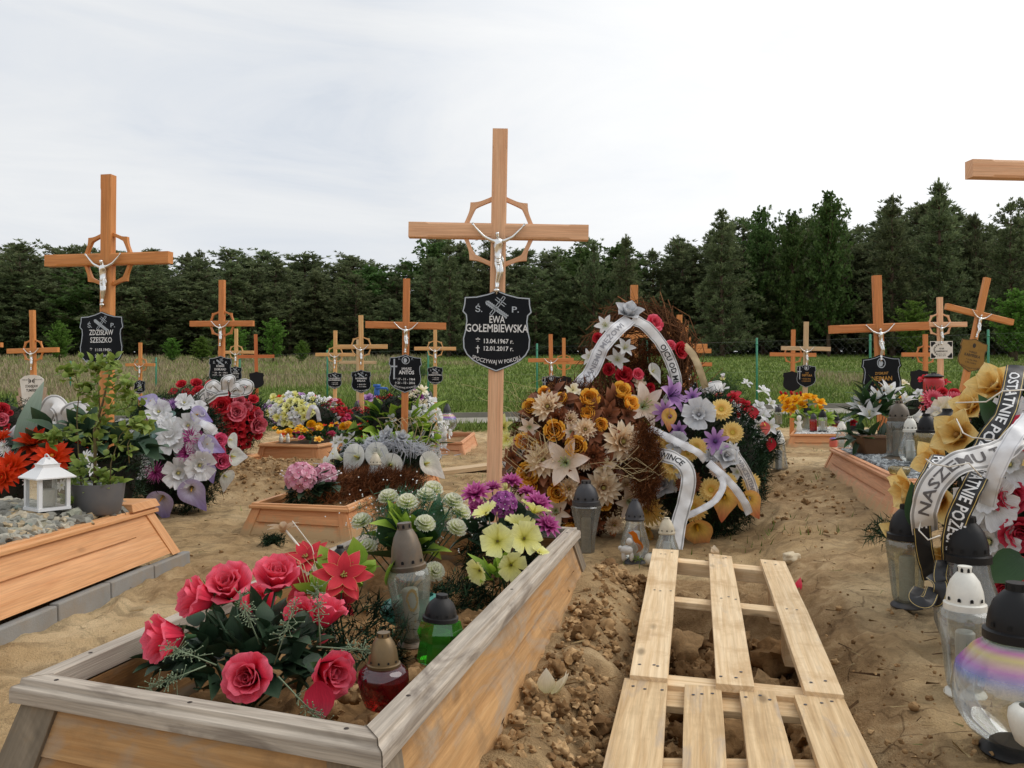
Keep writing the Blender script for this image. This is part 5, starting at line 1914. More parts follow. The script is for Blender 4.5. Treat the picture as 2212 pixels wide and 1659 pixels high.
def ribbon(parent, pts, wpx, mat, texts=(), ink=None, name='ribbon', twist=None, crum=.05):
    """pts: (px, py, depth). texts: (string, from, to, height share, flipped)"""
    Q = [W(*p) for p in pts]
    tw = twist or [0] * len(Q)
    C, T = [], []
    n = 9
    for i in range(len(Q) - 1):
        p0, p1, p2, p3 = Q[max(0, i - 1)], Q[i], Q[i + 1], Q[min(len(Q) - 1, i + 2)]
        for k in range(n + (i == len(Q) - 2)):
            t = k / n
            C.append(.5 * ((2 * p1) + (p2 - p0) * t + (2 * p0 - 5 * p1 + 4 * p2 - p3) * t * t + (3 * p1 - p0 - 3 * p2 + p3) * t ** 3))
            T.append(tw[i] * (1 - t) + tw[i + 1] * t)
    half = wpx * np.mean([p[2] for p in pts]) / F / 2
    side, nrm = [], []
    for i, p in enumerate(C):
        tg = (C[min(i + 1, len(C) - 1)] - C[max(i - 1, 0)]).normalized()
        fc = (CAM - p).normalized() + V((0, 0, .35))
        s = tg.cross(fc)
        s = (s.normalized() if s.length > .05 else side[-1])
        s = Quaternion(tg, T[i]) @ s
        side.append(s)
        nrm.append(s.cross(tg).normalized())
    L = [0]
    for i in range(1, len(C)): L.append(L[-1] + (C[i] - C[i - 1]).length)
    ph = R.random() * 6
    for i in range(len(C)):
        wv = math.sin(L[i] / half * 1.3 + ph) + .6 * math.sin(L[i] / half * 3.1 + 2 * ph)
        side[i] = Quaternion((C[min(i + 1, len(C) - 1)] - C[max(i - 1, 0)]).normalized(), .16 * wv) @ side[i]
        nrm[i] = side[i].cross((C[min(i + 1, len(C) - 1)] - C[max(i - 1, 0)]).normalized())
        C[i] = C[i] + nrm[i] * half * crum * math.sin(L[i] / half * 2.2 + ph * 3)
    vs, at, fs = [], [], []
    nu = 8
    rip = lambda s_, x_: half * .10 * (1 - x_ * x_) + half * crum * .55 * math.sin(s_ / half * 4.1 + x_ * 2.3 + ph) * math.sin(x_ * 2.6 + s_ / half * 1.1)
    for i, p in enumerate(C):
        for u in range(nu + 1):
            x = 2 * u / nu - 1
            vs.append(p + side[i] * half * x + nrm[i] * rip(L[i], x))
            at.append((L[i], x, 0))
    for i in range(len(C) - 1):
        for u in range(nu):
            a = i * (nu + 1) + u
            fs.append((a, a + 1, a + nu + 2, a + nu + 1))
    mb = MB(); mb.add(vs, fs, 0, at)
    o = mb.build(name, mat, parent)
    for tx in texts:
        s_, f0, f1, hh, fl = tx
        tv, tf = text_verts(s_, .02)
        xs = [x for x, y in tv]
        x0, x1 = min(xs), max(xs)
        out = []
        for x, y in tv:
            u = (x - x0) / (x1 - x0)
            if fl: u, y = 1 - u, -y
            s = (f0 + (f1 - f0) * u) * L[-1]
            i = min(len(L) - 2, max(0, int(np.searchsorted(L, s)) - 1))
            t = (s - L[i]) / max(1e-6, L[i + 1] - L[i])
            a = -y / .35 * hh
            p = C[i].lerp(C[i + 1], t) + side[i].lerp(side[i + 1], t) * half * a
            nn = nrm[i].lerp(nrm[i + 1], t)
            out.append(p + nn * (rip(s, a) + .0018))
        lm = MB(); lm.add(out, tf)
        lm.build('lettering', ink or m_ink, o, False)
    return o


def ray_ell(px, py, c, r):
    """point and outward normal where the sight line meets the ellipsoid (c, r); nearest rim point when it misses"""
    o = CAM
    d = V(((px - CX) / F, 1, -(py - HY) / F))
    oc = o - c
    A = sum((d[i] / r[i]) ** 2 for i in range(3))
    B = 2 * sum(oc[i] * d[i] / r[i] ** 2 for i in range(3))
    Cc = sum((oc[i] / r[i]) ** 2 for i in range(3)) - 1
    D = B * B - 4 * A * Cc
    t = (-B - math.sqrt(D)) / (2 * A) if D > 0 else -B / (2 * A)
    p = o + d * t
    n = V([(p[i] - c[i]) / r[i] ** 2 for i in range(3)]).normalized()
    return p, n


def needles(parent, name, c, r, n, L, mat, seed=1, shell=.86, w=.0022, per=9, zmin=-.75, core=None, tone=(.15, .8)):
    """bristling cover of twigs on an ellipsoid, over a dark solid core"""
    R.seed(seed)
    vs, fs, at = [], [], []
    for i in range(n):
        while True:
            v = V((R.gauss(0, 1), R.gauss(0, 1), R.gauss(0, 1))).normalized()
            if v.z > zmin: break
        k = R.uniform(shell, 1.0)
        p = c + V((v.x * r[0], v.y * r[1], v.z * r[2])) * k
        nn = V((v.x / r[0], v.y / r[1], v.z / r[2])).normalized()
        tg = (nn + V((R.gauss(0, .9), R.gauss(0, .9), R.gauss(0, .9)))).normalized()
        tl = L * R.uniform(1.2, 2.4)
        base = R.uniform(*tone)
        for q in range(per):
            s = q / per
            b = p + tg * tl * (s - .5)
            d = (tg * .8 + V((R.gauss(0, .6), R.gauss(0, .6), R.gauss(0, .6)))).normalized()
            sd_ = d.cross(V((R.random(), R.random(), R.random() + .1))).normalized() * w
            o = len(vs)
            vs += [tuple(b - sd_), tuple(b + sd_), tuple(b + d * L)]
            cc = min(1, max(0, base + R.gauss(0, .12)))
            at += [(cc, 0, 0)] * 3
            fs.append((o, o + 1, o + 2))
    mb = MB(); mb.add(vs, fs, 0, at)
    mb.build(name, mat, parent, False)
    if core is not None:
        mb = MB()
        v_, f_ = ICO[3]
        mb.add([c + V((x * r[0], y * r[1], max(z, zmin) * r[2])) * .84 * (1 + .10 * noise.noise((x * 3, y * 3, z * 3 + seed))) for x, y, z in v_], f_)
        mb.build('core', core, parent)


def leaves(parent, name, c, r, n, L, Wd, mat, seed=1, zb=-.4, out=1.0):
    R.seed(seed)
    mb = MB()
    for i in range(n):
        v = V((R.gauss(0, 1), R.gauss(0, 1), abs(R.gauss(0, 1)) + zb)).normalized()
        p = c + V((v.x * r[0], v.y * r[1], v.z * r[2])) * R.uniform(.35, .95)
        d = (v * out + V((R.gauss(0, .5), R.gauss(0, .5), R.gauss(0, .4) + .1))).normalized()
        leafgeo(mb, p, d, V((R.gauss(0, .4), R.gauss(0, .4), 1)), L * R.uniform(.6, 1.15), Wd * R.uniform(.7, 1.1), R.uniform(-.1, .5))
    return mb.build(name, mat, parent)


def bouquet(name, label, cat, base, flowers, stem=True, group=None, cam_w=.5, up=.25, r_stem=.0022):
    """flowers: (kind, colour, px, py, depth, radius px[, tip])"""
    t = thing(name, label, cat, base, group)
    st = MB()
    for f in flowers:
        kind, colr, px, py, d, rp = f[:6]
        P = W(px, py, d)
        r = rp * d / F
        fc = (P - base).normalized() * .9 + (CAM - P).normalized() * cam_w + V((0, 0, up))
        roll = None
        if len(f) > 6 and f[6] is not None: fc = V(f[6])
        if kind in ('calla', 'anthurium'):
            tip = V(f[7]) if len(f) > 7 else V((0, -.2, -1))
            roll = calla_roll(fc, tip)
        put_flower(t, kind, colr, P, r, fc, roll, None, 1.45 if kind in ('rose', 'rosebud') else 1.0)
        if stem:
            s0 = P - fc.normalized() * r * .5
            st.tube([s0, s0.lerp(base, .4) - fc.normalized() * .02, base + V((R.gauss(0, .015), R.gauss(0, .015), 0))], r_stem, 5)
    if stem and st.v: st.build('stems', m_stem, t)
    return t


def wreath(name, label, cat, c, r, flowers, group=None, cam_w=.55, lift=.0):
    """flowers sit on the ellipsoid (c, r): (kind, colour, px, py, radius px[, tip])"""
    t = thing(name, label, cat, V((c.x, c.y, c.z - r[2])), group)
    add_flowers(t, c, r, flowers, cam_w, lift)
    return t


def add_flowers(t, c, r, flowers, cam_w=.55, lift=0.0):
    for f in flowers:
        kind, colr, px, py, rp = f[:5]
        rp *= GROW
        P, nn = ray_ell(px, py, c, r)
        rr = rp * P.y / F
        fc = nn * .75 + (CAM - P).normalized() * cam_w + V((R.gauss(0, .16), R.gauss(0, .1), R.gauss(0, .14)))
        roll = None
        if kind in ('calla', 'anthurium'):
            roll = calla_roll(fc, V(f[5]) if len(f) > 5 else V((0, 0, -1)))
        put_flower(t, kind, colr, P + fc.normalized() * (rr * .38 + lift), rr, fc, roll)


def scatter(t, c, r, palette, n, seed, x0, x1, y0, y1, gap=.85, cam_w=.5, lift=0, got=()):
    """fills a picture window on the ellipsoid with blossoms that keep apart"""
    R.seed(seed)
    got = list(got)
    n += len(got)
    tries = 0
    wts = [p[3] for p in palette]
    while len(got) < n and tries < 4000:
        tries += 1
        px, py = R.uniform(x0, x1), R.uniform(y0, y1)
        if ((px - (x0 + x1) / 2) / ((x1 - x0) / 2)) ** 2 + ((py - (y0 + y1) / 2) / ((y1 - y0) / 2)) ** 2 > 1: continue
        p = R.choices(palette, wts)[0]
        rp = p[2] * R.uniform(.8, 1.2)
        if any((px - a) ** 2 + (py - b) ** 2 < (gap * (rp + q)) ** 2 for a, b, q in got): continue
        got.append((px, py, rp))
        add_flowers(t, c, r, [(p[0], p[1], px, py, rp)], cam_w, lift)
# ================================================================== near frame: bouquets
b0 = V((-.56, 1.75, .17))
rb = bouquet('rose_bouquet', 'bouquet of large rose-red cloth roses in the near weathered frame', 'flower bouquet', b0, [
    ('rose', 'red', 428, 1292, 1.66, 52, (-.75, -.5, .35)), ('rose', 'red', 497, 1268, 1.70, 58, (-.1, -.75, .75)), ('rose', 'red', 599, 1246, 1.80, 54, (.2, -.6, .85)),
    ('rose', 'red', 358, 1378, 1.62, 60, (-.75, -.6, .1)), ('rose', 'red', 538, 1462, 1.50, 60, (.0, -.95, .3)), ('rose', 'red', 714, 1450, 1.62, 58, (.65, -.75, .05)),
    ('rose', 'red', 706, 1322, 1.78, 50, (.35, .2, .95)), ('rose', 'red', 560, 1300, 1.85, 44, (.05, -.7, .7)), ('rose', 'red', 650, 1330, 1.84, 44, (.3, -.8, .5)), ('rosebud', 'red', 445, 1382, 1.95, 30), ('rosebud', 'red', 690, 1390, 1.9, 30), ('rosebud', 'red', 640, 1300, 1.95, 32), ('rosebud', 'red', 560, 1330, 2.0, 24)], r_stem=.003)
lfb = MB()
leafgeo(lfb, W(690, 1470, 1.56), V((.1, -.1, -1)), V((0, -1, .2)), .075, .030, .1)
lfb.build('loose_petal', PM('petal_red', [], 0) if 'petal_red' in MC else MC['petal_red'], rb)
leaves(rb, 'leaves', V((-.56, 1.74, .27)), (.20, .13, .11), 190, .062, .024, m_leafd, 3, -.1)
sp = MB()
R.seed(5)
for px, py, d, dx, dz in [(400, 1455, 1.55, -.06, -.02), (640, 1500, 1.55, .06, -.05), (742, 1400, 1.6, .09, .0), (610, 1385, 1.6, .03, .08), (545, 1350, 1.66, -.02, .07), (690, 1345, 1.62, .0, .08), (430, 1420, 1.58, -.05, .03)]:
    p = W(px, py, d)
    e = p + V((dx, -.02, dz))
    sp.tube([p - (e - p) * .6, p, e], [.0016, .0014, .0006], 4)
    for k in range(60):
        q = p.lerp(e, R.random() ** .8)
        a = q + V((R.gauss(0, .010), R.gauss(0, .010), R.gauss(0, .010)))
        sp.tube([q, a], [.0005, .0008], 3, 0, False)
        ball(sp, a, .0017, 0)
sp.build('heather_sprigs', M('sage_sprig', S(126, 142, 112), .7), rb)

pb_ = bouquet('poinsettia_bouquet', 'red poinsettias with gold edges behind the cloth roses in the near frame', 'flower bouquet', V((-.42, 2.05, .17)), [
    ('poinsettia', 'goldred', 741, 1244, 1.95, 64, (.25, -.75, .6)), ('poinsettia', 'goldred', 662, 1206, 2.08, 56, (-.1, -.45, .9)), ('poinsettia', 'goldred', 735, 1300, 2.05, 40, (.4, -.8, .1)), ('poinsettia', 'goldred', 655, 1268, 2.10, 42, (-.3, -.9, .2))])
leaves(pb_, 'leaves', V((-.41, 2.05, .33)), (.13, .06, .10), 26, .07, .026, m_leafy, 4, .3)
needles(pb_, 'fir_sprigs', V((-.36, 2.05, .24)), (.12, .08, .08), 150, .035, m_fir, 6)
tw = MB()
for k in range(5): tw.tube([W(690 - 8 * k, 1280, 2.0), W(684 - 14 * k + 6 * (k % 2), 1230 - 6 * k, 2.0), W(676 - 18 * k, 1195 + 10 * (k % 3), 2.02)], [.001, .0008, .0004], 4)
tw.build('gold_wires', m_raffia, pb_)

sl = thing('dried_lily', 'single bleached skeleton lily on a thin white stem above the poinsettias', 'dried flower', V((-.42, 2.06, .17)))
P = W(612, 1138, 2.12)
put_flower(sl, 'lily', 'beige', P, 36 * 2.12 / F, V((-.15, .35, .9)), .4)
sb = MB()
sb.tube([P, W(660, 1196, 2.1), W(688, 1260, 2.06), V((-.42, 2.06, .17))], [.003, .003, .003, .003], 6)
sb.tube([W(632, 1125, 2.1), W(674, 1180, 2.08), W(690, 1240, 2.06)], .0012, 4)
sb.build('stem', M('bleached_stem', S(226, 220, 206), .5), sl)

cb_ = V((-.36, 2.78, .17))
cbq = bouquet('carnation_bouquet', 'bouquet of pale green-white carnations in the near frame', 'flower bouquet', cb_, [
    ('carnation', 'palegreen', x, y, d, 24) for x, y, d in [(839, 1071, 2.8), (880, 1081, 2.74), (921, 1068, 2.82), (936, 1053, 2.9), (980, 1080, 2.8), (997, 1103, 2.84), (780, 1123, 2.76), (792, 1180, 2.7), (919, 1128, 2.68), (957, 1110, 2.86), (988, 1137, 2.72), (886, 1152, 2.78), (940, 1232, 2.62)]], cam_w=.55, up=.35)
leaves(cbq, 'leaves', V((-.36, 2.76, .27)), (.10, .06, .13), 22, .14, .04, m_leafy, 8, .6)
leaves(cbq, 'dark_leaves', V((-.30, 2.74, .27)), (.10, .08, .12), 16, .16, .05, m_leaf, 9, .5)
needles(cbq, 'asparagus_sprays', V((-.35, 2.80, .40)), (.20, .09, .12), 420, .030, M('teal_sprays', S(40, 104, 74), .6), 10, .4, .0009, 10, -.9)
gy = MB()
R.seed(12)
for i in range(260):
    p = V((-.37 + R.gauss(0, .11), 2.80 + R.gauss(0, .05), .42 + R.gauss(0, .06)))
    ball(gy, p, .0026, 0)
gy.build('gypsophila', MC['petal_white'] if 'petal_white' in MC else PM('petal_white', C_['white'][0], .28, .62), cbq)
needles(cbq, 'fir_sprigs', V((-.16, 2.62, .19)), (.10, .09, .06), 150, .035, m_fir, 16)

pq = bouquet('purple_bouquet', 'purple and magenta bouquet at the head of the near frame, before the central post', 'flower bouquet', V((-.02, 2.98, .18)), [
    ('dahlia', 'purple', 1026, 1062, 2.98, 36), ('hydrangea', 'mauve', 1088, 1090, 2.92, 32), ('dahlia', 'purple', 1105, 1036, 3.06, 27), ('dahlia', 'purple', 1163, 1084, 2.98, 36), ('dahlia', 'purple', 1185, 1132, 2.95, 32), ('dahlia', 'purple', 1030, 1096, 2.95, 30), ('tulip', 'lemon', 1092, 1052, 3.02, 14), ('dahlia', 'purple', 1062, 1050, 3.1, 24), ('dahlia', 'purple', 1140, 1060, 3.1, 24), ('dahlia', 'purple', 1130, 1145, 3.0, 26)])
leaves(pq, 'leaves', V((-.02, 3.0, .30)), (.16, .06, .12), 34, .09, .04, m_leafd, 11, .1)
needles(pq, 'fir_sprigs', V((-.04, 2.95, .25)), (.14, .06, .09), 240, .04, m_fir, 17)
yq = bouquet('yellow_poppy_bouquet', 'lemon yellow poppy bouquet leaning on the right rim of the near frame', 'flower bouquet', V((-.04, 2.58, .17)), [
    ('poppy', 'lemon', 1074, 1168, 2.58, 40, (-.1, -.95, .3)), ('poppy', 'lemon', 1134, 1162, 2.62, 40, (.25, -.9, .3)), ('poppy', 'lemon', 1048, 1104, 2.72, 32, (-.5, -.3, .9)), ('poppy', 'lemon', 1156, 1098, 2.72, 36, (.35, .2, .95)), ('poppy', 'lemon', 1122, 1128, 2.70, 36, (.1, -.2, 1)), ('poppy', 'lemon', 1106, 1222, 2.54, 36, (.3, -.9, -.1)), ('poppy', 'lemon', 1032, 1234, 2.52, 32, (-.6, -.6, -.2)), ('poppy', 'lemon', 1166, 1190, 2.62, 22)])
leaves(yq, 'leaves', V((-.05, 2.58, .24)), (.05, .04, .09), 14, .10, .02, m_leafy, 13, .4)

# ================================================================== small pink frame
pk = bouquet('pink_hydrangea_bouquet', 'pink hydrangea bunch with dark leaves in the small orange frame', 'flower bouquet', V((-1.24, 5.12, .15)), [
    ('hydrangea', 'pink', 650, 1032, 5.05, 36), ('hydrangea', 'pink', 702, 1026, 5.15, 28)], stem=True)
leaves(pk, 'leaves', V((-1.24, 5.12, .22)), (.17, .12, .09), 60, .12, .045, m_leafd, 14, .0)
needles(pk, 'fir_sprigs', V((-1.24, 5.12, .19)), (.15, .10, .08), 260, .04, m_fir, 18)
pr = MB()
for px, py in [(609, 1017), (612, 1028), (618, 1033), (606, 1024), (622, 1038), (627, 1044), (732, 1018), (737, 1022), (728, 1026), (660, 1020), (640, 1012), (700, 1012), (712, 1034)]:
    p = W(px, py, 5.02); ball(pr, p, .0065, 0); pr.tube([p, V((-1.26, 5.12, .25))], .0012, 3)
pr.build('pearl_sprays', M('pearl', S(226, 220, 222), .3), pk)
db = thing('dry_fir_branches', 'rust-brown dried fir branches covering the small orange frame', 'fir branches', V((-1.0, 5.9, .15)))
needles(db, 'branch', V((-1.02, 5.75, .17)), (.34, .85, .11), 1500, .055, m_firb, 19, .55, .002, 9, -.2, None, (.2, .75))
needles(db, 'branch', V((-.80, 5.35, .20)), (.26, .22, .12), 800, .06, m_firb, 20, .5, .002, 9, -.2, None, (.05, .5))
cw_c = V((-.99, 6.35, .28))
cw = thing('calla_wreath', 'grey feathered arrangement with five big white callas on the small orange frame', 'wreath', V((-.99, 6.35, .12)))
needles(cw, 'fir_base', cw_c, (.42, .22, .17), 700, .05, m_fir, 21, .8, .003, 9, -.6, m_core)
for px, py, rp, fc, tip in [(772, 986, 27, (-.2, -.9, .4), (-.5, 0, -1)), (815, 982, 26, (.05, -.9, .45), (.1, 0, -1)), (844, 1003, 27, (.2, -.9, .2), (-.2, 0, -1)), (921, 1000, 26, (.4, -.85, .3), (.9, 0, -.6)), (728, 985, 24, (-.6, -.5, .6), (-1, 0, .2)), (712, 1000, 16, (-.6, -.5, .2), (-.2, 0, -1))]:
    P = W(px, py, 6.08)
    fc = V(fc)
    put_flower(cw, 'calla', 'whitecalla', P, rp * 1.35 * 6.08 / F, fc, calla_roll(fc, V(tip)))
fe = MB()
R.seed(22)
for i in range(380):
    a = R.gauss(0, 1)
    p = W(845 + 45 * a, 955 + 10 * abs(a) + R.gauss(0, 8), 6.18 + R.gauss(0, .06))
    d = V((R.gauss(.25 * a, .35), R.gauss(-.4, .3), R.gauss(.05, .4))).normalized()
    s = d.orthogonal().normalized() * .005
    q = p + d * R.uniform(.05, .11) + V((0, 0, -.015))
    fe.add([p - s, p + s, q + s * .4, q - s * .4], [(0, 1, 2, 3)])
fe.build('grey_feathers', PM('feather', [(0, (184, 186, 192)), (1, (216, 218, 222))], .4), cw)
for px, py, rp in [(836, 940, 22), (868, 944, 18), (905, 972, 20), (800, 958, 18)]:
    put_flower(cw, 'magnolia', 'silver', W(px, py, 6.2), rp * 6.2 / F, V((R.gauss(0, .3), -.7, .6)))
leaves(cw, 'leaves', V((-.92, 6.4, .36)), (.36, .12, .16), 40, .13, .035, m_leafy, 80, .2)
lp = MB()
for k, (px, w_) in enumerate([(850, 20), (866, 16), (884, 18), (900, 14), (838, 22), (915, 18)]):
    lp.tube([W(px, 960, 6.2), W(px - w_, 915 - 3 * k, 6.2), W(px + w_ * .2, 902, 6.15), W(px + w_, 918, 6.2), W(px + w_ * .4, 962, 6.2)], .0022, 4)
lp.build('raffia_loops', m_raffia, cw)

# ================================================================== left: dahlia basket, wreaths
bk = thing('flower_basket', 'wicker handled basket of orange-red dahlias behind the white lantern', 'flower basket', V((-2.45, 4.25, .08)))
for x, y, d, r, fc in [(72, 952, 4.15, 44, (.1, -.6, .8)), (113, 985, 4.05, 44, (.25, -.75, .55)), (22, 1008, 4.0, 46, (-.1, -.8, .6)), (8, 1032, 3.95, 34, (-.3, -.9, .2)), (0, 946, 4.2, 26, (-.4, -.6, .6)), (178, 955, 4.3, 16, (.2, -.3, .9)), (196, 968, 4.25, 14, (.5, -.6, .4)), (188, 928, 4.5, 14, (0, -.6, .8)), (192, 1000, 4.25, 13, (.3, -.7, .2))]:
    put_flower(bk, 'dahlia', 'orange', W(x, y, d), r * d / F, V(fc))
for x, y in [(66, 1042), (10, 975), (22, 988), (134, 1048), (14, 1000), (6, 962), (200, 1015), (185, 985), (198, 990)]:
    put_flower(bk, 'aster' if x < 40 else 'daisy', 'white', W(x, y, 4.05), 15 * 4.05 / F, V((R.gauss(0, .3), -.8, .5)))
leaves(bk, 'leaves', V((-2.2, 4.25, .50)), (.42, .14, .20), 80, .17, .05, m_leafd, 23, .0)
needles(bk, 'fir_base', V((-2.35, 4.28, .36)), (.48, .20, .26), 420, .05, m_fir, 24, .8, .003, 8, -.6, m_core)
hb = MB()
for k in range(3): hb.tube([W(-60, 1000, 4.4), W(-30 + 2 * k, 955, 4.4), W(14, 931 + 2 * k, 4.4), W(50, 930 + 2 * k, 4.4), W(92, 950 + 2 * k, 4.42), W(120, 1000, 4.45)], .006, 6)
hb.build('handle', M('wicker', S(128, 102, 78), .8, var=.3, vs=40), bk)
fl_ = MB()
leafgeo(fl_, W(40, 1000, 4.2), V((.22, .05, 1)), V((0, -1, .2)), .43, .055, .1, 0, 8, .9)
fl_.build('sage_leaf', m_leafs, bk)
ribbon(bk, [(60, 985, 4.35), (66, 950, 4.3), (50, 932, 4.28), (36, 955, 4.3), (30, 1000, 4.34)], 42, rb_white)
wb_ = thing('white_ribbon_arrangement', 'white bow and pale flowers behind the wicker handle', 'wreath', V((-2.75, 5.0, 0)))
c_, r_ = V((-2.60, 5.0, .40)), (.42, .22, .28)
needles(wb_, 'fir_base', c_, r_, 500, .05, m_fir, 25, .84, .003, 8, -.8, m_core)
ribbon(wb_, [(84, 932, 4.8), (98, 900, 4.72), (115, 870, 4.7), (135, 888, 4.7), (142, 915, 4.72), (152, 950, 4.8)], 36, rb_lace)
ribbon(wb_, [(138, 930, 4.75), (150, 892, 4.68), (172, 884, 4.66), (186, 905, 4.68), (170, 940, 4.75)], 36, rb_lace)
add_flowers(wb_, c_, r_, [('lily', 'white', 108, 922, 22), ('lily', 'peach', 150, 960, 26), ('tulip', 'white', 120, 932, 12), ('tulip', 'white', 132, 938, 11), ('hibiscus', 'white', 176, 978, 18), ('hibiscus', 'cream', 184, 895, 14), ('smallrose', 'deepred', 167, 895, 12), ('smallrose', 'deepred', 185, 905, 10), ('cluster', 'white', 160, 905, 10), ('smallrose', 'deepred', 186, 940, 9)])
rr_ = thing('dark_red_rose_clump', 'dark red flowers at the very left photo edge above the basket handle', 'wreath', V((-3.2, 5.4, .1)))
c_, r_ = V((-3.32, 5.4, .55)), (.26, .2, .24)
needles(rr_, 'fir_base', c_, r_, 260, .05, m_fir, 26, .84, .003, 8, -.9, m_core)
add_flowers(rr_, c_, r_, [('rose', 'deepred', 6, 885, 16), ('rose', 'pinkred', 4, 908, 16), ('smallrose', 'deepred', 14, 920, 9), ('rose', 'deepred', 22, 893, 8), ('lily', 'white', 14, 938, 12), ('tulip', 'white', 18, 946, 9)])

GROW = 1.28
c_, r_ = V((-2.335, 5.72, .40)), (.375, .28, .43)
w1 = wreath('purple_white_wreath', 'round fir wreath with white hibiscus and lilac callas right of the potted shrub', 'wreath', c_, r_, [
    ('hibiscus', 'white', x, y, r) for x, y, r in [(346, 897, 23), (286, 936, 25), (409, 920, 24), (377, 941, 25), (372, 957, 24), (432, 962, 25), (307, 1001, 31), (427, 1001, 29), (383, 1020, 30), (362, 918, 18), (272, 952, 18)]] + [
    ('calla', 'violetcalla', 284, 1027, 27, (-.1, 0, -1)), ('calla', 'violetcalla', 359, 1064, 30, (.1, 0, -1)), ('calla', 'violetcalla', 417, 1050, 30, (.6, 0, -1)), ('calla', 'violetcalla', 444, 962, 22, (.8, 0, -.3)), ('calla', 'violetcalla', 447, 1012, 17, (.4, 0, -1)), ('calla', 'violetcalla', 335, 878, 18, (-.8, 0, .3)), ('calla', 'violetcalla', 417, 900, 20, (.8, 0, -.2)),
    ('calla', 'whitecalla', 479, 949, 18, (.8, 0, -.4)), ('calla', 'whitecalla', 487, 983, 22, (1, 0, -.1)), ('calla', 'whitecalla', 471, 1022, 20, (.2, 0, -1)), ('calla', 'whitecalla', 440, 930, 15, (.9, 0, -.2)),
    ('aster', 'purple', 341, 1019, 21), ('aster', 'purple', 409, 949, 20), ('aster', 'purple', 404, 978, 19), ('aster', 'purple', 294, 959, 18), ('aster', 'purple', 323, 921, 14), ('aster', 'lilac', 356, 885, 13), ('aster', 'purple', 425, 940, 9),
    ('rose', 'hotpink', 466, 952, 14), ('rose', 'hotpink', 466, 972, 14), ('rose', 'hotpink', 471, 996, 16), ('rosebud', 'hotpink', 272, 1058, 9), ('rosebud', 'hotpink', 447, 925, 9),
    ('tulip', 'cream', 268, 988, 14), ('tulip', 'cream', 289, 968, 8), ('tulip', 'white', 452, 925, 12)], cam_w=.5, lift=.045)
needles(w1, 'fir_base', c_, r_, 1500, .055, m_fir, 27, .86, .003, 9, -.95, m_core)
eu = MB()
R.seed(28)
for k in range(40):
    P, nn = ray_ell(357 + R.gauss(0, 20), 925 + R.gauss(0, 16), c_, r_)
    leafgeo(eu, P + nn * R.uniform(.02, .06), V((R.gauss(0, 1), R.gauss(0, .3), R.gauss(0, 1))), nn, .045, .020, .1, 0, 5, .6)
eu.build('eucalyptus', PM('eucalyptus_leaf', [(0, (120, 156, 146)), (1, (186, 214, 206))], .2), w1)
add_flowers(w1, c_, r_, [('hibiscus', 'white', 398, 878, 17), ('hibiscus', 'white', 424, 888, 15), ('hibiscus', 'silver', 345, 880, 13), ('tulip', 'white', 438, 905, 13), ('aster', 'lilac', 378, 885, 12)], .5, .05)
ribbon(w1, [(420, 912, 5.5), (445, 918, 5.46), (466, 934, 5.5)], 18, rb_white)

GROW = 1.1
c_, r_ = V((-2.70, 7.55, .58)), (.45, .36, .36)
w2 = wreath('red_rose_wreath', 'big wreath packed with red roses and a white bow, behind the purple and white wreath', 'wreath', c_, r_, [
    ('rose', 'pinkred', 510, 893, 22), ('rose', 'pinkred', 551, 914, 20), ('rose', 'deepred', 478, 880, 22), ('rose', 'pinkred', 515, 868, 13), ('rose', 'pinkred', 530, 878, 12), ('rose', 'pinkred', 552, 895, 12), ('rose', 'deepred', 545, 868, 12), ('rose', 'deepred', 530, 848, 12), ('rose', 'deepred', 508, 852, 13), ('rose', 'deepred', 480, 856, 14),
    ('anthurium', 'deepred', 380, 850, 14, (-.6, 0, -.5)), ('anthurium', 'deepred', 405, 850, 15, (.3, 0, -.6)), ('rose', 'deepred', 395, 836, 12), ('rose', 'deepred', 424, 834, 13), ('rose', 'deepred', 432, 850, 14), ('rose', 'deepred', 455, 836, 12), ('rose', 'deepred', 415, 862, 14), ('rose', 'deepred', 385, 870, 13)], lift=.012)
scatter(w2, c_, r_, [('smallrose', 'deepred', 12, 4), ('rose', 'deepred', 13, 3)], 64, 31, 425, 562, 862, 972, .55)
needles(w2, 'fir_base', c_, r_, 1100, .06, m_fir, 32, .86, .0035, 8, -.95, m_core)
ribbon(w2, [(404, 886, 7.12), (428, 868, 7.08), (460, 846, 7.06), (492, 838, 7.06)], 34, rb_grey, [('KOLEŻANKI', .08, .9, .42, False)], m_inkg)
for pts in ([(478, 842, 7.05), (462, 828, 7.0), (450, 838, 7.02), (476, 846, 7.06)], [(486, 842, 7.05), (486, 822, 7.0), (500, 818, 7.0), (500, 842, 7.05)], [(500, 842, 7.05), (524, 826, 7.0), (540, 832, 7.0), (532, 846, 7.02), (504, 846, 7.06)], [(496, 842, 7.05), (512, 832, 7.0), (522, 846, 7.02), (500, 852, 7.06)]):
    ribbon(w2, pts, 17, rb_grey)

# ================================================================== middle distance mixtures
def mixed(name, label, c, r, fl, pal, n, seed, win, gap=.8, fir=450, L=.06, mat=None, cat='wreath', group=None, core=None, cam_w=.5):
    t = wreath(name, label, cat, c, r, fl, group, cam_w)
    if pal: scatter(t, c, r, pal, n, seed, *win, gap=gap)
    needles(t, 'fir_base', c, r, fir, L, mat or m_fir, seed, .86, .004, 8, -.9, core or m_core)
    return t


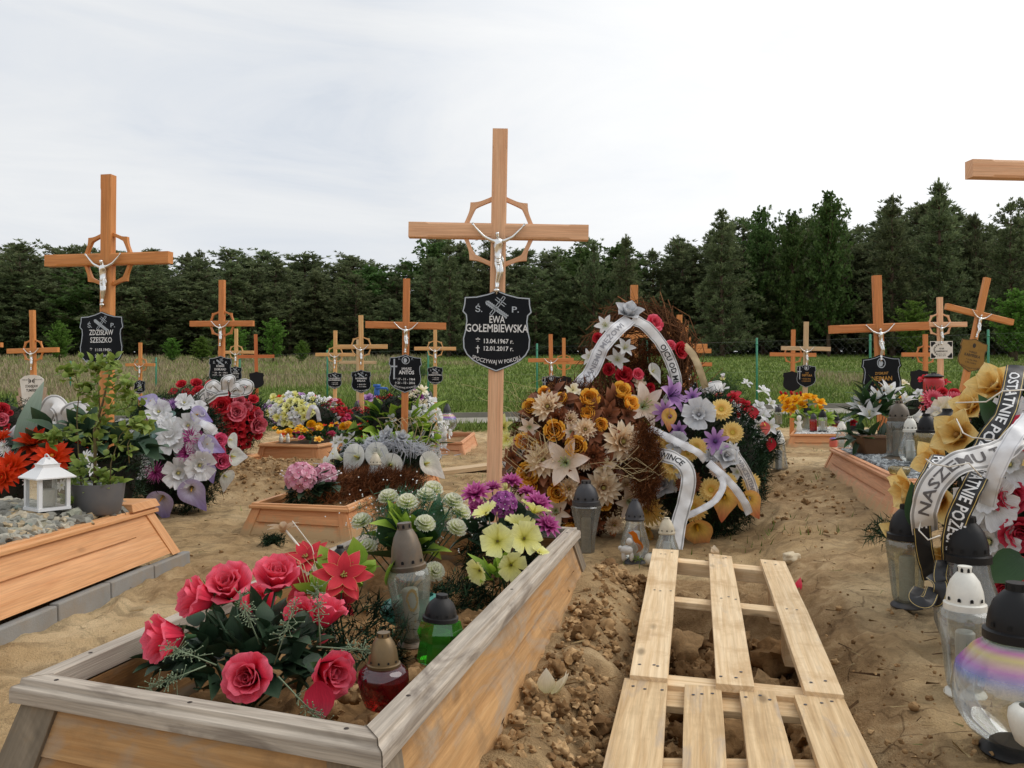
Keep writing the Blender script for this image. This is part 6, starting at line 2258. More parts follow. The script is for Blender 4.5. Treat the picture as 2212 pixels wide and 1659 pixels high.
mixed('white_purple_wreath', 'wreath of white, violet and lemon flowers behind the marigold frame', V((-2.65, 10.3, .52)), (.42, .30, .22), [], [('cluster', 'white', 11, 5), ('cluster', 'lilac', 9, 2), ('smallrose', 'white', 11, 3), ('cluster', 'lemon', 10, 2), ('smallrose', 'orange', 8, 1)], 70, 41, (568, 720, 852, 914), .52)
mixed('lemon_flower_wreath', 'lemon yellow and white blossom heap with a green and white ribbon, marigold frame', V((-2.36, 9.55, .50)), (.36, .22, .22), [], [('cluster', 'lemon', 12, 6), ('smallrose', 'white', 8, 2), ('cluster', 'white', 9, 2)], 40, 42, (582, 676, 868, 916), .52)
w = mixed('mixed_back_wreath', 'white lilies, pink and wine red flowers right of the lemon flower heap', V((-1.98, 9.8, .42)), (.36, .24, .22), [], [('lily', 'white', 12, 3), ('cluster', 'hotpink', 9, 2), ('smallrose', 'deepred', 9, 3), ('cluster', 'pink', 9, 1)], 44, 43, (670, 756, 864, 930), .55)
ribbon(w, [(664, 905, 9.3), (672, 880, 9.25), (684, 884, 9.25), (690, 910, 9.3)], 9, rb_white)
mg = thing('marigold_planting', 'yellow, orange and pink garden flowers planted in the orange frame', 'flower bed', V((-1.95, 8.7, .3)))
R.seed(44)
for i in range(36):
    u, v = R.random(), R.random()
    p = c4[0].lerp(c4[1], u * .84 + .08).lerp(c4[3].lerp(c4[2], u), v * .8 + .1)
    h = R.uniform(.05, .16)
    P = V((p.x, p.y, .31 + h))
    put_flower(mg, R.choice(['cluster', 'smallrose']), R.choice(['marigold', 'marigold', 'yellow', 'orange', 'hotpink', 'pinkred']), P, R.uniform(.028, .05), V((R.gauss(0, .3), -.5, .9)))
for (x, y, cl_) in [(623, 932, 'marigold'), (672, 915, 'marigold'), (688, 921, 'marigold'), (668, 937, 'yellow'), (658, 934, 'yellow'), (640, 937, 'hotpink'), (700, 940, 'hotpink'), (716, 938, 'hotpink'), (752, 917, 'yellow'), (742, 920, 'marigold'), (795, 916, 'orange'), (785, 920, 'orange')]:
    put_flower(mg, 'carnation', cl_, W(x, y, 8.5), 11 * 8.5 / F, V((0, -.7, .7)))
leaves(mg, 'leaves', V((-1.98, 8.7, .33)), (.32, .7, .09), 240, .07, .022, m_leaf, 45, .3)
lf = MB()
R.seed(46)
for px, py, d in [(760, 925, 7.9), (775, 930, 7.8), (790, 935, 7.8), (750, 940, 7.8)]:
    p = W(px, 985, d)
    leafgeo(lf, p, W(px + R.gauss(-4, 14), py - 45, d) - p, V((0, -1, .3)), .34, .055, .2, 0, 7)
lb_ = thing('striped_leaf_plant', 'yellow-green striped leaves left of the feathered calla arrangement', 'artificial plant', GP(770, 985, 7.85))
lf.build('leaves', m_leafy, lb_)
for px, py, cl_ in [(760, 945, 'white'), (735, 950, 'white'), (745, 968, 'silver'), (790, 950, 'orange'), (726, 955, 'white')]:
    put_flower(lb_, 'lily', cl_, W(px, py, 7.7), 15 * 7.7 / F, V((-.3, -.8, .4)))
mixed('purple_rose_wreath', 'violet and purple blossoms by the red round lantern behind the pale twin crosses', V((-1.82, 12.0, .46)), (.46, .22, .16), [], [('smallrose', 'mauve', 14, 4), ('smallrose', 'lilac', 16, 3), ('smallrose', 'deepred', 8, 2)], 36, 47, (775, 905, 856, 900), .6)
w = mixed('white_rose_wreath', 'tall white rose and green leaf arrangement right of the dark orange cross', V((-1.10, 7.9, .42)), (.34, .24, .42), [('smallrose', 'white', 846, 905, 12), ('tulip', 'white', 848, 918, 11)], [('smallrose', 'white', 12, 6), ('cluster', 'white', 11, 4), ('smallrose', 'cream', 11, 1), ('lily', 'white', 13, 2)], 60, 48, (864, 968, 880, 992), .58)
leaves(w, 'leaves', V((-1.02, 7.75, .40)), (.42, .18, .38), 60, .20, .05, m_leafy, 49, -.1)
leaves(w, 'dark_leaves', V((-1.10, 7.75, .36)), (.42, .18, .34), 60, .20, .05, m_leaf, 50, -.2)
mixed('cream_blossom_wreath', 'cream and white orchid wreath behind the dark orange cross, purple flowers below', V((-1.20, 10.2, .52)), (.20, .20, .27), [('smallrose', 'purple', 915, 962 - 30, 13), ('smallrose', 'purple', 928, 928, 12)], [('cluster', 'cream', 13, 6), ('cluster', 'white', 12, 4), ('smallrose', 'mauve', 9, 1)], 64, 51, (858, 934, 842, 924), .5)

# ================================================================== centre: heap of wreaths
# ring of dry twigs leaning on a cross
tr = thing('twig_wreath', 'tall ring of dry twigs with white lilies and red roses leaning on a cross', 'wreath', V((.84, 5.5, .25)))
rc = V((.85, 5.45, 1.02))
ax1, ax2, ax3 = V((1, 0, 0)), V((0, .30, .95)), V((0, -.95, .30))
R.seed(61)
tb_ = MB()
for i in range(330):
    a0 = R.random() * 6.28
    ln = R.uniform(.7, 2.2)
    rad = R.gauss(.255, .045)
    off = R.gauss(0, .05)
    pts = []
    for k in range(7):
        a = a0 + ln * k / 6
        w_ = rad + .035 * math.sin(5 * a + i) + (.0 if k < 6 else R.uniform(0, .10))
        pts.append(rc + ax1 * math.cos(a) * w_ * 1.06 + ax2 * math.sin(a) * w_ * 1.25 + ax3 * (off + .02 * math.sin(7 * a + i)))
    tb_.tube(pts, R.uniform(.0018, .0045), 4, 0, False, R.random())
for i in range(260):   # stray twig ends
    a = R.uniform(-.2, 3.4)
    p = rc + ax1 * math.cos(a) * .27 + ax2 * math.sin(a) * .32
    d = (ax1 * math.cos(a + .9) + ax2 * math.sin(a + .9) + ax3 * R.gauss(0, .4)).normalized()
    l = R.uniform(.06, .22)
    tb_.tube([p, p + d * l * .5 + V((0, 0, R.gauss(0, .02))), p + d * l + V((R.gauss(0, .04), 0, R.gauss(0, .05)))], [.0022, .0016, .0008], 3, 0, False, R.random())
tb_.build('twig_ring', m_twig, tr, False)
needles(tr, 'dry_moss', rc - V((0, -.05, .12)), (.22, .12, .30), 1000, .05, m_firb, 62, .35, .0022, 8, -1, None, (.0, .5))
DT = 5.25
for k, cl_, px, py, rp, fc in [('lily', 'white', 1307, 702, 24, (-.3, -.9, .2)), ('magnolia', 'silver', 1358, 676, 34, (.1, -.6, .7)), ('lily', 'white', 1351, 750, 24, (.2, -.9, .5)), ('lily', 'white', 1334, 776, 26, (-.1, -.95, .1)), ('lily', 'white', 1273, 771, 21, (-.6, -.7, .1)), ('calla', 'whitecalla', 1409, 802, 22, (.3, -.7, .6)),
                              ('rose', 'red', 1413, 700, 23, (.3, -.8, .3)), ('rose', 'deepred', 1292, 730, 14, (-.4, -.8, .1)), ('rose', 'deepred', 1469, 757, 22, (.5, -.8, .1)), ('rose', 'red', 1449, 747, 14, (.2, -.8, .4)), ('rose', 'deepred', 1347, 810, 22, (0, -.95, .2)), ('rose', 'red', 1378, 809, 15, (.2, -.9, .2)), ('rose', 'deepred', 1316, 798, 16, (-.2, -.9, .1)), ('rose', 'deepred', 1355, 836, 16, (0, -.9, 0)), ('rose', 'deepred', 1404, 838, 13, (.2, -.9, 0)), ('cluster', 'beige', 1382, 828, 16, (0, -.9, .3))]:
    put_flower(tr, k, cl_, W(px, py, DT), rp * DT / F, V(fc), calla_roll(V(fc), V((.3, 0, -1))) if k == 'calla' else None)
ribbon(tr, [(1360, 690, 5.2), (1330, 715, 5.14), (1300, 752, 5.12), (1278, 800, 5.12), (1246, 838, 5.12), (1218, 868, 5.2)], 32, rb_white, [('KOCHANEMU MĘŻOWI', .10, .86, .34, True)], m_inkg)
ribbon(tr, [(1366, 690, 5.2), (1396, 705, 5.15), (1430, 745, 5.12), (1452, 790, 5.12), (1460, 835, 5.12), (1438, 872, 5.2)], 25, rb_lace, [('OJCU OD MIŁOŚCI', .38, .94, .46, False)], m_ink)
ribbon(tr, [(1310, 725, 5.2), (1296, 755, 5.18), (1284, 800, 5.2)], 13, rb_beige)
ribbon(tr, [(1478, 745, 5.25), (1498, 768, 5.22), (1512, 800, 5.2), (1524, 838, 5.22)], 15, rb_beige)

GROW = 1.12
c_, r_ = V((.37, 4.85, .44)), (.40, .30, .46)
w4 = wreath('yellow_rose_wreath', 'brown dried wreath with yellow roses, beige dahlias and peach lilies right of the central cross', 'wreath', c_, r_, [
    ('bowlrose', 'yellow', x, y, r) for x, y, r in [(1158, 884, 21), (1268, 873, 25), (1331, 860, 24), (1347, 884, 21), (1200, 935, 27), (1243, 966, 27), (1138, 955, 21), (1149, 1017, 29), (1180, 856, 15), (1209, 1062, 25), (1149, 1051, 22), (1299, 1085, 19)]] + [
    ('dahlia', 'beige', 1188, 886, 32), ('dahlia', 'beige', 1329, 958, 42), ('dahlia', 'beige', 1172, 996, 36), ('dahlia', 'beige', 1299, 1046, 38), ('lily', 'peach', 1378, 886, 46), ('lily', 'peach', 1227, 1002, 48), ('lily', 'peach', 1346, 1076, 34), ('calla', 'whitecalla', 1364, 1030, 28, (.5, 0, -1)), ('lily', 'peach', 1203, 1098, 30), ('lily', 'beige', 1300, 1010, 24), ('dahlia', 'beige', 1262, 930, 24), ('bowlrose', 'yellow', 1290, 920, 17), ('lily', 'peach', 1150, 920, 22), ('dahlia', 'beige', 1230, 1050, 24), ('dahlia', 'brown', 1280, 985, 26), ('dahlia', 'brown', 1210, 905, 22), ('lily', 'brown', 1165, 960, 26), ('lily', 'brown', 1310, 905, 24), ('bowlrose', 'yellow', 1270, 1065, 16), ('lily', 'lilac', 1426, 864, 38), ('lily', 'lemon', 1100, 928, 26), ('cluster', 'lemon', 1108, 950, 20), ('rosebud', 'pinkred', 1128, 948, 14)], cam_w=.6, lift=.055)
scatter(w4, c_, r_, [('dahlia', 'beige', 20, 3), ('bowlrose', 'yellow', 17, 4), ('lily', 'peach', 22, 2), ('lily', 'brown', 22, 3), ('dahlia', 'brown', 20, 1), ('cluster', 'cream', 15, 1)], 26, 68, 1095, 1395, 850, 1150, .72, .6, .05, [(x, y, 24) for x, y in [(1158, 884), (1268, 873), (1331, 860), (1200, 935), (1243, 966), (1138, 955), (1149, 1017), (1209, 1062), (1149, 1051), (1299, 1085), (1188, 886), (1329, 958), (1172, 996), (1299, 1046), (1378, 886), (1227, 1002), (1346, 1076)]])
needles(w4, 'dry_fir', c_, r_, 1500, .055, m_firb, 63, .84, .0028, 9, -.95, m_coreb, (0, .5))
needles(w4, 'fern_tail', V((.72, 4.44, .44)), (.075, .05, .24), 620, .05, m_firb, 64, .5, .0018, 10, -1, None, (.1, .6))
R.seed(65)
mb = MB()
for i in range(150):
    px, py = R.choice([(1190, 880), (1250, 905), (1290, 960), (1320, 980), (1180, 1010), (1240, 1040), (1300, 880), (1150, 1000)])
    P, nn = ray_ell(px + R.gauss(0, 26), py + R.gauss(0, 22), c_, r_)
    leafgeo(mb, P + nn * R.uniform(0, .06), (nn * .6 + V((R.gauss(0, .8), -.2, R.gauss(0, .8)))), nn, .085, .028, .3)
mb.build('brown_leaves', m_leafb, w4)
mb = MB()
for i in range(11):
    a = W(1150 + R.gauss(0, 14), 960 + R.gauss(0, 14), 4.5)
    e = R.uniform(.05, .13)
    mb.tube([a, a + V((-e, -.04, e * .8)), a + V((-e * 1.2, -.06, -e * .2)), a + V((-.01, -.05, -e * 1.1)), a + V((e * .7, -.03, -e * .4)), a + V((e * .5, -.02, e * .6))], .0013, 4, 0, False)
mb.build('raffia_loops', m_raffia, w4)
mb = MB()
for i in range(9):
    a = W(1300 + R.gauss(0, 20), 1020 + R.gauss(0, 14), 4.42)
    mb.tube([a, a + V((.08, -.05, .05 + R.gauss(0, .03))), a + V((.2, -.06, R.gauss(0, .02))), a + V((.28, -.03, .02 + R.gauss(0, .04)))], .0012, 4, 0, False)
mb.build('raffia_loops', m_raffia, w4)
mb = MB()
for i in range(14):
    a = W(1120 + R.gauss(0, 20), 900 + R.gauss(0, 40), 4.7)
    mb.tube([a, a + V((R.gauss(-.03, .05), -.02, .06)), a + V((R.gauss(-.08, .08), -.02, .12))], .0009, 3, 0, False)
mb.build('raffia_loops', m_raffia, w4)
ribbon(w4, [(1090, 1010, 4.72), (1112, 985, 4.66), (1136, 962, 4.64), (1160, 945, 4.68)], 30, rb_lace, [('USIOWI', .02, .75, .55, False)], m_ink)

GROW = 1.25
c_, r_ = V((1.13, 4.85, .40)), (.36, .30, .44)
w5 = wreath('gerbera_wreath', 'green fir wreath with yellow gerberas, orange-tipped callas and white ribbons', 'wreath', c_, r_, [
    ('gerbera', 'gold', 1417, 1087, 29), ('gerbera', 'gold', 1499, 1084, 25), ('gerbera', 'gold', 1453, 1005, 27), ('gerbera', 'gold', 1507, 968, 17), ('gerbera', 'gold', 1530, 1059, 20), ('gerbera', 'gold', 1566, 1044, 15), ('gerbera', 'brown', 1492, 1040, 22),
    ('calla', 'sunsetcalla', 1502, 1120, 34, (.35, 0, -1)), ('calla', 'sunsetcalla', 1562, 1066, 30, (-.1, 0, -1)), ('calla', 'sunsetcalla', 1606, 1068, 28, (.6, 0, -1)), ('calla', 'sunsetcalla', 1412, 1136, 26, (-.4, 0, -1)), ('calla', 'sunsetcalla', 1346, 1116, 24, (-.3, 0, -1)),
    ('hibiscus', 'silver', 1510, 903, 32), ('hibiscus', 'silver', 1470, 960, 22), ('magnolia', 'silver', 1440, 1048, 26), ('magnolia', 'silver', 1560, 985, 24), ('hibiscus', 'silver', 1478, 1010, 20), ('daisy', 'lilac', 1500, 868, 16), ('hibiscus', 'white', 1420, 965, 18), ('daisy', 'lilac', 1547, 957, 23), ('daisy', 'lilac', 1451, 892, 22), ('lily', 'lilac', 1470, 935, 16), ('dahlia', 'peach', 1545, 1010, 15)], lift=.06, cam_w=.9)
scatter(w5, c_, r_, [('hibiscus', 'silver', 16, 1), ('gerbera', 'gold', 18, 4), ('lily', 'white', 15, 2), ('calla', 'sunsetcalla', 20, 1)], 12, 69, 1400, 1630, 870, 1130, .8, .8, .05, [(1417, 1087, 29), (1499, 1084, 25), (1453, 1005, 27), (1510, 903, 38), (1547, 957, 22), (1502, 1136, 40), (1560, 1078, 34), (1606, 1080, 30)])
needles(w5, 'fir_base', c_, r_, 1700, .045, m_fir, 66, .86, .0028, 9, -.95, m_core)
DR = 4.42
ribbon(w5, [(1402, 925, 4.55), (1430, 938, 4.48), (1470, 958, 4.44), (1508, 978, 4.44), (1522, 995, 4.48)], 16, rb_white)
ribbon(w5, [(1404, 982, 4.5), (1440, 985, 4.4), (1472, 1000, 4.34), (1487, 1030, 4.3), (1480, 1080, 4.28), (1466, 1130, 4.25), (1458, 1185, 4.2)], 32, rb_lace, [('WINCE', .12, .34, .40, False)], m_ink)
ribbon(w5, [(1530, 1000, 4.42), (1556, 1022, 4.38), (1585, 1052, 4.38), (1608, 1085, 4.4), (1618, 1110, 4.42)], 17, rb_white)
ribbon(w5, [(1548, 960, 4.5), (1580, 975, 4.46), (1605, 1010, 4.46), (1622, 1045, 4.48), (1630, 1080, 4.5)], 23, rb_lace, [('WINCENTEMU', .35, .9, .42, False)], m_inkg)
ribbon(w5, [(1545, 1015, 4.4), (1562, 1045, 4.36), (1545, 1080, 4.33), (1510, 1102, 4.32), (1470, 1120, 4.32)], 14, rb_white)
c_, r_ = V((1.62, 6.15, .46)), (.34, .28, .30)
w6 = wreath('red_white_wreath', 'wreath of red anthuriums and white lilies behind the gerbera wreath', 'wreath', c_, r_, [
    ('smallrose', 'coral', 1537, 848, 13), ('anthurium', 'deepred', 1586, 868, 16), ('smallrose', 'deepred', 1585, 872, 14), ('smallrose', 'deepred', 1603, 886, 15), ('anthurium', 'deepred', 1620, 898, 17), ('anthurium', 'coral', 1562, 868, 14), ('anthurium', 'coral', 1640, 925, 16), ('anthurium', 'deepred', 1655, 955, 16, (-.2, 0, -1)), ('lily', 'white', 1583, 892, 15), ('lily', 'white', 1600, 935, 18), ('dahlia', 'white', 1620, 955, 18), ('smallrose', 'white', 1632, 888, 13), ('cluster', 'white', 1640, 905, 13), ('rosebud', 'white', 1560, 830, 10)], lift=.05)
scatter(w6, c_, r_, [('smallrose', 'deepred', 14, 4), ('lily', 'white', 15, 3), ('cluster', 'white', 13, 2), ('anthurium', 'coral', 13, 1)], 26, 70, 1500, 1670, 835, 990, .6, .5, .04)
needles(w6, 'fir_base', c_, r_, 900, .055, m_fir, 67, .86, .0035, 9, -.95, m_core)
ribbon(w6, [(1496, 868, 5.85), (1515, 850, 5.8), (1540, 835, 5.78), (1560, 836, 5.8)], 26, rb_lace)

GROW = 1.0
# ================================================================== right side
lq = bouquet('white_lily_planter', 'brown planter with tall white lilies on the grey gravel', 'flower planter', V((2.52, 5.75, .44)), [
    ('trumpet', 'white', 1892, 852, 5.75, 27, (-.3, -.4, .9)), ('trumpet', 'white', 1924, 838, 5.75, 28, (.15, -.4, 1)), ('trumpet', 'white', 1930, 870, 5.65, 28, (.35, -.5, .8)), ('trumpet', 'white', 1856, 872, 5.7, 26, (-.55, -.4, .8)), ('trumpet', 'white', 1878, 890, 5.6, 28, (-.3, -.6, .7)), ('trumpet', 'white', 1958, 858, 5.8, 22, (.3, -.4, .9)), ('trumpet', 'white', 1985, 902, 5.7, 24, (.9, -.5, .1)), ('smallrose', 'deepred', 1842, 912, 5.7, 10), ('cluster', 'white', 1830, 905, 5.7, 12)], up=.2)
leaves(lq, 'leaves', V((2.50, 5.72, .62)), (.16, .08, .22), 60, .18, .026, m_leaf, 71, .3)
leaves(lq, 'broad_leaves', V((2.46, 5.66, .50)), (.22, .08, .08), 20, .15, .04, m_leaf, 72, .0)
pl_ = MB()
x0, z0 = 2.52, .405
pl_.hexa([(x0 - .12, 5.62, z0), (x0 + .14, 5.62, z0), (x0 + .14, 5.80, z0), (x0 - .12, 5.80, z0)], [(x0 - .155, 5.59, z0 + .11), (x0 + .175, 5.59, z0 + .11), (x0 + .175, 5.83, z0 + .11), (x0 - .155, 5.83, z0 + .11)])
pl_.hexa([(x0 - .165, 5.58, z0 + .11), (x0 + .185, 5.58, z0 + .11), (x0 + .185, 5.84, z0 + .11), (x0 - .165, 5.84, z0 + .11)], [(x0 - .165, 5.58, z0 + .13), (x0 + .185, 5.58, z0 + .13), (x0 + .185, 5.84, z0 + .13), (x0 - .165, 5.84, z0 + .13)])
pl_.build('planter', M('brown_plastic', S(110, 78, 50), .5), lq, False, bevel=.004)
mixed('red_gerbera_wreath', 'red gerberas and roses between the white lilies and the yellow magnolia wreath', V((3.42, 6.6, .60)), (.42, .26, .24), [('gerbera', 'pinkred', 2012, 868, 24), ('gerbera', 'pinkred', 2060, 868, 20), ('rose', 'deepred', 2034, 851, 14), ('rose', 'deepred', 2060, 852, 13), ('rose', 'deepred', 2086, 862, 14), ('rose', 'deepred', 2122, 856, 14), ('gerbera', 'deepred', 2112, 884, 18), ('smallrose', 'cream', 2100, 858, 11), ('smallrose', 'white', 1985, 850, 12), ('hibiscus', 'cream', 2040, 888, 32), ('hibiscus', 'white', 2014, 896, 22), ('hibiscus', 'white', 2062, 900, 22)], [('smallrose', 'deepred', 9, 3), ('cluster', 'coral', 9, 1), ('cluster', 'lemon', 8, 1), ('cluster', 'white', 8, 1)], 34, 73, (1970, 2150, 840, 918), .62, 500, .045)
yr = bouquet('cream_rose_bunch', 'small bunch of cream and yellow roses right of the big black shield', 'flower bouquet', V((3.0, 6.75, .4)), [('smallrose', 'cream', 1950, 824, 6.8, 15), ('smallrose', 'cream', 1932, 833, 6.75, 14), ('smallrose', 'cream', 1926, 850, 6.7, 10), ('smallrose', 'marigold', 1952, 857, 6.7, 13), ('smallrose', 'cream', 1938, 862, 6.7, 12)])
leaves(yr, 'leaves', V((3.05, 6.75, .62)), (.14, .08, .12), 20, .08, .03, m_leaf, 74, 0)
rs = bouquet('red_rose_bunch', 'few bright red roses behind the hanging red lantern', 'flower bouquet', V((5.6, 10.9, .4)), [('smallrose', 'deepred', 1996, 816, 10.9, 15), ('smallrose', 'deepred', 2010, 812, 10.9, 14), ('smallrose', 'deepred', 2038, 822, 10.9, 15)])
yd = bouquet('yellow_tulip_bouquet', 'yellow roses and daffodils on the white pebble grave', 'flower bouquet', V((4.35, 12.1, .26)), [('smallrose', 'marigold', x, y, 12.0, r) for x, y, r in [(1700, 866, 15), (1716, 861, 17), (1730, 873, 16), (1698, 880, 14), (1742, 855, 15), (1755, 856, 13), (1712, 882, 12), (1772, 866, 16), (1770, 880, 14), (1690, 858, 12)]] + [('tulip', 'deepred', x, y, 12.2, 9) for x, y in [(1688, 850), (1698, 852), (1710, 850), (1722, 853), (1730, 851)]])
leaves(yd, 'leaves', V((4.32, 11.95, .40)), (.30, .10, .14), 50, .18, .05, m_leafy, 75, .0)

GROW = 1.22
# big wreath at the right edge
c_, r_ = V((1.84, 2.82, .49)), (.36, .27, .38)
w7 = wreath('yellow_magnolia_wreath', 'large leaning wreath with pale yellow magnolias and black and white ribbons at the right edge', 'wreath', c_, r_, [
    ('magnolia', 'softyellow', 2168, 860, 44), ('magnolia', 'softyellow', 2094, 952, 46), ('magnolia', 'softyellow', 2012, 1052, 46), ('magnolia', 'softyellow', 2003, 1146, 50), ('magnolia', 'softyellow', 2062, 1068, 46), ('magnolia', 'softyellow', 2050, 1000, 40), ('magnolia', 'softyellow', 2120, 900, 36), ('magnolia', 'softyellow', 2040, 1110, 36),
    ('rose', 'crimson', 2203, 952, 38), ('rose', 'crimson', 2188, 1070, 35), ('rose', 'crimson', 2192, 1130, 38), ('rose', 'crimson', 2198, 1210, 30), ('rose', 'crimson', 2176, 1250, 20), ('hibiscus', 'white', 2146, 1076, 58), ('hibiscus', 'white', 2148, 1166, 60), ('hibiscus', 'white', 2180, 1010, 50), ('hibiscus', 'white', 2126, 1228, 36), ('hibiscus', 'white', 2180, 905, 34), ('smallrose', 'crimson', 2160, 1010, 22), ('hibiscus', 'white', 2120, 1120, 32), ('magnolia', 'softyellow', 2068, 1190, 32), ('lily', 'white', 2090, 1160, 30)], cam_w=.6, lift=.05)
scatter(w7, c_, r_, [('hibiscus', 'white', 36, 3), ('rose', 'crimson', 32, 3), ('magnolia', 'softyellow', 36, 2)], 18, 81, 2225, 2520, 850, 1290, .72, .4, .05)
needles(w7, 'fir_base', c_, r_, 1800, .04, m_fir, 76, .86, .0024, 10, -.95, m_core)
mb = MB()
leafgeo(mb, W(1975, 1140, 2.52), V((-.05, -.05, 1)), V((0, -1, .1)), .14, .035, .1, 0, 7)
leafgeo(mb, W(2205, 1200, 2.42), V((-.7, -.2, -.4)), V((0, -1, .4)), .14, .05, .1, 0, 7)
leafgeo(mb, W(2150, 925, 2.6), V((-.4, -.1, .8)), V((0, -1, .3)), .12, .035, .1, 0, 7)
mb.build('leaves', m_leaf, w7)
ribbon(w7, [(1998, 1150, 2.46), (1996, 1100, 2.40), (2020, 1040, 2.38), (2070, 1000, 2.37), (2130, 985, 2.38), (2175, 965, 2.40), (2215, 930, 2.44)], 54, rb_lace, [('NASZEMU TACIE', .16, 1.0, .40, False)], M('ribbon_grey_print', S(96, 92, 92), .6))
ribbon(w7, [(2225, 900, 2.42), (2196, 935, 2.36), (2166, 985, 2.34), (2142, 1040, 2.36), (2130, 1090, 2.40)], 34, rb_white)
ribbon(w7, [(2196, 790, 2.66), (2184, 850, 2.56), (2168, 900, 2.52), (2135, 945, 2.50), (2120, 975, 2.48)], 40, rb_black, [('OSTATNIE POŻ', .12, .98, .5, False)], m_inkw)
ribbon(w7, [(2125, 1005, 2.44), (2105, 1040, 2.37), (2085, 1080, 2.36), (2064, 1130, 2.37), (2056, 1190, 2.40), (2062, 1260, 2.46)], 44, rb_black, [('OSTATNIE POŻEGNANIE', .03, .86, .55, False)], m_inkw)
ribbon(w7, [(2030, 985, 2.52), (2012, 1020, 2.44), (1992, 1060, 2.42), (1990, 1120, 2.44), (1996, 1190, 2.46), (2010, 1250, 2.5)], 36, rb_black, [('POŻEGNANIE', .02, .62, .55, False)], m_inkw)
for pts in ([(1985, 1270, 2.40), (1975, 1290, 2.34), (2000, 1300, 2.32), (2015, 1270, 2.36)], [(2010, 1240, 2.40), (2030, 1262, 2.34), (2022, 1296, 2.34), (2004, 1290, 2.38)], [(2035, 1210, 2.40), (2030, 1250, 2.35), (2050, 1290, 2.36)]):
    ribbon(w7, pts, 28, rb_black)
for q in ([(2000, 992, 2.5), (2014, 1002, 2.36), (2050, 1008, 2.34), (2092, 1000, 2.34), (2120, 1030, 2.34)], [(2066, 905, 2.6), (2080, 935, 2.5), (2100, 945, 2.48), (2150, 950, 2.45)], [(2065, 870, 2.6), (2130, 868, 2.5), (2165, 845, 2.48), (2212, 842, 2.5)], [(1990, 1120, 2.44), (1984, 1145, 2.38), (2004, 1166, 2.34), (2030, 1156, 2.34)]):
    mb = MB(); mb.tube([W(*p) for p in q], .0022, 5); mb.build('white_cord', M('white_cord', S(222, 216, 204), .6), w7)
needles(thing('fir_twig', 'short green fir twig sticking out left of the black-capped lantern at right', 'fir twig', W(1915, 1160, 3.3)), 'twig', W(1925, 1150, 3.3), (.10, .08, .06), 60, .045, m_fir, 78, .3)
# ================================================================== grave lanterns
g_clear = GLASS('clear_glass', (.93, .95, .93), .16, (.42, .42, .37))
g_dirty = GLASS('dusty_glass', (.84, .86, .78), .26, (.36, .36, .29), .06)
g_smoke = GLASS('smoked_glass', (.68, .68, .64), .28, (.26, .25, .22), .05)
g_green = GLASS('green_glass', (.16, .60, .10), .18, (.10, .34, .05))
g_red = GLASS('red_glass', (.42, .015, .03), .15, (.20, .008, .018))
g_teal = GLASS('teal_glass', (.30, .62, .54), .55, (.10, .34, .29))
g_amber = GLASS('amber_glass', (.74, .64, .36), .36, (.40, .32, .15), .08)
g_film = GLASS('lustre_glass', (.90, .92, .90), .10, (.4, .4, .36), film=True)
p_black = M('black_plastic', (.008, .008, .009), .48, spec=.28, dirt=((.07, .06, .05), .4))
p_grey = M('grey_metal', (.055, .055, .06), .45, .3, spec=.35, dirt=((.20, .17, .13), .5))
p_white = M('white_plastic', S(222, 220, 210), .45, dirt=(S(170, 160, 140), .5))
p_cream = M('cream_plastic', S(206, 196, 172), .5, dirt=(S(150, 130, 100), .5))
p_bronze = M('bronze_plastic', S(120, 98, 66), .35, .5, var=.25, dirt=((.05, .045, .04), .5))
p_bgrey = M('worn_bronze', S(98, 88, 76), .4, .3, var=.3, dirt=(S(150, 112, 66), .6))
p_red = M('red_plastic', S(176, 26, 30), .35)
m_vshade = M('vent_shade', (.004, .004, .004), .9)  # near-black colour standing for the shade inside lid vents
m_wax = M('candle', S(226, 224, 216), .55, var=.05)
m_waxc = M('insert_cup', S(196, 196, 190), .5, var=.1)

BODY = {   # (radius, height) in units of the whole lantern's height
    'vase': [(.10, .03), (.125, .07), (.135, .12), (.15, .25), (.165, .40), (.185, .54), (.19, .60), (.17, .645), (.13, .66)],
    'flute': [(.10, .02), (.105, .1), (.115, .25), (.14, .42), (.17, .58), (.185, .66), (.16, .69), (.13, .70)],
    'drop': [(.12, .06), (.19, .12), (.225, .22), (.225, .32), (.19, .45), (.15, .58), (.14, .66), (.135, .68)],
    'ball': [(.14, .05), (.26, .12), (.34, .24), (.36, .36), (.33, .50), (.24, .61), (.17, .655), (.165, .68)],
    'cyl': [(.17, .04), (.185, .08), (.185, .30), (.185, .52), (.185, .60), (.165, .64), (.15, .65)],
    'bell': [(.18, .04), (.175, .10), (.155, .25), (.135, .45), (.125, .60), (.12, .66)],
    'heart': [(.17, .02), (.22, .06), (.27, .20), (.30, .34), (.29, .44), (.23, .50), (.17, .51)],
    'cup': [(.13, .06), (.15, .12), (.15, .3), (.17, .48), (.185, .56), (.17, .62), (.15, .635)],
    'jar': [(.17, .02), (.20, .05), (.20, .42), (.19, .50), (.155, .55), (.14, .57)],
    'facet': [(.20, .02), (.22, .08), (.20, .30), (.235, .42), (.20, .55), (.15, .56)],
}
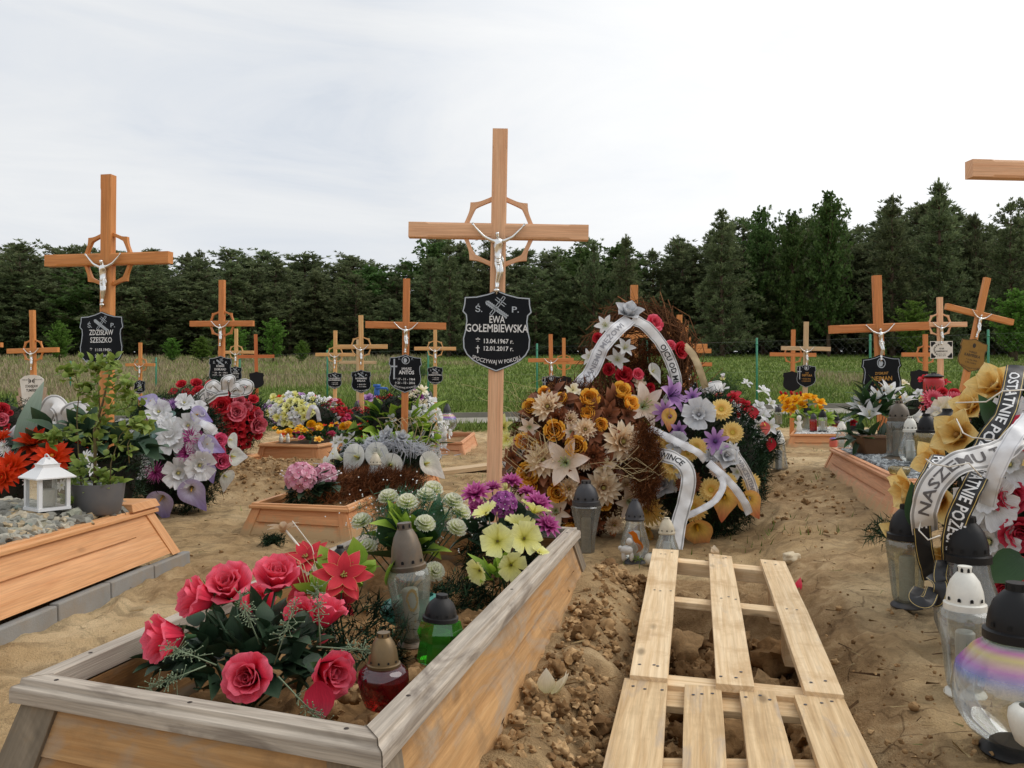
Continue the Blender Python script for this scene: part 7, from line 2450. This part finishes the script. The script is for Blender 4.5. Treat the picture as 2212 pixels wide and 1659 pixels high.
LID = {
    'dome': [(.17, 0), (.17, .05), (.15, .06), (.148, .10), (.14, .15), (.115, .22), (.075, .27), (.058, .285), (.056, .33), (.0, .332)],
    'cone': [(.15, 0), (.155, .03), (.145, .05), (.145, .09), (.12, .17), (.085, .26), (.055, .30), (.05, .335), (.0, .336)],
    'tall': [(.185, 0), (.19, .04), (.17, .05), (.165, .09), (.15, .19), (.12, .28), (.085, .335), (.075, .345), (.073, .40), (0, .402)],
    'flat': [(.19, 0), (.195, .03), (.16, .05), (.10, .09), (.05, .10), (.045, .13), (0, .131)],
    'pagoda': [(.34, 0), (.35, .02), (.27, .06), (.23, .10), (.215, .13), (.15, .17), (.10, .20), (.085, .22), (.08, .27), (0, .271)],
}


def lantern(label, px, ybase, d, hpx, body='cup', lid='dome', glass=None, lidm=None, basem=None, z=None, n=24, tilt=0, candle=True, wide=1.0, group='grave lanterns', facet=False, lidk=1.0, name='grave_lantern', extra=None, cm=None):
    P = W(px, ybase, d)
    if z == 'g':
        P = ground_hit(px, ybase)
        d = P.y
    elif z is not None: P.z = z
    h = hpx * d / F
    t = thing(name, label, 'grave lantern', P, group)
    Mx = Matrix.Translation(P) @ Matrix.Rotation(math.radians(tilt), 4, 'Y') @ Matrix.Scale(h, 4)
    Mw = Mx @ Matrix.Diagonal((wide, wide, 1, 1))
    bd = BODY[body]
    gm = glass or g_clear
    b = MB(); b.lathe(bd, 7 if facet else n, 0, Mw)
    gl = b.build('glass_body', gm, t, not facet, 50)
    top = bd[-1][1]
    if basem is not None:
        b = MB()
        r0 = bd[0][0]
        b.lathe([(0, 0), (r0 * 1.45, 0), (r0 * 1.5, .012), (r0 * 1.42, .03), (r0 * 1.15, .05), (r0 * 1.0, .065), (r0 * .96, .07), (0, .071)], n, 0, Mw)
        b.build('base', basem, t, True, 40)
    else:
        b = MB(); b.lathe([(0, bd[0][1] + .004), (bd[0][0] * .96, bd[0][1] + .004)], n, 0, Mw)
        b.build('glass_floor', gm, t)
    if lidm is not None:
        lp = [(r * lidk, z_ + top - .012) for r, z_ in LID[lid]]
        b = MB(); b.lathe(lp, n, 0, Mw)
        # vents painted as dark patches, no real openings: ring round rim, slots in chimney
        def vent(r, zc, hh, hw, cnt):
            for k in range(cnt):
                a = 2 * PI * (k + .25) / cnt
                q = []
                for s_, e in ((-1, -1), (1, -1), (1, .4), (.5, 1), (-.5, 1), (-1, .4)):
                    aa = a + s_ * hw / r
                    q.append(Mw @ V((r * math.cos(aa), r * math.sin(aa), zc + e * hh)))
                b.add(q, [tuple(range(6))], 1)
        rk = lp[3]
        vent(rk[0] + .006 * lidk + .001, (rk[1] + lp[2][1]) / 2 + .012, .014, .012, 10)
        ch = lp[-2]
        vent(ch[0] + .0035, ch[1] - .026, .016, .010, 7)
        ld = b.build('lid', [lidm, m_vshade], t, True, 35)
    if candle:
        b = MB()
        r = min(x for x, y in bd[1:-1]) * .55
        b.lathe([(0, bd[0][1] + .01), (r, bd[0][1] + .01), (r, top * .72), (r * .8, top * .74), (0, top * .72)], 14, 0, Mw)
        b.build('candle', cm or m_waxc, t, True, 40)
    if extra: extra(t, Mx, h)
    return t


def tulips_decor(t, Mx, h):
    """printed tulips wrapped round the lower glass"""
    b = MB()
    for k in range(7):
        a = -1.9 + .33 * k
        for (x, z0, z1, w_, m_) in ((0, .16, .36, .012, 0), (.02, .15, .40, .012, 0), (-.02, .15, .44, .010, 0), (0, .25, .39, .022, 1)):
            q = []
            for f in np.linspace(0, 1, 6):
                zz = z0 + (z1 - z0) * f
                rr = np.interp(zz, [y for r, y in BODY['vase']], [r for r, y in BODY['vase']]) + .003
                for s_ in (-1, 1):
                    aa = a + x / rr + s_ * w_ * math.sin(PI * (f * .9 + .08)) / rr
                    q.append(Mx @ V((rr * math.cos(aa), rr * math.sin(aa), zz)))
            b.add(q, [(2 * i, 2 * i + 1, 2 * i + 3, 2 * i + 2) for i in range(5)], m_)
    b.build('tulip_decoration', [M('print_green', S(110, 140, 90), .5), M('print_pink', S(206, 110, 120), .5)], t, True)


def lamb_decor(t, Mx, h):
    """white angel figurine with an orange ribbon in front of the glass"""
    b = MB()
    c = t.location
    o = lambda x, y, z: c + V((x, y, z))
    vs, fs = ICO[2]
    def blob(x, y, z, rx, ry, rz, m=0): b.add([o(x + p[0] * rx, y + p[1] * ry, z + p[2] * rz) for p in vs], fs, m)
    blob(-.045, -.055, .075, .036, .022, .024)
    blob(-.035, -.060, .118, .016, .016, .018)
    blob(-.062, -.058, .05, .012, .012, .03)
    blob(-.025, -.058, .05, .012, .012, .03)
    blob(-.078, -.055, .085, .012, .008, .012)
    b.build('figurine', M('figurine_white', S(206, 204, 200), .5, dirt=(S(120, 110, 90), .5)), t)
    b = MB()
    pts = [(-.03, -.062, .165), (-.012, -.066, .150), (-.004, -.068, .125), (.012, -.066, .105), (.020, -.064, .085), (.008, -.064, .065)]
    q = []
    for x, y, z in pts: q += [o(x - .012, y, z - .004), o(x + .012, y - .003, z + .006)]
    b.add(q, [(2 * i, 2 * i + 1, 2 * i + 3, 2 * i + 2) for i in range(5)])
    b.build('orange_ribbon', PM('orange_satin', [(0, (206, 110, 20)), (1, (226, 140, 40))], .3, .3), t)
    b = MB()
    for i in range(26): ball(b, o(R.gauss(.0, .018), -.066 + R.gauss(0, .004), .035 + R.gauss(0, .010)), .0028, 0)
    b.build('lime_beads', m_leafy, t)


def gold_wreath_decor(t, Mx, h):
    b = MB()
    prof = BODY['vase']
    for k in range(26):
        a = -1.35 + .22 * math.cos(k * .55) * (1 + .1 * (k % 3))
        zz = .42 + .085 * math.sin(k * .55)
        rr = np.interp(zz, [y for r, y in prof], [r for r, y in prof]) + .0035
        q = [Mx @ V((rr * math.cos(a + u * .05), rr * math.sin(a + u * .05), zz + v * .018 + u * .01 * (k % 2))) for u, v in ((-1, 0), (0, -1), (1, 0), (0, 1))]
        b.add(q, [(0, 1, 2, 3)])
    for k in range(30):
        a = R.uniform(-2.4, -.5); zz = R.uniform(.12, .26)
        rr = np.interp(zz, [y for r, y in prof], [r for r, y in prof]) + .003
        q = [Mx @ V((rr * math.cos(a + u), rr * math.sin(a + u), zz + v)) for u, v in ((-.012, 0), (.012, 0), (.03, .06))]
        b.add(q, [(0, 1, 2)])
    b.build('gilt_relief', M('worn_gilt', S(150, 128, 80), .5, .3), t)


# near frame
lantern('tall dusty vase-shaped glass lantern leaning in the near frame', 896, 1392, 2.06, 252, 'vase', 'tall', g_dirty, p_bgrey, p_bgrey, tilt=-5, extra=gold_wreath_decor, lidk=.84)
lantern('green faceted glass lantern with black lid by the right rim of the near frame', 945, 1430, 1.80, 168, 'facet', 'dome', g_green, p_black, None, tilt=4, facet=True, lidk=1.05, wide=1.30)
lantern('red heart-shaped lantern with bronze lid in the near right corner of the frame', 829, 1530, 1.58, 184, 'heart', 'tall', g_red, p_bronze, None, lidk=1.05, candle=False)
lantern('round teal ribbed glass lantern behind the tall dusty one', 900, 1352, 2.14, 100, 'ball', 'flat', g_teal, None, None, wide=2.2, candle=False)
lantern('small black-lidded lantern peeking out behind the poinsettias', 735, 1300, 2.42, 128, 'cup', 'dome', g_smoke, p_black, None)
# before the centre heap
lantern('tall fluted smoky lantern with grey lid right behind the near frame end', 1266, 1200, 3.55, 160, 'flute', 'dome', g_smoke, p_grey, None, z='g', wide=1.12)
lantern('pear-shaped clear lantern with lamb figurine and orange ribbon', 1371, 1216, 3.72, 138, 'drop', 'cone', g_clear, p_grey, p_grey, z='g', extra=lamb_decor)
lantern('squat ornate clear lantern with cream lid at the far end of the pallet', 1440, 1222, 3.62, 104, 'drop', 'cone', g_clear, p_cream, None, z='g', wide=1.15)
lantern('small white round candle cup beside the pear-shaped lantern', 1408, 1222, 3.66, 42, 'ball', 'flat', M('white_cup', S(214, 210, 196), .4), None, None, z='g', candle=False, wide=1.1)
lantern('white-capped bell-shaped glass lantern on the sand path', 1682, 1016, 6.6, 88, 'bell', 'cone', g_clear, p_white, None, z='g', wide=1.25, lidk=.8)
lantern('clear bulb lantern with cream cap standing among the brown fir branches', 811, 1056, 5.55, 78, 'drop', 'cone', g_clear, p_cream, None, wide=1.1, cm=m_wax)
# middle distance
lantern('large iridescent globe lantern with grey cap behind the white roses', 966, 934, 10.2, 62, 'ball', 'cone', g_film, p_grey, None, wide=.95, candle=False)
lantern('slim white lantern on the pale dusty frame', 960, 952, 9.9, 34, 'bell', 'cone', M('milk_glass', S(210, 208, 204), .3), p_white, None, candle=False)
lantern('round red lantern with dark cap behind the pale twin crosses', 771, 906, 11.6, 40, 'ball', 'cone', p_red, p_grey, None, candle=False, wide=1.0)
lantern('red lantern fixed on the pale cross left of the central post', 929, 884, 13.9, 40, 'cyl', 'cone', g_red, p_grey, None, wide=1.0)
lantern('grey-capped glass lantern with white fan among the purple flowers', 860, 900, 12.2, 40, 'cyl', 'cone', g_dirty, p_grey, None, wide=1.4)
lantern('small clear lantern between the violet blossoms', 844, 906, 11.8, 36, 'drop', 'cone', g_dirty, p_grey, None)
lantern('white and red lantern beside the dark orange cross', 893, 905, 11.8, 34, 'jar', 'cone', M('red_white', S(206, 120, 110), .5, var=.5, vs=30), p_white, None, candle=False)
for k, (x, c_) in enumerate([(607, 0), (622, 1)]):
    lantern('small white porcelain lantern on the rim of the marigold frame, %s one' % ('left' if k == 0 else 'right'), x, 956, 7.95, 22, 'jar', 'cone', p_white, p_white, None, candle=False)
# white pebble grave
lantern('red glass lantern with black lid on the white pebbles', 1757, 924, 11.5, 42, 'cyl', 'dome', GLASS('bright_red_glass', (.75, .06, .05), .3, (.55, .03, .03)), p_grey, p_grey, z=.255)
lantern('clear lantern with black lid right of the red one on the white pebbles', 1777, 926, 11.4, 50, 'cyl', 'dome', g_clear, p_black, p_black, z=.255)
lantern('tall clear lantern with black lid behind the red one', 1742, 910, 12.0, 58, 'cyl', 'dome', g_dirty, p_black, None, z=.26, wide=1.2)
lantern('dusty clear lantern left of the yellow flowers', 1681, 918, 12.6, 44, 'cyl', 'dome', g_dirty, p_grey, None)
lantern('low dark red lantern at the right end of the white pebble frame', 1806, 938, 10.6, 46, 'cyl', 'dome', g_red, p_black, None, z='g')
lantern('purple rimmed candle cup at the corner of the white pebble frame', 1800, 966, 9.6, 32, 'jar', 'flat', M('orange_cup', S(196, 90, 70), .4), M('purple_lid', S(110, 90, 150), .4), None, candle=False, wide=1.3)
lantern('round clear lantern with white cap, left of the pair behind the gravel frame', 1818, 974, 8.2, 64, 'drop', 'cone', g_clear, p_white, None, z='g', wide=1.1)
lantern('round clear lantern with black cap, right of the pair behind the gravel frame', 1845, 974, 8.3, 66, 'drop', 'dome', g_clear, p_black, None, z='g', wide=1.05)
# grey gravel frame
lantern('tall ribbed grey lantern on a wooden foot on the grey gravel', 1942, 992, 5.25, 132, 'cyl', 'dome', g_smoke, p_bgrey, p_bgrey, z=.40, wide=1.05)
lantern('clear lantern with white lid beside the tall ribbed one', 1966, 1006, 4.95, 104, 'drop', 'dome', g_clear, p_white, None, z=.40, lidk=.85, wide=1.0, cm=m_wax)
lantern('wide lantern with a black pagoda roof on the grey gravel', 2047, 1020, 4.75, 140, 'cyl', 'pagoda', g_clear, p_black, p_black, z=.40, wide=1.05, lidk=.86)
lantern('amber mesh glass lantern without lid, left of the pagoda roofed one', 2001, 1028, 4.55, 130, 'cup', 'dome', g_amber, p_black, p_grey, z=.40, wide=1.05, lidk=.9)
lantern('amber glass bowl behind the yellow magnolias', 2052, 1016, 4.5, 84, 'heart', 'flat', g_amber, None, None, z=.40, candle=False)
lantern('low golden glass dish at the near corner of the gravel frame', 1942, 1044, 4.3, 44, 'heart', 'flat', g_amber, None, None, z=.395, candle=False, wide=1.7)
lantern('red tapered lantern with dark lid in front of the turned away cross', 2017, 862, 7.6, 84, 'jar', 'flat', p_red, p_black, None, candle=False, wide=1.25)
# near right edge
lantern('dusty vase lantern with black lid left of the yellow magnolia wreath', 1958, 1310, 2.45, 226, 'vase', 'dome', g_dirty, p_black, p_grey, z='g', lidk=1.05)
lantern('tall black-domed lantern behind the white tulip lantern', 2090, 1410, 2.2, 296, 'drop', 'dome', g_smoke, p_black, None, z='g', lidk=.92)
lantern('clear lantern with white lid and printed pink tulips, right edge', 2083, 1500, 1.98, 284, 'vase', 'dome', g_clear, p_white, p_white, z='g', extra=tulips_decor, lidk=.88)
lantern('large iridescent round lantern with black lid cut by the right photo edge', 2196, 1625, 1.70, 368, 'ball', 'dome', g_film, p_black, p_black, z='g', candle=False, wide=.98, lidk=1.1, n=40)
lantern('white heart-shaped candle holder at the very right photo edge', 2232, 1560, 1.60, 170, 'heart', 'flat', p_white, None, None, z=gz(1.0, 1.6) + .06, candle=False)

# ------------------------------------------------------------------ white house lantern
hl = thing('house_lantern', 'white square house-shaped lantern with ring on the grey stones', 'lantern', W(103, 1095, 3.45))
o = W(103, 1098, 3.45)
mw = M('white_enamel', S(226, 226, 226), .4, var=.04)
ux, uy = V((math.cos(.62), -math.sin(.62), 0)), V((math.sin(.62), math.cos(.62), 0))
s2 = .056
for sx in (-1, 1):
    for sy in (-1, 1):
        b = MB(); b.box(o + ux * sx * s2 + uy * sy * s2 + V((0, 0, .065)), V((0, 0, .065)), ux * .0075, uy * .0075); b.build('corner_post', mw, hl, False)
b = MB()
b.box(o + V((0, 0, .003)), ux * .066, uy * .066, V((0, 0, .006))); b.build('floor', mw, hl, False)
b = MB()
q = [(.080, .128), (.080, .133), (.034, .172), (.034, .182), (.038, .186), (.030, .188), (.016, .208), (.008, .214)]
for i in range(len(q) - 1):
    A = [o + ux * q[i][0] * a + uy * q[i][0] * c + V((0, 0, q[i][1])) for a, c in ((-1, -1), (1, -1), (1, 1), (-1, 1))]
    B = [o + ux * q[i + 1][0] * a + uy * q[i + 1][0] * c + V((0, 0, q[i + 1][1])) for a, c in ((-1, -1), (1, -1), (1, 1), (-1, 1))]
    b.add(A + B, [(k, (k + 1) % 4, 4 + (k + 1) % 4, 4 + k) for k in range(4)] + ([(3, 2, 1, 0)] if i == 0 else []))
b.build('roof', mw, hl, False)
b = MB(); b.tube([o + V((0, 0, .208)) + (ux * math.cos(a) + V((0, -.35, .94)) * math.sin(a)) * .019 for a in np.linspace(0, 2 * PI, 22)], .0028, 6); b.build('ring_handle', mw, hl)
for sx, sy in ((1, 0), (-1, 0), (0, 1), (0, -1)):
    b = MB()
    nrm, tg = (ux * sx + uy * sy), (ux * sy + uy * sx)
    p = o + nrm * s2
    b.add([p - tg * .05 + V((0, 0, .012)), p + tg * .05 + V((0, 0, .012)), p + tg * .05 + V((0, 0, .127)), p - tg * .05 + V((0, 0, .127))], [(0, 1, 2, 3)])
    b.build('glass_pane', g_clear, hl, False)
b = MB(); b.lathe([(0, .012), (.030, .012), (.030, .075), (.027, .082), (.020, .074), (0, .072)], 20, 0, Matrix.Translation(o)); b.build('candle', m_wax, hl)

# ------------------------------------------------------------------ potted shrub
pp_ = W(213, 1104, 3.62)
ps = thing('potted_shrub', 'small leafy shrub with upright stems in a round dark grey pot', 'potted shrub', pp_)
Mp = Matrix.Translation(pp_)
b = MB(); b.lathe([(0, -.01), (.080, -.01), (.090, 0), (.102, .06), (.108, .115), (.109, .124), (.104, .124), (.101, .10), (0, .10)], 36, 0, Mp)
b.build('pot', M('grey_pot', S(98, 98, 100), .55, var=.06, dirt=(S(130, 122, 110), .3)), ps, True, 40)
b = MB()
R.seed(90)
for i in range(90):
    a, r = R.random() * 6.28, R.random() ** .5 * .095
    rock(b, (pp_.x + r * math.cos(a), pp_.y + r * math.sin(a), pp_.z + .108), R.uniform(.007, .014), (1, .8, .7), 0, 1)
b.build('pot_pebbles', m_pebble, ps, False)
sb, lfm = MB(), MB()
TIPS = []
D0 = 3.6
for pts, r0 in [([(205, 1075), (206, 1000), (204, 930), (222, 870), (236, 810), (240, 782)], .0085), ([(206, 1000), (216, 900), (214, 850), (208, 800), (206, 792)], .004), ([(178, 1068), (170, 980), (166, 900), (172, 840), (160, 800), (150, 812)], .0035), ([(210, 930), (222, 895), (250, 888), (276, 880), (288, 862)], .0035), ([(170, 940), (150, 925), (122, 940), (112, 946)], .0025), ([(238, 1066), (240, 1000), (260, 940), (300, 900), (306, 925)], .003), ([(205, 1070), (190, 1050), (176, 1030), (170, 1012)], .003), ([(212, 1072), (225, 1045), (236, 1030)], .003), ([(176, 1075), (168, 1080), (164, 1070)], .003), ([(280, 1000), (276, 960), (290, 930), (300, 915)], .0025), ([(240, 840), (262, 830), (282, 838)], .003), ([(172, 850), (186, 835), (196, 850)], .003)]:
    Q = [W(x, y, D0 + R.gauss(0, .03)) for x, y in pts]
    sb.tube(Q, [r0 * (1 - .7 * i / (len(Q) - 1)) for i in range(len(Q))], 6)
    for i, p in enumerate(Q[1:], 1):
        for k in range(6 if i < len(Q) - 1 else 24):
            TIPS.append(p.lerp(Q[i - 1], R.uniform(0, .55 if i == len(Q) - 1 else 1)) + V((R.gauss(0, .020), R.gauss(0, .025), R.gauss(0, .016))))
for p in TIPS:
    for k in range(R.choice((1, 2))):
        leafgeo(lfm, p, V((R.gauss(0, .8), R.gauss(-.1, .6), R.gauss(.5, .5))), V((R.gauss(0, .5), R.gauss(-.3, .5), 1)), R.uniform(.028, .050), R.uniform(.010, .016), R.uniform(0, .4), 0, 4, .75)
sb.build('stems', M('shrub_stem', S(96, 84, 50), .8, var=.3, vs=30), ps)
lfm.build('leaves', PM('shrub_leaf', [(0, (104, 130, 50)), (.5, (136, 158, 70)), (1, (164, 178, 96))], .3, .45, None, .1, .25), ps)

# ------------------------------------------------------------------ odds and ends
bt = thing('water_standpipe', 'blue water standpipe with a lever beyond the graves', 'standpipe', GP(814, 900, 15.0))
mb_ = M('blue_paint', S(38, 92, 168), .45)
g = GP(814, 900, 15.0)
b = MB(); b.tube([g, W(814, 842, 15.0), W(814, 833, 15.0)], [.05, .05, .03], 10); b.tube([W(814, 836, 15), W(814, 830, 15)], [.065, .065], 10); b.build('pipe', mb_, bt)
b = MB(); b.tube([W(812, 838, 14.95), W(836, 839, 14.9), W(838, 845, 14.9)], [.025, .02, .02], 8); b.build('lever', mb_, bt)
ag = thing('angel_statuette', 'tiny white angel figurine on the white pebbles', 'figurine', W(1726, 918, 11.4))
o = W(1726, 918, 11.4); o.z = .255
b = MB(); b.lathe([(0, 0), (.045, 0), (.04, .05), (.025, .10), (.03, .13), (.016, .15), (.03, .17), (.033, .20), (.022, .225), (0, .232)], 12, 0, Matrix.Translation(o))
b.add([o + V((x, .02, z)) for x, z in ((-.015, .09), (-.06, .13), (-.055, .16), (-.015, .14))] + [o + V((x, .02, z)) for x, z in ((.015, .09), (.06, .13), (.055, .16), (.015, .14))], [(0, 1, 2, 3), (4, 5, 6, 7)])
b.build('figure', p_white, ag)
ob = thing('loose_plank', 'pale plank lying on the ground left of the central post', 'plank', GP(1030, 985, 8.6))
g = GP(1030, 985, 8.6)
b = MB(); b.box(g + V((0, 0, .035)), V((.42, .25, .03)), V((-.06, .10, 0)), V((0, 0, .02))); b.build('board', w_weath, ob, False)
for px, py, d, cl_, lab in [(1712, 1228, 3.25, 'red', 'fallen red petal on the sand right of the far pallet'), (1300, 1222, 3.6, 'beige', 'fallen beige petal beside the pear-shaped lantern'), (1545, 1170, 4.2, 'beige', 'dry curled petal before the gerbera wreath'), (1180, 1572, 1.95, 'cream', 'pale wilted petals on the soil left of the near pallet')]:
    t = thing('fallen_petal', lab, 'petal', GP(px, py, d))
    g = GP(px, py, d)
    b = MB()
    for k in range(2 if cl_ != 'cream' else 3): leafgeo(b, g + V((.012 * k, 0, .006)), V((R.gauss(0, 1), R.gauss(0, 1), .55)), V((0, 0, 1)), .055, .022, -.6)
    b.build('petal', MC.get('petal_' + cl_) or PM('petal_' + cl_, C_[cl_][0], .28, .62), t)
ft_ = thing('fir_scrap', 'dark scrap of fir garland lying before the small orange frame', 'fir twig', GP(588, 1160, 4.55))
needles(ft_, 'twig', GP(588, 1162, 4.55) + V((0, 0, .02)), (.075, .06, .02), 120, .03, m_fir, 91, .2)
st_ = thing('pale_field_stone', 'pale stone on the sand path between the wreaths', 'stone', GP(1782, 1240, 3.1))
b = MB(); g = GP(1708, 1190, 3.75); rock(b, (g.x, g.y, g.z + .012), .035, (1.2, .9, .7), 0, 3, .35); b.build('stone', M('pale_stone', S(206, 190, 160), .9, bp=.003), st_, True)
